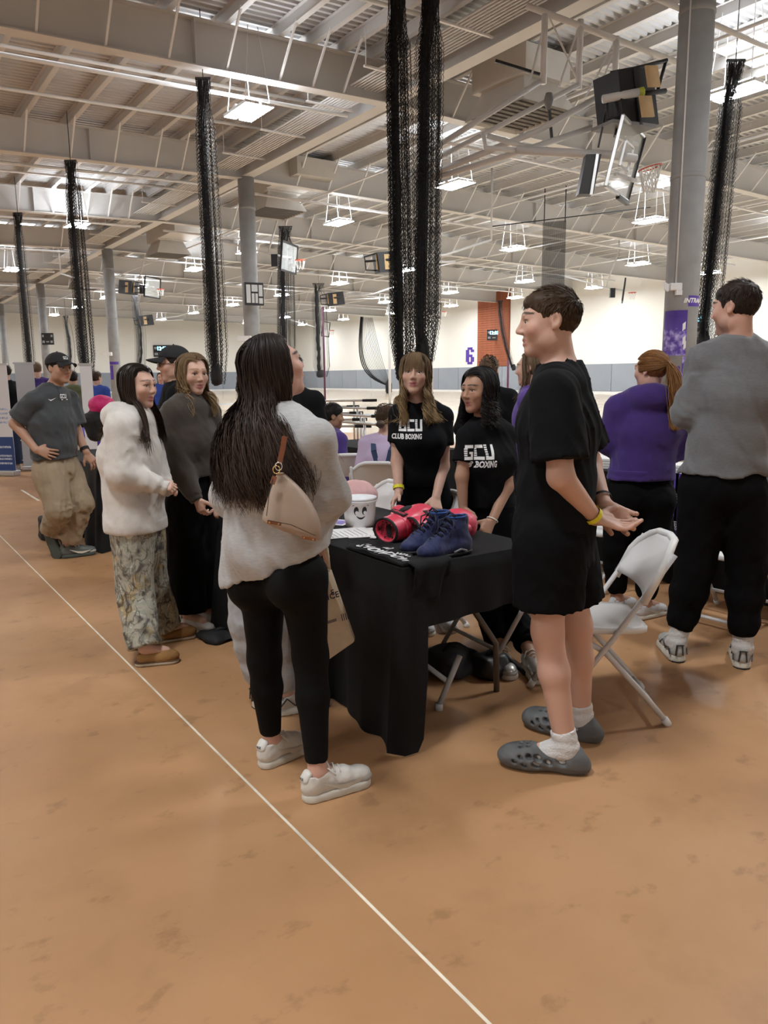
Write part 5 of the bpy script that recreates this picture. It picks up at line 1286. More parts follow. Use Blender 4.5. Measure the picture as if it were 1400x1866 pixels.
def hair_obj(par, loc, c, M, s, o, coll, rs):
    """o: dict(kind, col, n, length, ...). coll: list of prims to stay outside of"""
    base, tip = map(A3, HC[o['col']]); kind = o['kind']; parts = []; K = o.get('k', 18)
    Pt = lambda p: c+(p*s)@M.T
    hr = A3(o.get('radii', (.083, .104, .094) if kind != 'short' else (.080, .101, .089))); hc = A3((0, -.012, .026))
    # cap
    face = o.get('face', (.090, .088, .112) if kind == 'short' else (.105, .100, .135)); fz = o.get('fz', -.050 if kind == 'short' else -.040)
    cap = [ell(Pt(hc), M, (hr-.004)*s, k=0), ell(Pt(A3((0, .088, fz))), M, A3(face)*s, k=.012*s, op='s'), plane(Pt(A3((0, 0, o.get('nape', -.060)))), M@unit(A3(o.get('napen', (0, .55, -1)))))]
    for q in (-1, 1): cap.append(ell(Pt(A3((q*.085, -.005, -.012))), M, A3((.025, .026, .036))*s, k=.008*s, op='s'))
    if kind == 'short' : cap.append(ell(Pt(A3(o.get('topc', (0, .005, .075)))), M, A3(o.get('top', (.066, .085, .045)))*s, k=.03*s))
    V, Q = sdf_mesh(cap, o.get('vox', .006), disp=lambda P: .0025*noise(P, 85, 4, aniso=(1, 1, .5)))
    t = np.clip((V-c)@M[:, 2]/s/.1*.5+.5, 0, 1)[:, None]; C = base*(1-.3*t)+tip*.3*t
    C = C*(1+.25*noise(V.astype(F32), 120, 9, aniso=(1, 1, .25)))[:, None].clip(.5, 1.6)
    parts.append((V, Q, C))
    n = o['n']; ph = []; L = o.get('length', .3)
    if kind == 'short':
        az = rs.uniform(-math.pi, math.pi, n); th = np.arccos(rs.uniform(-.35, 1, n)); d = np.stack([np.sin(th)*np.sin(az), np.sin(th)*np.cos(az), np.cos(th)], 1)
        keep = (d[:, 2] < o.get('zmax', 2)) & ~((d[:, 1] > .45) & (d[:, 2] < .42)) & ~((np.abs(d[:, 0]) > .75) & (d[:, 2] < .05) & (d[:, 1] > -.2)); d = d[keep]; n = len(d)
        topb = np.clip(d[:, 2:3], 0, 1)
        p0 = hc+d*(hr-.004); flow = A3(o.get('flow', (0, .6, .2))); ln = (L*(.25+.75*topb**.7))*rs.uniform(.7, 1.2, (n, 1))
        s_ = np.linspace(0, 1, 5)[None, :, None]; tf = flow*(.35+topb)+A3((0, -.15, 0))*(1-topb)+np.array([0, 0, -1.])*(1-topb)*.8; tf = tf-d*(tf*d).sum(1, keepdims=True); tf /= np.linalg.norm(tf, axis=1, keepdims=True)+1e-6
        dirs = tf+d*(.12+.30*topb*o.get('spike', .6))+rs.normal(0, .14, (n, 3))
        lift = topb[:, None]*o.get('lift', .028)
        P_ = p0[:, None]+d[:, None]*lift+dirs[:, None]*ln[:, None]*s_-d[:, None]*ln[:, None]*.22*s_**2
        pw = Pt(P_); cc = (base+(tip-base)*rs.uniform(0, 1, (n, 1)))[:, None]*np.ones((1, 5, 1)); parts.append(strands(pw, o.get('rad', .0016)*s, cc, axis=c))
    elif kind in ('long', 'pony'):
        ncl = max(12, n//14); cl = rs.randint(0, ncl, n); caz = np.sort(rs.uniform(-1, 1, ncl))
        fmin = math.radians(o.get('fmin', 62)); az = np.sign(caz)*(fmin+(math.pi-fmin)*np.abs(caz)); az = az[cl]+rs.normal(0, .06, n); az = np.where(np.abs(az) < fmin, np.sign(az)*fmin, az)
        part = o.get('part', .0); th0 = rs.uniform(.08, .75, n)
        s_ = np.linspace(0, 1, K); P_ = np.zeros((n, K, 3)); rr = rs.uniform(.96, 1.10, n)
        if kind == 'pony':
            tie = A3(o['tie']); out = rs.normal(0, 1, (n, 3)); 
            p0az = rs.uniform(-math.pi, math.pi, n); fa = np.abs(p0az); thh = rs.uniform(.35, 1.0, n)*np.where(fa < .9, 1.15, 1.95); d = np.stack([np.sin(thh)*np.sin(p0az), np.sin(thh)*np.cos(p0az), np.cos(thh)], 1)
            td = unit(tie-hc)
            for k, u in enumerate(s_):
                if u < .4:
                    v = u/.4; dd = d*(1-v)+td*v; dd /= np.linalg.norm(dd, axis=1, keepdims=True)+1e-9; P_[:, k] = hc+dd*hr*(1.0+.02*v)*rr[:, None]**.4
                else:
                    v = (u-.4)/.6; arc = A3((0, -.055*math.sin(min(1, v*2.2)*1.57), .012*math.sin(min(1, v*4)*3.1)-L*max(0, v-.06))); P_[:, k] = tie*1.02+arc+out*A3((.017, .012, .006))*(.25+min(1, v*3))*(1-.35*v)
        else:
            sg = np.sign(az); fb = (np.abs(az)-fmin)/(math.pi-fmin); yr = .72-1.25*fb+rs.normal(0, .08, n)
            d0 = np.stack([sg*.05+part*.3+rs.normal(0, .03, n), yr, np.sqrt(np.maximum(.2, 1-yr*yr))], 1); d0 /= np.linalg.norm(d0, axis=1, keepdims=True)
            ea = np.stack([np.sin(1.75)*np.sin(az), np.sin(1.75)*np.cos(az), np.cos(1.75)*np.ones(n)], 1)
            for k, u in enumerate(s_):
                v = min(1, u/.34); v = v**.9; d = d0*(1-v)+ea*v; d[:, 2] += .55*math.sin(math.pi*v)*(np.abs(d0[:, 1])<2); d[:, 0] += sg*.30*math.sin(math.pi*v); d /= np.linalg.norm(d, axis=1, keepdims=True)
                P_[:, k] = hc+d*hr*(1+(rr[:, None]-1)*min(1, .3+v))
                if u > .34:
                    v = (u-.34)/.66; P_[:, k, 2] -= v*L*o.get('_', 1); P_[:, k, :2] *= (1-.22*min(1, v*2.5))
        pw = Pt(P_)
        if kind != 'pony':
            # hang vertically in the world rather than along the tilted head
            i0 = int(.34*K); hang = pw[:, i0:i0+1].copy(); v = ((s_[i0:]-s_[i0])/(1-s_[i0]))[None, :, None]
            lnv = L*s*(rs.uniform(.80, 1.05, ncl)[cl]*rs.uniform(.72, 1.08, n))[:, None, None]; inw = (c-hang)*A3((1, 1, 0))*.25*np.minimum(1, v*2.5)*(1-.6*v)
            pw[:, i0:] = hang+inw-UP*lnv*v+A3(o.get('blow', (0, 0, 0)))*v**1.3*lnv
        # clumps converge a little
        if kind == 'long':
            for _ in range(2):
                mu = np.zeros((ncl, K, 3)); ct = np.bincount(cl, minlength=ncl)[:, None, None]; np.add.at(mu, cl, pw); mu /= np.maximum(ct, 1)
                pw = pw+(mu[cl]-pw)*np.clip((s_-.35)*o.get('clump', .9), 0, .7)[None, :, None]*.5
        pw += rs.normal(0, .0022, (n, 1, 3))*np.linspace(.3, 2.2, K)[None, :, None]
        if coll:
            gap = rs.uniform(.004, .03, (n, 1))
            for _ in range(9):
                F_ = pw.astype(F32); D = field_eval(coll, F_); G = np.zeros_like(pw)
                for a in range(3):
                    e = np.zeros(3, F32); e[a] = .01; G[..., a] = field_eval(coll, F_+e)-D
                G /= np.linalg.norm(G, axis=-1, keepdims=True)+1e-6; push = np.clip(gap-D, 0, .06); push[:, :int(.3*K)] = 0; pw += G*push[..., None]*.8
            i1 = int(.3*K)
            for _ in range(o.get('smooth', 3)): pw[:, i1:-1] = pw[:, i1:-1]*.5+.25*(pw[:, i1-1:-2]+pw[:, i1+1:])
        # waves per clump
        wa = o.get('wave', 0.)
        cph = rs.uniform(0, 6.28, (ncl, 2))[cl]; cd = rs.normal(size=(ncl, 3))[cl]; cd[:, 2] *= .2; cd /= np.linalg.norm(cd, axis=1, keepdims=True); ud = np.cross(cd, UP)
        w_ = np.clip((s_-.25)/.5, 0, 1)[None, :, None]; fq = o.get('wfreq', 16.)
        pw = pw+w_*wa*(cd[:, None]*np.sin(s_[None, :, None]*fq+cph[:, None, :1])+ud[:, None]*np.cos(s_[None, :, None]*fq+cph[:, None, :1]))
        if o.get('bangs'):
            nb = o['bangs']; xb = rs.uniform(-1, 1, nb); kb = 8; ub = np.linspace(0, 1, kb)[None, :]; Pb = np.zeros((nb, kb, 3)); x1 = xb*.058
            Pb[..., 0] = xb[:, None]*.03*(1-ub)+x1[:, None]*ub; d_y = .045*(1-ub)+(.100-.55*x1[:, None]**2*8)*ub; Pb[..., 1] = d_y+.02*np.sin(ub*3.14); Pb[..., 2] = .118*(1-ub)+(.030+rs.normal(0, .007, (nb, 1))-abs(x1[:, None])*.35)*ub+.012*np.sin(ub*3.14)
            cb = (base*.8+tip*.2)*rs.uniform(.7, 1.3, (nb, 1, 1))*np.ones((1, kb, 1)); parts.append(strands(Pt(Pb), o.get('rad', .0026)*s, cb, axis=c))
        tt = s_[None, :, None]**1.4; rnd = rs.uniform(.65, 1.35, (n, 1, 1)); cc = (base*(1-tt)+tip*tt)*rnd
        parts.append(strands(pw, o.get('rad', .0026)*s, cc, axis=c))
    Vs, Qs, Cs, off = [], [], [], 0
    for V, Q, C in parts: Vs.append(V); Qs.append(Q+off); Cs.append(C); off += len(V)
    me = np_mesh('hair', np.concatenate(Vs), np.concatenate(Qs), True, loc, np.concatenate(Cs)); ob = new_obj('hair', me, hair_mat(o['col'], o.get('rough', .55)), par); return ob

def ball(b, c, r, n=12, m=8):
    b.lathe([(max(1e-4, r*math.sin(math.pi*i/m)), -r*math.cos(math.pi*i/m)) for i in range(m+1)], n, c)

def person(label, J, o):
    """J: joint positions in metres (world); o: looks"""
    J = {k: A3(v) for k, v in J.items()}; rs = np.random.RandomState(o.get('seed', 1)); g = o.get('g', 1.); hs = o.get('hs', 1.); sk = SK[o.get('skin', 'fair')]; vb = o.get('vox', .009)
    base = (two(J['fhl'], J['fhr'], .5) if 'fhl' in J else J['pe']*[1, 1, 0]); loc = np.array([base[0], base[1], 0.])
    root = thing('person', label, 'person', tuple(loc)); root_loc = loc
    R = unit((J['sr']-J['sl'])*[1, 1, .2]); HRv = unit((J['hr']-J['hl'])*[1, 1, .2])
    F = unit(np.cross(UP, R)); c = J['head']; ff = unit(J['face']); uu = unit(A3(o.get('hup', (0, 0, 1)))-ff*(A3(o.get('hup', (0, 0, 1)))@ff)); M = np.stack([np.cross(ff, uu), ff, uu], 1)
    # ---- body
    hp, Pt = head_prims(c, M, hs, o.get('nose', 1.), o.get('jaw', 1.), ear=o.get('ear', True))
    nk = J['nk']; chest = J['ch']; sh = two(J['sl'], J['sr'], .5)
    body = [cone(Pt(0, -.018, -.055), nk-UP*.03, .050*hs*o.get('neck', 1), .056*hs*o.get('neck', 1), k=.03)]
    tw, tdp = o.get('tw', 1.)*g, o.get('td', 1.)*g
    torso = lambda e: [econe(J['pe'], J['wa'], HRv, .155*tw+e, .10*tdp+e, .130*tw+e, .092*tdp+e, k=.05), econe(J['wa'], chest, R, .130*tw+e, .092*tdp+e, .150*tw+e, .105*tdp+e, k=.05), econe(chest, two(sh, nk, .25), R, .150*tw+e, .105*tdp+e, .115*tw+e, .070*tdp+e, k=.05), cone(J['sl'], nk, .050*g+e*.7, .042*g+e*.4, k=.04), cone(J['sr'], nk, .050*g+e*.7, .042*g+e*.4, k=.04)]
    if o.get('bust'):
        for q in (-1, 1):
            bp = chest+R*q*.07*g+F*.075*g+UP*.0; tb = lambda e, bp=bp: ell(bp, np.eye(3), np.ones(3)*(.062*g*o['bust']+e), k=.05); body.append(tb(-.004)); 
    body += torso(0.)
    arms = []
    for q in 'lr':
        arms += limb(J['s'+q], J['e'+q], J['w'+q], .047*g, .037*g*o.get('arm', 1), .0255*g, .02)
    legs = []
    for q in 'lr':
        legs += [cone(J['h'+q], J['k'+q], .083*g*o.get('leg', 1), .054*g*o.get('leg', 1), .03), cone(J['k'+q], two(J['k'+q], J['a'+q], .35), .054*g*o.get('leg', 1), .053*g*o.get('leg', 1), .03), cone(two(J['k'+q], J['a'+q], .35), J['a'+q], .053*g*o.get('leg', 1), .035*g, .03)]
        if 'fh'+q in J: legs.append(cone(J['a'+q], J['a'+q]+(J['ft'+q]-J['fh'+q])*.4-UP*.03, .034*g, .028*g, .02))
    hands = []; boxes = []
    for q in 'lr':
        if 'd'+q in J:
            hp2 = hand_prims(J['w'+q], J['d'+q], J['n'+q], 1 if q == 'r' else -1, o.get('curl'+q, (.5, .55, .6, .65)), o.get('thumb'+q, .4), o.get('hand', 1.)*g, o.get('spread', .12)); hands += hp2
            lo = np.min([p.lo for p in hp2], 0)-.012; hi = np.max([p.hi for p in hp2], 0)+.012; boxes.append((lo, hi))
        else: hands += [cone(J['w'+q], J['w'+q]+unit(J['w'+q]-J['e'+q])*.12, .03*g, .026*g)]
    allp = body+arms+legs+hands+hp
    V0, Q0 = sdf_mesh(allp, vb)
    hv = o.get('hvox', .0042); hlo = c-.16*hs; hhi = c+.16*hs; hlo[2] = c[2]-.17*hs
    bl = [(hlo, hhi, hv)]+[(a, b, max(.0042, hv)) for a, b in boxes]
    if o.get('lowres'): bl = []
    cen = V0[Q0].mean(1); keep = np.ones(len(Q0), bool)
    for lo, hi, v in bl: keep &= ~((cen > lo+v*2).all(1) & (cen < hi-v*2).all(1))
    Vs, Qs = [V0], [Q0[keep]]; off = len(V0)
    for lo, hi, v in bl:
        V1, Q1 = sdf_mesh(allp, v, lo=lo, hi=hi)
        c1 = V1[Q1].mean(1); in_ = ((c1 > lo+v*1.5) & (c1 < hi-v*1.5)).all(1); Vs.append(V1); Qs.append(Q1[in_]+off); off += len(V1)
    V = np.concatenate(Vs); Q = np.concatenate(Qs)
    used = np.zeros(len(V), bool); used[Q.ravel()] = True; mp = np.cumsum(used)-1; V = V[used]; Q = mp[Q]
    # complexion: lips, cheeks, brows, lash line
    hl = ((V-c)@M)/hs; C = np.tile(A3(sk), (len(V), 1)); near = np.linalg.norm(hl, axis=1) < .2
    def paint(cx, cy, cz, rx, ry, rz, col, a=1., sh_=1.):
        d = np.sqrt(((hl[:, 0]-cx)/rx)**2+((hl[:, 1]-cy)/ry)**2+((hl[:, 2]-cz)/rz)**2); w_ = np.clip((1.25-d)/(.25*sh_+.15), 0, 1)*a*near; C[:] = C*(1-w_[:, None])+A3(col)*w_[:, None]
    lipc = A3(o.get('lip', A3(sk)*[.82, .52, .52])); paint(0, .086, -.0575, .024, .016, .0058, lipc, .95); paint(0, .084, -.0705, .021, .016, .0066, lipc, .95); paint(0, .094, -.0643, .019, .014, .0018, A3(sk)*.25, .9)
    for q in (-1, 1): paint(q*.044, .065, -.028, .026, .03, .022, A3(sk)*[1.02, .80, .78], .5, 3); paint(q*.031, .09, .0095, .0155, .02, .0035, A3(sk)*.22, .85)
    bc = A3(HC[o['hair']['col']][0])*1.5 if 'hair' in o else A3((.02, .015, .012))
    for q in (-1, 1):
        for k in range(5): u = k/4; paint(q*(.014+.034*u), .085-.012*u*u, .0315+.0035*math.sin(u*2.6)-.0035*u*u, .0080, .022, .0044-.0010*u, bc, 1.0*o.get('brow', 1))
    if o.get('stubble'):
        d = np.clip(1-np.abs((hl[:, 2]+.085)/.045), 0, 1)*(hl[:, 1] > .0)*near*o['stubble']; C[:] = C*(1-d[:, None]*.5)+A3((.05, .035, .03))*d[:, None]*.5
    me = np_mesh('body', V, Q, True, loc, C); new_obj('body', me, skin_mat(o.get('skin', 'fair')), root)
    if not o.get('lowres') and o.get('eyes', True):
        eb = MB(); ib = MB()
        look = A3(o.get('look', (0, 1, -.05)))
        for q in (-1, 1):
            ec = A3((q*.031, .0755, .0035)); ball(eb, tuple((Pt(*ec)-loc)), .0115*hs); ld = unit(look); ic = Pt(*(ec+ld*.0072)); ball(ib, tuple(ic-loc), .0060*hs, 10, 6)
        eb.build('eyes', M_eyew, root, True); ib.build('irises', mat('iris_'+o.get('iris', 'brown'), {'brown': (.03, .015, .008), 'blue': (.08, .14, .2)}[o.get('iris', 'brown')], .2), root, True)
    # ---- clothes
    outer = []
    for cl in o['wear']:
        kind = cl['kind']; e = cl.get('ease', .02); vx = cl.get('vox', vb); m = cl.get('mat'); am = cl.get('fold', .006); fr = cl.get('freq', 16); sd = cl.get('seed', 3)
        if kind == 'top':
            pr = torso(e); slv = []
            if o.get('bust'):
                for q in (-1, 1): pr.append(ell(chest+R*q*.068*g+F*.078*g, np.eye(3), np.ones(3)*(.060*g*o['bust']+e*.6), k=.06))
            if 'belly' in cl: pr.append(ell(two(J['wa'], chest, .25)+F*.05, np.stack([R, F, UP], 1), cl['belly'], k=.06))
            hz = cl['hem']; hp_ = A3([J['pe'][0], J['pe'][1], hz]); hw = cl.get('hemw', (.165*tw+e, .115*tdp+e)); pr.append(econe(J['pe']+UP*.02, hp_-UP*.12, HRv, .158*tw+e, .105*tdp+e, hw[0], hw[1], k=.04))
            sl = cl.get('sleeve', .6); sr_ = cl.get('srad', (.062, .066)); subs = []
            for q in 'lr':
                S, E_, W_ = J['s'+q], J['e'+q], J['w'+q]
                if sl <= 1:
                    end = two(S, E_, sl); d_ = unit(E_-S); slv.append(cone(S+(E_-S)*-.02, end, sr_[0]*g, sr_[1]*g, k=.014, flat=True))
                else:
                    end = two(E_, W_, sl-1); r1 = cl.get('elb', sr_[1]); slv += [cone(S, E_, sr_[0]*g, r1*g, k=.035), cone(E_, end, r1*g, cl.get('cuffr', .042)*g, k=.03, flat=True)]
                    if cl.get('cuff', True) and not o.get('lowres'):
                        d_ = unit(W_-E_); cz = cl.get('cuffr', .042)*g
                        slv.append(cone(end-d_*.03, end+d_*.035, cz*.88, cz*.80, k=.004, flat=True))
            if cl.get('extra'): pr += cl['extra'](J, R, F)
            pr.append(cone(nk-UP*.02, nk+(Pt(0, -.018, -.055)-nk)*cl.get('neckh', .15), .066*g*o.get('neck', 1)+e*.2, (.058*g*o.get('neck', 1)+e*.25), k=.02, flat=True))
            if cl.get('hood'):
                bk = -F; hd = nk+bk*.09*g-UP*.02
                pr += [ell(hd, np.stack([R, F, UP], 1), (.125*g, .075*g, .085*g), k=.03), cone(nk+R*.075*g+F*.04-UP*.01, nk+bk*.06+R*.09*g, .034, .042, k=.03), cone(nk-R*.075*g+F*.04-UP*.01, nk+bk*.06-R*.09*g, .034, .042, k=.03)]
            pr.append(cone(nk+UP*.03, Pt(0, -.005, -.04), .0555*hs*o.get('neck', 1), .06*hs, k=0, op='s'))
            cut = cl.get('cut') or [plane((0, 0, hz), (0, 0, -1))]
            pr = [group(pr+cut, .0)]+slv
            def dsp(P, am=am, fr=fr, sd=sd, hz=hz, cl=cl):
                d = am*folds(P@SHR, fr, sd, (1, 1, .36))+am*.10*noise(P, fr*3.1, sd+5, 4)
                for q in 'lr':
                    E_, S_, W_ = J['e'+q], J['s'+q], J['w'+q]
                    if sl > 1:
                        ad = unit(W_-S_); Qe = P-E_.astype(F32); wt = np.exp(-(Qe**2).sum(-1)/.009); d = d+am*.55*wt*np.abs(np.sin((Qe@ad.astype(F32))*48+2.6*noise(P, 17, sd+3, 3)))
                        Qw = P-W_.astype(F32); wt = np.exp(-(Qw**2).sum(-1)/.010); d = d+am*.4*wt*np.sin((Qw@unit(W_-E_).astype(F32))*120+2.5*noise(P, 20, sd+4, 3))
                    ap = (S_*.75+chest*.25-UP*.08).astype(F32); Qa = P-ap; wt = np.exp(-(Qa**2).sum(-1)/.018); dv = unit((S_-chest)*[1, 1, .2]+UP*.9).astype(F32); d = d+am*.45*wt*np.abs(np.sin((Qa@dv)*38+2.8*noise(P, 13, sd+6, 3)))
                zz = P[:, 2]-hz; wt = np.exp(-(zz/.16)**2); d = d+am*.35*wt*np.sin(zz*34+3.5*noise(P, 9, sd+8, 3)+(P[:, 0]-P[:, 1])*14)
                if cl.get('rib'): d = d*np.clip((P[:, 2]-hz)/.09, .25, 1)
                return d
            V, Q = sdf_mesh(pr, vx, disp=dsp); ob = new_obj(cl['name'], np_mesh(cl['name'], V, Q, True, loc), m, root)
            bvh = None
            if cl.get('rib') and not cl.get('cut'):
                rb = [econe(A3([J['pe'][0], J['pe'][1], hz+.065]), A3([J['pe'][0], J['pe'][1], hz]), HRv, hw[0]*.985, hw[1]*.985, hw[0]*.97, hw[1]*.97, k=0, flat=True, flat0=True)]
                V2, Q2 = sdf_mesh(rb, vx); new_obj('hem_band', np_mesh('hem_band', V2, Q2, True, loc), m, ob)
            for dc in cl.get('decals', []):
                if bvh is None: bvh = BVHTree.FromPolygons([tuple(v) for v in V], [tuple(q) for q in Q.tolist()])
                ctr, rgt, upv, dirn, geo, mm = dc(J, R, F); decal('print', geo, ctr, rgt, upv, bvh, dirn, mm, ob, .003, tuple(loc))
            if cl.get('collar'):
                mm = cl['collar']; pr2 = [cone(nk-UP*.035-F*.005, nk+UP*.05-F*.015, .100*g, .074*g, k=0, flat=True), cone(nk-UP*.06, nk+UP*.1, .064*g, .062*g, k=0, op='s'), rbox(nk+F*.08+UP*.0, np.stack([R, F, UP], 1), (.016, .06, .07), .01, k=.004, op='s')]
                V2, Q2 = sdf_mesh(pr2, .006); new_obj('collar', np_mesh('collar', V2, Q2, True, loc), m, ob)
            outer += pr
        elif kind == 'legs':
            pr = [econe(J['pe']-UP*.03, J['wa'] if cl.get('high') else two(J['pe'], J['wa'], .5), HRv, .160*tw+e*.7, .108*tdp+e*.7, .140*tw+e*.5, .098*tdp+e*.5, k=.04)]
            rt, rk, ra = cl['rad']; subs = []
            for q in 'lr':
                H_, K_, A_ = J['h'+q], J['k'+q], J['a'+q]; en = cl.get('end', 2.)
                if cl.get('seat'): pr.append(ell(H_-unit(np.cross(UP, HRv))*.045+UP*-.02, np.eye(3), np.ones(3)*cl['seat']*g, k=.05))
                if en <= 1:
                    ed = two(H_, K_, en); d_ = unit(K_-H_); pr.append(cone(H_, ed, rt*g, rk*g, k=.03, flat=True))
                else:
                    ed = two(K_, A_, en-1); cf = two(K_, A_, .35); pr += [cone(H_, K_, rt*g, rk*g, k=.03), cone(K_, cf, rk*g, cl.get('calf', rk)*g, k=.03), cone(cf, ed, cl.get('calf', rk)*g, ra*g, k=.02, flat=True)]
                    if cl.get('jog'): d_ = unit(A_-K_); pr.append(ell(ed-d_*.06, np.eye(3), np.ones(3)*(ra*g+.018), k=.03))
            def dsl(P):
                d = am*folds(P, fr, sd, (1, 1, cl.get('an', .7)))+am*.25*noise(P, fr*3, sd+2, 4)
                if cl.get('end', 2.) > 1 and am > .003:
                    for q in 'lr':
                        for C_, fq, wd in ((J['k'+q], 75, .020), (two(J['k'+q], J['a'+q], .8), 95, .014)):
                            Qk = P-C_.astype(F32); wt = np.exp(-(Qk**2).sum(-1)/wd); d = d+am*.45*wt*np.abs(np.sin((Qk@unit(J['a'+q]-J['h'+q]).astype(F32))*fq*.5+3.*noise(P, 15, sd+3, 3)))
                return d
            V, Q = sdf_mesh(pr, vx, disp=dsl); ob = new_obj(cl['name'], np_mesh(cl['name'], V, Q, True, loc), m, root)
        elif kind == 'socks':
            for q in 'lr':
                a_ = J['a'+q]; tp = two(a_, J['k'+q], cl.get('h', .2)); pr = [cone(tp, a_, .043*g, .042*g, k=0, flat0=True), cone(a_, a_+(J['ft'+q]-J['fh'+q])*.3-UP*.03, .042*g, .034*g, k=.02)]
                V, Q = sdf_mesh(pr, .006, disp=lambda P: -.0005+.0016*np.sin(P[:, 2]*160+noise(P, 20, 2)*1.5)); new_obj('sock', np_mesh('sock', V, Q, True, loc), m, root)
        elif kind == 'shoes':
            for q in 'lr':
                if 'fh'+q in J: shoe(root, loc, cl['style'], J['fh'+q], J['ft'+q], cl.get('len', .28), cl.get('vox', .0065), cl['cols'], J.get('fu'+q, UP), cl.get('mark'))
        elif kind == 'band':
            w_, e_ = J['w'+cl['side']], J['e'+cl['side']]; d_ = unit(e_-w_); p0 = w_+d_*cl.get('at', .02); b = MB(); pts = [p0, p0+d_*.018]; b.tube([Vector(p0-loc), Vector(p0+d_*cl.get('w', .02)-loc)], [.032*g*cl.get('r', 1)]*2, 16, caps=False); b.build(cl['name'], m, root, True)
        elif kind == 'cap':
            pr = [ell(Pt(0, -.012, .045), M, A3((.088, .110, .086))*hs, k=0), plane(Pt(0, 0, .038), M@A3((0, .12, -1)))]
            V, Q = sdf_mesh(pr, .006); ob = new_obj('cap', np_mesh('cap', V, Q, True, loc), m, root)
            vs = []; fs = []; n = 14
            for t_ in (0, .006):
                for i in range(n+1):
                    a = (i/n-.5)*2.3
                    for rr in (0., .5, 1.):
                        x = math.sin(a)*(.078+.004*rr); y = .035+math.cos(a)*(.068+.078*rr); z = .044+t_-.030*(abs(x)/.08)**2*rr-.010*rr; vs.append(tuple(Pt(x, y, z)-loc))
            S = (n+1)*3
            for i in range(n):
                for j in range(2): a = i*3+j; fs += [(a, a+3, a+4, a+1), (S+a, S+a+1, S+a+4, S+a+3)]
                fs.append((i*3+2, i*3+5, S+i*3+5, S+i*3+2))
            MB().add(vs, fs).build('brim', m, ob, True); bb = MB(); ball(bb, tuple(Pt(0, -.012, .131)-loc), .007, 8, 5); bb.build('button', m, ob)
            if cl.get('mark'):
                v, fc = gcu_quads(.022); v = [(x*.54, y, z) for x, y, z in v]; bv = BVHTree.FromPolygons([tuple(q) for q in V], [tuple(q) for q in Q.tolist()]); decal('print', (v, fc), Pt(0, .1, .083), -M[:, 0], M[:, 2], bv, -M[:, 1], M_wprint, ob, .002, tuple(loc))
    if 'hair' in o: hair_obj(root, loc, c, M, hs, o['hair'], outer if o['hair']['kind'] != 'short' else None, rs)
    return root, loc, Pt, M

SHR = np.array([[1, 0, .25], [0, 1, -.25], [.45, -.35, 1]], F32)
# ---- fabrics
M_heather = mat('heather_grey_fleece', (.42, .42, .42), .9, var=.10, vscale=45, bump=.12, bscale=320, sheen=.2, stretch=(1, 1, 4))
M_heather2 = mat('heather_grey_pants', (.33, .33, .34), .9, var=.10, vscale=45, bump=.12, bscale=320, sheen=.2)
M_oat = mat('oatmeal_fleece', (.60, .57, .53), .92, var=.05, vscale=40, bump=.12, bscale=320, sheen=.25)
M_cocoa = mat('dark_brown_fleece', (.040, .029, .022), .92, var=.06, vscale=30, bump=.12, bscale=320, sheen=.2)
M_tee = mat('black_tee', (.0055, .006, .0072), .9, bump=.15, bscale=320, spec=.15)
M_leggings = mat('black_leggings', (.0032, .0032, .0036), .75, bump=.1, bscale=300, spec=.15)
M_bpants = mat('black_trousers', (.0034, .0034, .004), .9, bump=.15, bscale=300, spec=.12)
M_polo = mat('charcoal_polo', (.040, .045, .050), .75, bump=.15, bscale=260, sheen=.15)
M_khaki = mat('khaki_cotton', (.30, .23, .15), .85, var=.07, vscale=12, bump=.25, bscale=160)
M_greyknit = mat('grey_jersey', (.155, .16, .168), .88, var=.09, vscale=50, bump=.12, bscale=320, sheen=.2, stretch=(1, 1, 3))
M_phood = mat('purple_fleece', (.050, .022, .17), .9, var=.06, vscale=25, bump=.12, bscale=320, sheen=.15)
M_socks = mat('white_sock', (.62, .61, .60), .9, bump=.4, bscale=140)
M_wshoe = mat('white_leather', (.66, .64, .60), .45, var=.05, vscale=30); M_wsole = mat('off_white_rubber', (.60, .57, .50), .6, var=.08, vscale=25)
M_wlace = mat('white_lace', (.68, .66, .62), .8); M_mesh = mat('silver_mesh', (.42, .42, .40), .5, var=.15, vscale=120)
M_clog = mat('grey_marbled_foam', (.105, .108, .11), .6, var=.35, vscale=9, stretch=(1, 1, 2.5)); M_tan = mat('tan_suede', (.30, .155, .05), .85, bump=.3, bscale=150); M_cream = mat('cream_sole', (.45, .38, .28), .7)
M_silver = mat('silver_leather', (.6, .6, .58), .3, metal=.6); M_yellow = mat('yellow_band', (.75, .68, .02), .5); M_knit = mat('white_knit', (.66, .66, .68), .8, bump=.3, bscale=160)
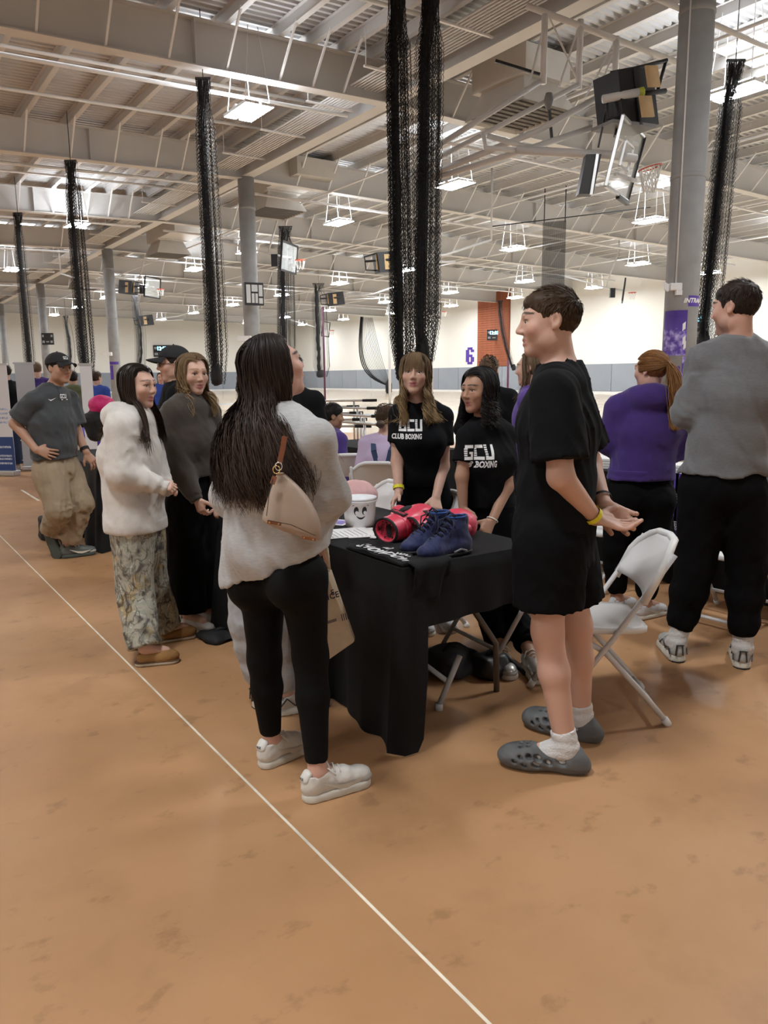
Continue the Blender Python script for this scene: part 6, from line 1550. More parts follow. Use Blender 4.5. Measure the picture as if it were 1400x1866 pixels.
def camo_mat():
    m = bpy.data.materials.new('woodland_camo'); m.use_nodes = True; nt = m.node_tree; b = nt.nodes['Principled BSDF']; N = nt.nodes.new; L = nt.links.new
    tc = N('ShaderNodeTexCoord'); b.inputs['Roughness'].default_value = .9
    def nz(sc, st, det, off=0):
        mp = N('ShaderNodeMapping'); mp.inputs['Scale'].default_value = st; mp.inputs['Location'].default_value = (off, off*.7, off*.3); L(tc.outputs['Object'], mp.inputs[0]); n = N('ShaderNodeTexNoise'); n.inputs['Scale'].default_value = sc; n.inputs['Detail'].default_value = det; n.inputs['Distortion'].default_value = 1.2; L(mp.outputs[0], n.inputs['Vector']); return n.outputs['Fac']
    def ramp(f, st):
        r = N('ShaderNodeValToRGB'); r.color_ramp.interpolation = 'EASE'; e = r.color_ramp.elements; e[0].position, e[0].color = st[0]; e[1].position, e[1].color = st[-1]
        for p, c in st[1:-1]:
            q = e.new(p); q.color = c
        L(f, r.inputs[0]); return r.outputs[0]
    a = ramp(nz(13, (1, 1, 1), 5), [(.36, (.10, .09, .085, 1)), (.45, (.26, .255, .21, 1)), (.52, (.40, .37, .30, 1)), (.6, (.30, .315, .26, 1)), (.68, (.55, .52, .45, 1))])
    br = ramp(nz(9, (1.6, 1.6, .7), 7, 3.), [(.470, (1, 1, 1, 1)), (.49, (.35, .32, .30, 1)), (.51, (.35, .32, .30, 1)), (.53, (1, 1, 1, 1))])
    ye = ramp(nz(6, (1, 1, 1), 4, 8.), [(.56, (1, 1, 1, 1)), (.64, (1.1, .92, .66, 1))])
    mx = N('ShaderNodeMix'); mx.data_type = 'RGBA'; mx.blend_type = 'MULTIPLY'; mx.inputs[0].default_value = .85; L(a, mx.inputs[6]); L(br, mx.inputs[7])
    m2 = N('ShaderNodeMix'); m2.data_type = 'RGBA'; m2.blend_type = 'MULTIPLY'; m2.inputs[0].default_value = 1.; L(mx.outputs[2], m2.inputs[6]); L(ye, m2.inputs[7]); L(m2.outputs[2], b.inputs['Base Color'])
    return m
M_camo = camo_mat()
# ---------------------------------------------------------------- the cast: joints surveyed on the photographed spots
def Jt(D0, fl=None, fr=None, dirs=None, FLn=.27, **k):
    J = {n: W(v[0], v[1], D0+(v[2] if len(v) > 2 else 0)) for n, v in k.items()}
    for q, f in (('l', fl), ('r', fr)):
        if f is None: continue
        if len(f) == 2 and len(f[0]) == 2:
            h, t = FL(*f[0]), FL(*f[1]); d = unit(t-h)
        else: h, d = FL(*f[0]), unit(cv(*f[1]))
        J['fh'+q] = h; J['ft'+q] = h+d*FLn
        if 'a'+q not in J: J['a'+q] = h+d*.065+UP*.095
    for n, v in (dirs or {}).items(): J[n] = cfr(v)
    return J
def stand(D0, px, py_head, h, face, rdir, seat=False, g=1., lean=0.):
    """plain standing or seated figure: head pixel, height, facing (camera side r, away)"""
    hd = W(px, py_head, D0); R = unit(cv(*rdir)*[1, 1, 0]); F = np.cross(UP, R); s = h/1.72; top = hd-UP*.0
    J = dict(head=hd, nk=hd-UP*.165*s-F*.01); b = J['nk']
    J.update(sl=b-R*.175*s*g-UP*.05*s, sr=b+R*.175*s*g-UP*.05*s, ch=b-UP*.17*s-F*.01, wa=b-UP*.34*s, pe=b-UP*.50*s)
    J.update(hl=J['pe']-R*.09*s-UP*.04, hr=J['pe']+R*.09*s-UP*.04)
    for q, sg in (('l', -1), ('r', 1)):
        J['e'+q] = J['s'+q]+R*sg*.05*s-UP*.27*s-F*.02; J['w'+q] = J['e'+q]+F*.16*s-UP*.16*s-R*sg*.02
        if seat:
            J['k'+q] = J['h'+q]+F*.42*s-UP*.0; J['a'+q] = J['k'+q]*[1, 1, 0]+UP*.1-F*.02
        else:
            z = J['h'+q][2]; J['k'+q] = J['h'+q]-UP*(z*.48)+F*.02; J['a'+q] = J['h'+q]*[1, 1, 0]+UP*.095
        J['fh'+q] = J['a'+q]*[1, 1, 0]-F*.06; J['ft'+q] = J['fh'+q]+F*.27
    J['face'] = cfr(face); return J
def gcu_decals(px, py, D, h, px2, py2, h2, xs=.54):
    def a(J, R, F):
        v, f = gcu_quads(h); return (px, py), -R, UP, -F, ([(x*xs, y, 0) for x, y, z in v], f), M_wprint
    def b(J, R, F): return (px2, py2), -R, UP, -F, (lambda t: ([(x*.60, y, 0) for x, y, z in t[0]], t[1]))(text_quads('CLUB BOXING', h2, .18, h2*.04)), M_wprint
    return [a, b]
WS = (M_wshoe, M_wsole, M_wlace)

# A: woman with her back to us, grey sweatshirt, leggings, shoulder bag
JA = Jt(2.705, head=(500, 672, .02), nk=(504, 748, .0), sl=(440, 795, .10), sr=(570, 804, -.10), ch=(505, 850, .0), wa=(508, 950, .02), pe=(514, 1030, .02), el=(425, 905, .16), wl=(455, 950, .36), er=(592, 905, -.06), wr=(590, 940, .20),
        hl=(478, 1052, .07), hr=(552, 1050, -.07), kl=(482, 1200, .08), kr=(566, 1195, -.06), fl=((472, 1402), (545, 1368)), fr=((550, 1462), (650, 1430)), dirs=dict(face=(.74, .56, .34), dl=(.4, .6, -.3), nl=(.3, 0, -1), dr=(-.2, .8, -.2), nr=(-.3, 0, -1)))
hemA = [plane(W(425, 1062, 2.7), unit(np.cross(W(600, 1002, 2.64)-W(425, 1062, 2.76), cv(0, 1, 0)))*1.0)]
n_ = unit(np.cross(W(600, 1002, 2.64)-W(425, 1062, 2.76), cv(0, 1, 0))); n_ = -n_ if n_[2] > 0 else n_; hemA = [plane(W(425, 1062, 2.7), n_)]
def baggyA(J, R, F):
    return [econe(W(470, 1000, 2.72), W(440, 1045, 2.76), RTH, .12, .12, .085, .10, k=.06), econe(W(505, 830, 2.70), W(500, 985, 2.71), R, .185, .15, .195, .155, k=.06), cone(W(585, 905, 2.66), W(580, 965, 2.80), .075, .05, k=.04)]
A_root, A_loc, _, _ = person('woman seen from behind in grey sweatshirt, black leggings and white sneakers', JA, dict(skin='rosy', g=.93, hs=1.0, hup=(0, 0, 1), vox=.009, seed=3,
    wear=[dict(kind='top', name='sweatshirt', mat=M_heather, ease=.04, hem=.70, cut=hemA, sleeve=1.75, srad=(.080, .090), elb=.09, cuffr=.06, fold=.013, freq=13, seed=7, vox=.0085, extra=baggyA, hood=False, neckh=.2),
          dict(kind='legs', name='leggings', mat=M_leggings, ease=.012, rad=(.098, .066, .044), calf=.064, end=1.90, fold=.0015, freq=20, seat=.105, high=True, vox=.0085),
          dict(kind='shoes', style='sneaker', cols=WS, len=.285, vox=.006, mark=True)],
    hair=dict(kind='long', col='darkbrown', n=4200, length=.46, part=.0, wave=.020, wfreq=15, fmin=70, clump=.8, rad=.0019, k=20, radii=(.088, .106, .098), blow=(-.02, -.05, 0))))
# shoulder bag on her back
def shoulder_bag():
    D = 2.47; P_ = lambda px, py, dz=0: W(px, py, D+dz); o0 = P_(530, 985)
    t = thing('shoulder_bag', 'taupe leather shoulder bag with brown strap on the woman in grey', 'bag', tuple(o0)); M = mat('taupe_leather', (.36, .27, .205), .5, bump=.15, bscale=600, var=.03, vscale=20); Ms = mat('cognac_leather', (.22, .075, .035), .5); Mg = mat('gold_metal', (.8, .6, .3), .25, metal=1.)
    prof = [((505, 862), (517, 862), .016), ((494, 890), (540, 880), .030), ((484, 920), (568, 912), .042), ((476, 945), (585, 950), .052), ((480, 950), (588, 975), .050), ((500, 957), (586, 984), .045)]
    n = 20; vs = []; fs = []
    for (a, b, dpt) in prof:
        A_, B_ = P_(*a), P_(*b); c = (A_+B_)/2; h = (B_-A_)/2
        for k in range(n):
            an = 2*math.pi*k/n; ca, sa = math.cos(an), math.sin(an); e = .55
            ca, sa = math.copysign(abs(ca)**e, ca), math.copysign(abs(sa)**.8, sa); vs.append(tuple(c+h*ca-FWH*dpt*sa-o0+FWH*.0))
    m = len(prof)
    for i in range(m-1):
        for k in range(n): fs.append((i*n+k, i*n+(k+1) % n, (i+1)*n+(k+1) % n, (i+1)*n+k))
    fs += [tuple(range(n)), tuple((m-1)*n+k for k in range(n))[::-1]]
    b = MB().add(vs, fs).build('body', M, t, True); md = b.modifiers.new('sub', 'SUBSURF'); md.levels = md.render_levels = 2
    def rib(pts, w, nm, mm, th=.003):
        bb = MB()
        for a_, b_ in zip(pts[:-1], pts[1:]): bb.bar(Vector(a_-o0), Vector(b_-o0), w, th, up=tuple(FWH))
        bb.build(nm, mm, t)
    rib([P_(519, 795, -.02), P_(515, 820, -.02), P_(509, 845, -.02)], .017, 'strap', Ms); rib([P_(501, 868, -.045), P_(496, 882, -.05)], .016, 'zip_pull', Ms)
    for k, (px, py) in enumerate(((508, 850), (504, 856))):
        c = P_(px, py, -.03)-o0; MB().tube([Vector(c+RTH*.011*math.cos(a)+UP*.013*math.sin(a)) for a in np.linspace(0, 6.28, 15)[:-1]], .0022, 6, True).build('ring', Mg if k else M_chrome, t, True)
    rib([P_(497, 872, -.048), P_(490, 905, -.066), P_(486, 940, -.074)], .0022, 'seam', mat('dark_seam', (.05, .03, .025), .6), .002)
    rib([P_(488, 948, -.076), P_(530, 956, -.080), P_(575, 976, -.066)], .0022, 'seam', mat('dark_seam', (.05, .03, .025), .6), .002)
    for px, py in ((500, 953), (563, 981)):
        c = P_(px, py, -.072); rib([c-RTH*.022+UP*.004, c+RTH*.022-UP*.004], .010, 'base_tab', Ms, .004)
        for q in (-1, 1):
            bb = MB(); ball(bb, tuple(c+RTH*.014*q-UP*.003*q-FWH*.004-o0), .0035, 8, 5); bb.build('stud', Mg, t)
shoulder_bag()

# B: man in black tee and shorts, hands joined behind his back
JB = Jt(2.87, head=(1002, 588, .0), nk=(1022, 677, .0), sl=(1012, 722, -.17), sr=(1036, 716, .18), ch=(1018, 775, .0), wa=(1013, 880, .0), pe=(1010, 975, .0), el=(1022, 868, -.22), wl=(1084, 944, -.10), er=(1075, 845, .20), wr=(1101, 920, .0),
        hl=(1003, 1000, -.09), hr=(1022, 998, .10), kl=(998, 1150, -.10), kr=(1052, 1140, .09), fl=((1062, 1408), (915, 1392)), fr=((1086, 1352), (975, 1325)), FLn=.29,
        dirs=dict(face=(-1, .08, -.02), dl=(.95, .0, -.30), nl=(.1, -.25, 1.0), dr=(.62, -.25, -.45), nr=(.0, -1, .1)))
person('tall man in black T-shirt and shorts with hands clasped behind his back', JB, dict(skin='fair', g=1.12, hs=1.05, jaw=1.08, nose=1.05, neck=1.12, vox=.0085, hvox=.0038, seed=5, leg=.94, arm=1.1, curll=(.25, .35, .45, .5), curlr=(.7, .8, .8, .8), spread=.2, tw=.98, td=1.0, iris='brown', look=(0, 1, -.1),
    wear=[dict(kind='top', name='tshirt', mat=M_tee, ease=.030, hem=.80, sleeve=.80, srad=(.080, .092), fold=.011, freq=12, seed=11, vox=.008, hemw=(.19, .165), neckh=.25),
          dict(kind='legs', name='shorts', mat=M_bpants, ease=.03, rad=(.125, .118, .1), end=.70, fold=.006, freq=14, vox=.008),
          dict(kind='socks', mat=M_socks, h=.16), dict(kind='shoes', style='clog', cols=(M_clog, M_socks, M_socks), len=.315, vox=.0048),
          dict(kind='band', name='wristband', mat=M_yellow, side='l', at=.012, w=.022, r=1.06), dict(kind='band', name='bracelet', mat=M_blackm, side='r', at=.03, w=.012, r=1.04)],
    hair=dict(kind='short', col='brown', n=5200, length=.034, flow=(0, .75, .12), lift=.008, top=(.064, .086, .034), topc=(0, .004, .072), rad=.0011, nape=-.052, length_=0)))

# C: tall man in grey long sleeve, seen from behind
JC = Jt(3.84, head=(1341, 562, 0), nk=(1346, 625, 0), sl=(1284, 658, .05), sr=(1412, 660, -.03), ch=(1338, 720, 0), wa=(1328, 800, 0), pe=(1318, 875, 0), el=(1252, 752, .06), wl=(1275, 765, .30), er=(1420, 770, .08), wr=(1400, 790, .34), hl=(1285, 900, .03), hr=(1352, 900, -.02), kl=(1268, 1030, .05), kr=(1360, 1035, .0),
        fl=((1238, 1209), (1206, 1168)), fr=((1353, 1221), (1346, 1188)), FLn=.29, dirs=dict(face=(-.62, .78, -.04), dl=(.5, .8, .1), nl=(.5, -.5, 0), dr=(-.5, .8, .1), nr=(-.5, -.5, 0)))
person('tall man seen from behind in grey long-sleeved shirt and black joggers', JC, dict(skin='rosy', g=1.16, hs=1.08, jaw=1.05, neck=1.1, vox=.0095, hvox=.0048, seed=6, stubble=.8,
    wear=[dict(kind='top', name='long_sleeved_shirt', mat=M_greyknit, ease=.026, hem=1.00, sleeve=1.45, srad=(.078, .066), elb=.062, cuffr=.055, fold=.019, freq=12, seed=14, hemw=(.215, .15), neckh=.2),
          dict(kind='legs', name='joggers', mat=M_bpants, ease=.03, rad=(.115, .085, .052), calf=.082, end=1.82, jog=True, fold=.009, freq=12, seed=5),
          dict(kind='socks', mat=M_socks, h=.27), dict(kind='shoes', style='runner', cols=(M_mesh, M_wsole, M_wlace), len=.31, vox=.0065)],
    hair=dict(kind='short', col='darkbrown', n=3600, length=.030, flow=(0, .3, .1), lift=.008, top=(.066, .088, .036), topc=(0, -.004, .074), rad=.0013, nape=-.066)))
nkc = JC['nk']; MB().tube([Vector(nkc-A3((0, 0, 0))+RTH*.075*math.cos(a)+FWH*.07*math.sin(a)+UP*(.028-.012*math.sin(a))) for a in np.linspace(0, 6.28, 25)[:-1]], .0022, 5, True)

# D: woman with ginger ponytail, purple hoodie
JD = Jt(4.67, head=(1187, 675, 0), nk=(1182, 718, .0), sl=(1130, 745, .02), sr=(1230, 742, -.02), ch=(1178, 785, 0), wa=(1172, 840, 0), pe=(1166, 890, 0), el=(1112, 805, .06), wl=(1130, 832, .26), er=(1238, 815, .04), wr=(1222, 838, .25), hl=(1138, 905, .0), hr=(1192, 905, .0), kl=(1124, 1000, .03), kr=(1188, 1008, -.03),
        fl=((1112, 1120), (1160, 1104)), fr=((1160, 1130), (1222, 1114)), dirs=dict(face=(-.58, .81, -.02)))
person('woman with ginger ponytail in purple hoodie and black joggers', JD, dict(skin='rosy', g=1.02, tw=1.02, vox=.010, hvox=.0052, seed=7,
    wear=[dict(kind='top', name='hoodie', mat=M_phood, ease=.045, hem=.865, sleeve=1.7, srad=(.085, .088), elb=.082, cuffr=.05, fold=.011, freq=12, seed=21, hood=True, rib=True, hemw=(.20, .155)),
          dict(kind='legs', name='joggers', mat=M_bpants, ease=.03, rad=(.125, .085, .05), calf=.078, end=1.88, jog=True, fold=.006, freq=14, seat=.11),
          dict(kind='shoes', style='sneaker', cols=(M_knit, M_wsole, M_wlace), len=.27, vox=.008)],
    hair=dict(kind='pony', col='ginger', n=2200, length=.40, tie=(.0, -.112, .035), wave=.010, wfreq=14, rad=.0019, k=24, radii=(.082, .101, .090))))

# E: blonde woman of the boxing club
JE = Jt(4.50, head=(757, 682, -.06), nk=(762, 733, .02), sr=(727, 757, -.02), sl=(808, 760, .03), ch=(764, 800, .02), wa=(768, 862, .07), pe=(776, 912, .14), er=(724, 842, -.03), wr=(727, 897, -.12), el=(808, 850, .02), wl=(795, 905, -.08), hl=(800, 925, .14), hr=(752, 925, .14), kl=(800, 1035, .1), kr=(752, 1035, .1),
        fl=((805, 1130), (-.3, -1)), fr=((765, 1135), (-.3, -1)), dirs=dict(face=(-.16, -1, .10), dr=(-.45, -.5, -.7), nr=(.7, -.3, -.6), dl=(.0, -.6, -.8), nl=(-.3, .6, -.6)))
person('woman with wavy blonde hair and bangs in black boxing club T-shirt', JE, dict(skin='fair', g=.97, hs=1.0, hup=(.04, 0, 1), vox=.010, hvox=.0042, seed=8, bust=1.0, nose=.8, brow=.6, lip=(.34, .085, .085), curll=(.6, .6, .6, .6), iris='brown', look=(-.1, 1, -.12),
    wear=[dict(kind='top', name='tshirt', mat=M_tee, ease=.018, hem=.86, sleeve=.58, srad=(.060, .068), fold=.007, freq=13, seed=9, decals=gcu_decals(749, 775, 4.3, .066, 743, 796, .040), hemw=(.165, .125)),
          dict(kind='legs', name='trousers', mat=M_bpants, ease=.02, rad=(.10, .085, .085), end=1.9, fold=.005, high=True), dict(kind='shoes', style='sneaker', cols=(M_knit, M_wsole, M_wlace), vox=.01),
          dict(kind='band', name='wristband', mat=M_yellow, side='r', at=.02, w=.02, r=1.05)],
    hair=dict(kind='long', col='ombre', n=2600, length=.33, wave=.016, wfreq=22, fmin=50, clump=1.0, rad=.0020, k=26, radii=(.088, .106, .098), bangs=420)))
# F: dark curly haired woman
JF = Jt(4.10, head=(872, 712, -.02), nk=(888, 768, .03), sr=(853, 797, -.06), sl=(920, 793, .05), ch=(886, 838, .02), wa=(888, 895, .05), pe=(892, 945, .08), er=(842, 868, -.10), wr=(844, 925, -.12), el=(924, 888, -.02), wl=(897, 948, -.10), hl=(915, 955, .10), hr=(872, 955, .06), kl=(925, 1080, .1), kr=(880, 1080, .05),
        fl=((958, 1212), (-.6, -.6)), fr=((905, 1205), (-.6, -.7)), dirs=dict(face=(-.74, -.66, -.02), dr=(.0, -.5, -.85), nr=(.5, .2, -.4), dl=(-.5, -.4, -.75), nl=(-.4, .5, -.4)))
person('woman with dark curly tied-back hair in black boxing club T-shirt', JF, dict(skin='tan', g=.93, hs=.98, vox=.010, hvox=.0042, seed=9, bust=.9, nose=.9, brow=.8, lip=(.28, .075, .07), curll=(.6, .6, .6, .6), curlr=(.6, .6, .6, .6), look=(-.1, 1, 0),
    wear=[dict(kind='top', name='tshirt', mat=M_tee, ease=.026, hem=.80, sleeve=.66, srad=(.062, .072), fold=.008, freq=12, seed=10, decals=gcu_decals(872, 824, 3.95, .076, 872, 847, .046), hemw=(.18, .135)),
          dict(kind='legs', name='trousers', mat=M_bpants, ease=.02, rad=(.10, .08, .075), end=1.9, fold=.005, high=True), dict(kind='shoes', style='sneaker', cols=(M_silver, M_wsole, M_wlace), vox=.008),
          dict(kind='band', name='bracelet', mat=M_wlace, side='l', at=.0, w=.006, r=1.08)],
    hair=dict(kind='long', col='black', n=2600, length=.22, wave=.012, wfreq=34, fmin=62, clump=.5, rad=.0019, k=26, radii=(.090, .110, .100), part=.3)))

# G: dark straight haired woman in pale hoodie and camouflage trousers
JG = Jt(4.10, head=(252, 704, 0), nk=(240, 752, .02), sr=(222, 780, -.13), sl=(262, 776, .13), ch=(238, 830, 0), wa=(243, 895, 0), pe=(248, 955, 0), er=(226, 862, -.17), wr=(287, 884, -.13), el=(282, 860, .17), wl=(300, 886, .05), hr=(240, 975, -.08), hl=(264, 972, .08), kr=(247, 1080, -.09), kl=(275, 1070, .09),
        fr=((243, 1214), (300, 1208)), fl=((284, 1172), (326, 1165)), dirs=dict(face=(.90, -.40, -.02), dr=(.9, .1, -.1), nr=(0, .6, -.8), dl=(.5, -.4, 0), nl=(0, -.5, -.5)))
person('woman with long dark hair in pale hoodie, camouflage trousers and tan slippers', JG, dict(skin='fair', g=.95, hs=.97, vox=.010, hvox=.0042, seed=10, nose=.82, brow=.6, lip=(.36, .10, .10), look=(.1, 1, 0), curlr=(1.2, 1.2, 1.2, 1.2), hand=.9,
    wear=[dict(kind='top', name='hoodie', mat=M_oat, ease=.050, hem=.70, sleeve=2.12, srad=(.088, .090), elb=.086, cuffr=.05, fold=.011, freq=11, seed=24, hood=True, rib=True, hemw=(.185, .165)),
          dict(kind='legs', name='camouflage_trousers', mat=M_camo, ease=.03, rad=(.115, .105, .098), calf=.10, end=2.0, fold=.012, freq=12, seed=6),
          dict(kind='shoes', style='slipper', cols=(M_tan, M_cream, M_tan), len=.25, vox=.0065)],
    hair=dict(kind='long', col='cocoa', n=2600, length=.38, wave=.004, wfreq=8, fmin=64, clump=.7, rad=.0019, k=20, radii=(.085, .104, .096), rough=.35)))
# H: blonde woman in brown sweatshirt
JH = Jt(4.57, head=(352, 682, 0), nk=(346, 730, .02), sr=(318, 755, -.10), sl=(378, 755, .10), ch=(345, 805, 0), wa=(346, 860, 0), pe=(347, 905, 0), er=(326, 855, -.14), wr=(357, 908, -.17), el=(392, 855, .10), wl=(395, 905, .0), hr=(336, 918, -.06), hl=(362, 918, .06), kr=(338, 1022, -.05), kl=(366, 1018, .06),
        fr=((330, 1146), (368, 1152)), fl=((352, 1132), (390, 1138)), dirs=dict(face=(.62, -.76, -.05), dr=(.35, .0, -.93), nr=(.5, .7, .3)))
person('woman with wavy blonde hair in dark brown sweatshirt and black trousers', JH, dict(skin='fair', g=.98, hs=1.0, vox=.010, hvox=.0042, seed=11, nose=.82, brow=.6, lip=(.36, .11, .11), curlr=(.9, .95, 1., 1.), look=(.1, 1, 0),
    wear=[dict(kind='top', name='sweatshirt', mat=M_cocoa, ease=.045, hem=.93, sleeve=1.92, srad=(.084, .086), elb=.084, cuffr=.050, fold=.010, freq=11, seed=31, rib=True, hemw=(.18, .15)),
          dict(kind='legs', name='trousers', mat=M_bpants, ease=.025, high=True, rad=(.125, .115, .11), calf=.11, end=1.96, fold=.010, freq=10, seed=8, an=.4),
          dict(kind='shoes', style='sneaker', cols=WS, len=.25, vox=.008)],
    hair=dict(kind='long', col='blonde', n=2400, length=.25, wave=.014, wfreq=20, fmin=54, clump=1.0, rad=.0020, k=24, radii=(.087, .105, .097), part=.2)))
# I: man in polo and cap, leaning on the table
JI = Jt(6.45, head=(108, 672, 0), nk=(97, 708, .02), sr=(62, 732, -.14), sl=(126, 730, .14), ch=(94, 770, .0), wa=(97, 815, 0), pe=(103, 850, 0), er=(28, 772, -.14), wr=(66, 820, -.22), el=(139, 785, .16), wl=(157, 824, .10), hr=(92, 862, -.09), hl=(120, 860, .09), kr=(108, 928, -.18), kl=(147, 918, .0), ar=(92, 970, .0), al=(122, 993, .0),
        dirs=dict(face=(.86, -.50, .0), dr=(.88, .10, -.30), nr=(.05, .9, -.2), dl=(.5, .2, -.8), nl=(-.4, .4, -.4)))
h_, t_ = FL(110, 1018), FL(155, 1012); JI['fhl'] = h_; JI['ftl'] = h_+unit(t_-h_)*.28
hr_ = W(81, 962, 6.42); tr_ = W(107, 1022, 6.38); JI['fhr'] = hr_; JI['ftr'] = hr_+unit(tr_-hr_)*.28; JI['fur'] = unit(cv(.25, 1, .0))
def polo_marks():
    def a(J, R, F): return (115, 722), -R, UP, -F, ([(x*.54, y, 0) for x, y, z in gcu_quads(.034)[0]], gcu_quads(.034)[1]), M_wprint
    def b(J, R, F):
        v = [(-.03, .006, 0), (-.012, -.012, 0), (.032, .014, 0), (-.010, -.003, 0)]; return (95, 728), -R, UP, -F, (v, [(0, 1, 3), (1, 2, 3)]), M_wprint
    def c_(J, R, F): return (118, 728), -R, UP, -F, ([(-.035, -.004, 0), (.035, -.004, 0), (.035, .004, 0), (-.035, .004, 0)], [(0, 1, 2, 3)]), M_wprint
    def d_(J, R, F): return (108, 718), -R, UP, -F, ([(-.002+.0*k, -.06+.03*k, 0) if j == 0 else (.002, -.06+.03*k, 0) for k in range(5) for j in (0, 1)], [(2*k, 2*k+1, 2*k+3, 2*k+2) for k in range(4)]), M_blackm
    return [a, b, c_, d_]
person('man in black cap, charcoal polo and khaki trousers leaning on a table', JI, dict(skin='tan', g=1.10, hs=1.04, jaw=1.15, neck=1.12, vox=.012, hvox=.0055, seed=12, tw=1.06, td=1.25, arm=1.15, curlr=(.35, .4, .45, .5), curll=(.5, .5, .5, .5), spread=.2,
    wear=[dict(kind='top', name='polo_shirt', mat=M_polo, ease=.025, hem=.86, sleeve=.80, srad=(.080, .088), fold=.013, freq=13, seed=17, vox=.011, hemw=(.20, .18), collar=True, belly=(.15, .12, .16), decals=polo_marks()),
          dict(kind='legs', name='khaki_trousers', mat=M_khaki, ease=.03, rad=(.125, .10, .085), calf=.095, end=1.9, fold=.020, freq=14, seed=4, vox=.011),
          dict(kind='shoes', style='sneaker', cols=(mat('grey_green_leather', (.10, .11, .10), .5), mat('dark_green_sole', (.05, .06, .05), .7), M_wlace), len=.30, vox=.009),
          dict(kind='band', name='watch', mat=M_blackm, side='l', at=.02, w=.025, r=1.1), dict(kind='cap', mat=mat('black_cap', (.009, .009, .011), .8), mark=True)],
    hair=dict(kind='short', col='black', n=900, length=.02, top=(.060, .080, .03), topc=(0, -.02, .03), zmax=.3, rad=.002, vox=.008, nape=-.062)))

# J: capped man with glasses half hidden behind the blonde woman
JJ = stand(5.6, 316, 664, 1.78, (-.86, -.42, -.03), (-.3, .95), g=1.1)
pr_, lc_, Pt_, M_ = person('man in black cap and glasses behind the woman in brown', JJ, dict(skin='fair', g=1.08, hs=1.04, vox=.014, hvox=.006, seed=13, stubble=.5,
    wear=[dict(kind='top', name='tshirt', mat=M_tee, ease=.03, hem=.86, sleeve=.8, srad=(.08, .09), fold=.008, freq=11, vox=.013), dict(kind='legs', name='trousers', mat=M_bpants, ease=.02, rad=(.11, .09, .08), vox=.016), dict(kind='shoes', style='sneaker', cols=WS, vox=.012), dict(kind='cap', mat=mat('black_cap', (.009, .009, .011), .8))],
    hair=dict(kind='short', col='darkbrown', n=500, length=.015, top=(.06, .08, .03), topc=(0, -.02, .03), zmax=.3, rad=.002, vox=.009)))
gb = MB()
for q in (-1, 1):
    gb.tube([Vector(Pt_(q*.033+.021*math.cos(a), .098, .002+.016*math.sin(a))-lc_) for a in np.linspace(0, 6.28, 15)[:-1]], .0022, 5, True); gb.tube([Vector(Pt_(q*.054, .096, .005)-lc_), Vector(Pt_(q*.080, .0, .008)-lc_)], .002, 5)
gb.tube([Vector(Pt_(-.012, .100, .004)-lc_), Vector(Pt_(.012, .100, .004)-lc_)], .002, 5); gb.build('glasses', M_black, pr_, True)

# K: woman in grey sweatpants hidden behind A
JK = stand(3.28, 482, 700, 1.60, (.8, .5, 0), (.55, -.85), g=.95)
JK.update(hl=W(452, 990, 3.36), hr=W(500, 990, 3.24), kl=W(458, 1130, 3.34), kr=W(505, 1130, 3.24)); h_ = FL(497, 1303); JK['fhr'] = h_; JK['ftr'] = h_+cfr((.9, .4, 0))*.26; h_ = FL(458, 1290); JK['fhl'] = h_; JK['ftl'] = h_+cfr((.9, .4, 0))*.26
for q in 'lr': JK['a'+q] = JK['fh'+q]+unit(JK['ft'+q]-JK['fh'+q])*.065+UP*.095
JK['dr'] = unit(-UP+RTH*.2); JK['nr'] = unit(-RTH); JK['er'] = W(560, 890, 3.15); JK['wr'] = W(588, 985, 3.02)
person('woman in grey sweatpants and silver shoes hidden behind the grey sweatshirt', JK, dict(skin='fair', g=.95, vox=.012, hvox=.006, seed=14,
    wear=[dict(kind='top', name='sweatshirt', mat=M_heather, ease=.035, hem=.80, sleeve=1.8, srad=(.075, .075), cuffr=.045, fold=.01, vox=.012), dict(kind='legs', name='sweatpants', mat=M_heather2, ease=.03, rad=(.115, .10, .075), calf=.10, end=1.9, jog=True, fold=.014, freq=11, vox=.010), dict(kind='shoes', style='runner', cols=(M_silver, M_wsole, M_wlace), vox=.008)],
    hair=dict(kind='long', col='brown', n=500, length=.25, wave=.02, wfreq=24, k=16)))

# ---- people further back, simpler
def extra_person(label, J, top, tcol, hair, skin='fair', g=1., sleeve=1.8, legs=None, vox=.016, hood=False, hv=.0075, seed=1, **kw):
    return person(label, J, dict(skin=skin, g=g, vox=vox, hvox=hv, seed=seed, eyes=hv < .01, **kw, wear=[dict(kind='top', name=top, mat=tcol, ease=.03, hem=J['pe'][2]-.05, sleeve=sleeve, srad=(.07, .075), fold=.008, freq=12, vox=vox, hood=hood, seed=seed), dict(kind='legs', name='trousers', mat=legs or M_bpants, ease=.02, rad=(.11, .085, .075), vox=vox), dict(kind='shoes', style='sneaker', cols=WS, vox=.014)], hair=hair))
SH = lambda c, n=700, L=.03, **k: dict(kind='short', col=c, n=n, length=L, rad=.0016, vox=.009, **k)
extra_person('seated man with short dark hair and purple shirt, facing right', stand(7.6, 607, 760, 1.72, (.9, .25, -.05), (.45, -.9), seat=True), 'shirt', M_phood, SH('black', 1200, .03, top=(.07, .09, .06), lift=.03), 'brown', 1.02, seed=21)
JM = stand(6.75, 703, 764, 1.66, (.55, .8, 0), (.95, -.2), seat=True)
mr, ml, _, _ = extra_person('seated woman in lavender shirt and denim overalls, hair in a bun', JM, 'shirt', mat('lavender_knit', (.52, .42, .60), .85), dict(kind='short', col='brown', n=900, length=.02, rad=.0024, vox=.009, face=(.07, .075, .09), flow=(0, -.5, 0)), 'fair', .98, legs=mat('denim', (.03, .055, .12), .8, bump=.2, bscale=200), seed=22)
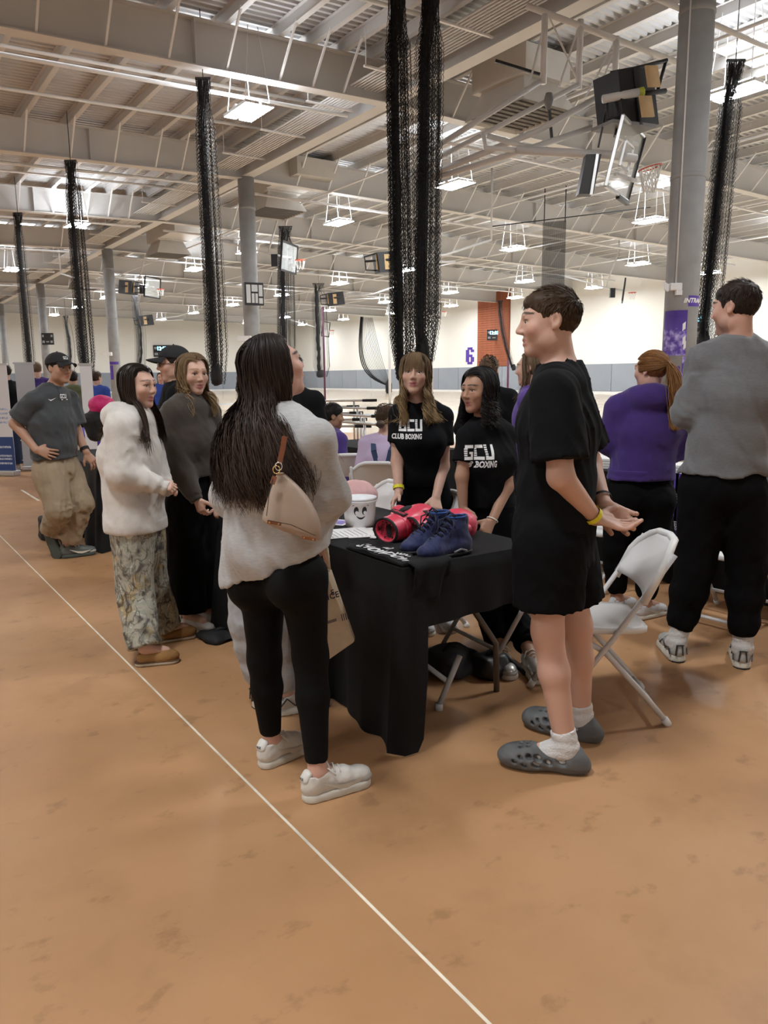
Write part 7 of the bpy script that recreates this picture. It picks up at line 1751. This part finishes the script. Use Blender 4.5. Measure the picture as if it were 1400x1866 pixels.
hb = MB(); ball(hb, tuple(JM['head']-FWH*.09-RTH*.045-UP*.035-ml), .038, 10, 7); bo = hb.build('hair_bun', mat('bun_brown', (.05, .03, .018), .5), mr, True)
stp = MB(); R_ = unit(JM['sr']-JM['sl']); B_ = -np.cross(UP, R_)
for q in (-1, 1):
    pts = [JM['nk']+R_*q*.10-UP*.015+B_*.045, JM['ch']+R_*q*.075+B_*.142+UP*.06, JM['wa']+R_*q*.02+B_*.135+UP*.02]
    for a, b in zip(pts[:-1], pts[1:]): stp.bar(Vector(a-ml), Vector(b-ml), .045, .012, up=tuple(B_))
stp.build('overall_straps', mat('denim', (.03, .055, .12), .8), mr)
bib = [econe(JM['pe'], JM['wa']+UP*.04, R_, .195, .145, .172, .134, k=.03, flat=True)]; sdf_obj('overall_bib', bib, .014, mat('denim', (.03, .055, .12), .8), mr, tuple(ml))
JN = stand(6.6, 892, 678, 1.70, (.3, .95, 0), (.9, -.3))
nr, nl, _, _ = extra_person('woman with clipped-up hair in black top behind the curly haired woman', JN, 'top', M_tee, dict(kind='short', col='ash', n=900, length=.03, rad=.0024, vox=.009, flow=(0, -.6, .3)), 'fair', .98, seed=23)
cb = MB()
for k in range(6): cb.tube([Vector(JN['head']-FWH*.08+UP*(.05+.012*k)+RTH*(.03-.008*k)-nl), Vector(JN['head']-FWH*.11+UP*(.06+.014*k)+RTH*(.045-.006*k)-nl)], .006, 5)
cb.build('hair_clip', M_black, nr, True)
extra_person('woman with long hair in purple jacket half hidden behind the man in black', stand(5.3, 968, 672, 1.66, (-.8, .5, 0), (.3, .95)), 'jacket', mat('violet_jacket', (.09, .045, .26), .7), dict(kind='long', col='ash', n=450, length=.26, k=16, rad=.003, wave=.004), 'fair', .98, seed=24)
extra_person('person in black shirt half hidden behind the dark long hair', stand(5.4, 532, 678, 1.62, (.3, .95, 0), (.95, -.3)), 'shirt', M_tee, SH('black', 500), 'olive', 1.05, seed=25)
extra_person('man in black zip shirt at the far left edge', stand(13.0, 9, 679, 1.74, (-.9, .1, 0), (.2, .97)), 'shirt', M_tee, SH('darkbrown', 700), 'fair', 1.05, legs=mat('denim', (.03, .055, .12), .8), seed=26)
extra_person('short haired man in purple shirt behind the capped man', stand(13.6, 67, 674, 1.80, (-.5, .85, 0), (.85, .5)), 'shirt', M_phood, SH('ash', 600), 'fair', 1.05, seed=27)
extra_person('person in olive hoodie seen from behind right of the capped man', stand(12.9, 133, 690, 1.66, (-.3, .95, 0), (.95, .3)), 'hoodie', mat('olive_fleece', (.10, .115, .055), .9, var=.06, vscale=30), SH('black', 500), 'olive', 1.08, hood=True, seed=28, vox=.02)
extra_person('person in bright blue hoodie behind the narrow white banner', stand(13.5, 176, 690, 1.66, (.3, .95, 0), (.95, -.3)), 'hoodie', mat('royal_blue_fleece', (.03, .07, .34), .9), SH('brown', 500), 'fair', 1.05, seed=29, vox=.02)
extra_person('small distant seated woman in blue shirt before the grey wall', stand(17.0, 293, 689, 1.66, (.2, -.95, 0), (-.95, -.2), seat=True), 'shirt', mat('royal_blue_fleece', (.03, .07, .34), .9), dict(kind='long', col='brown', n=200, length=.2, k=12, rad=.004), 'fair', 1., seed=30, vox=.022)
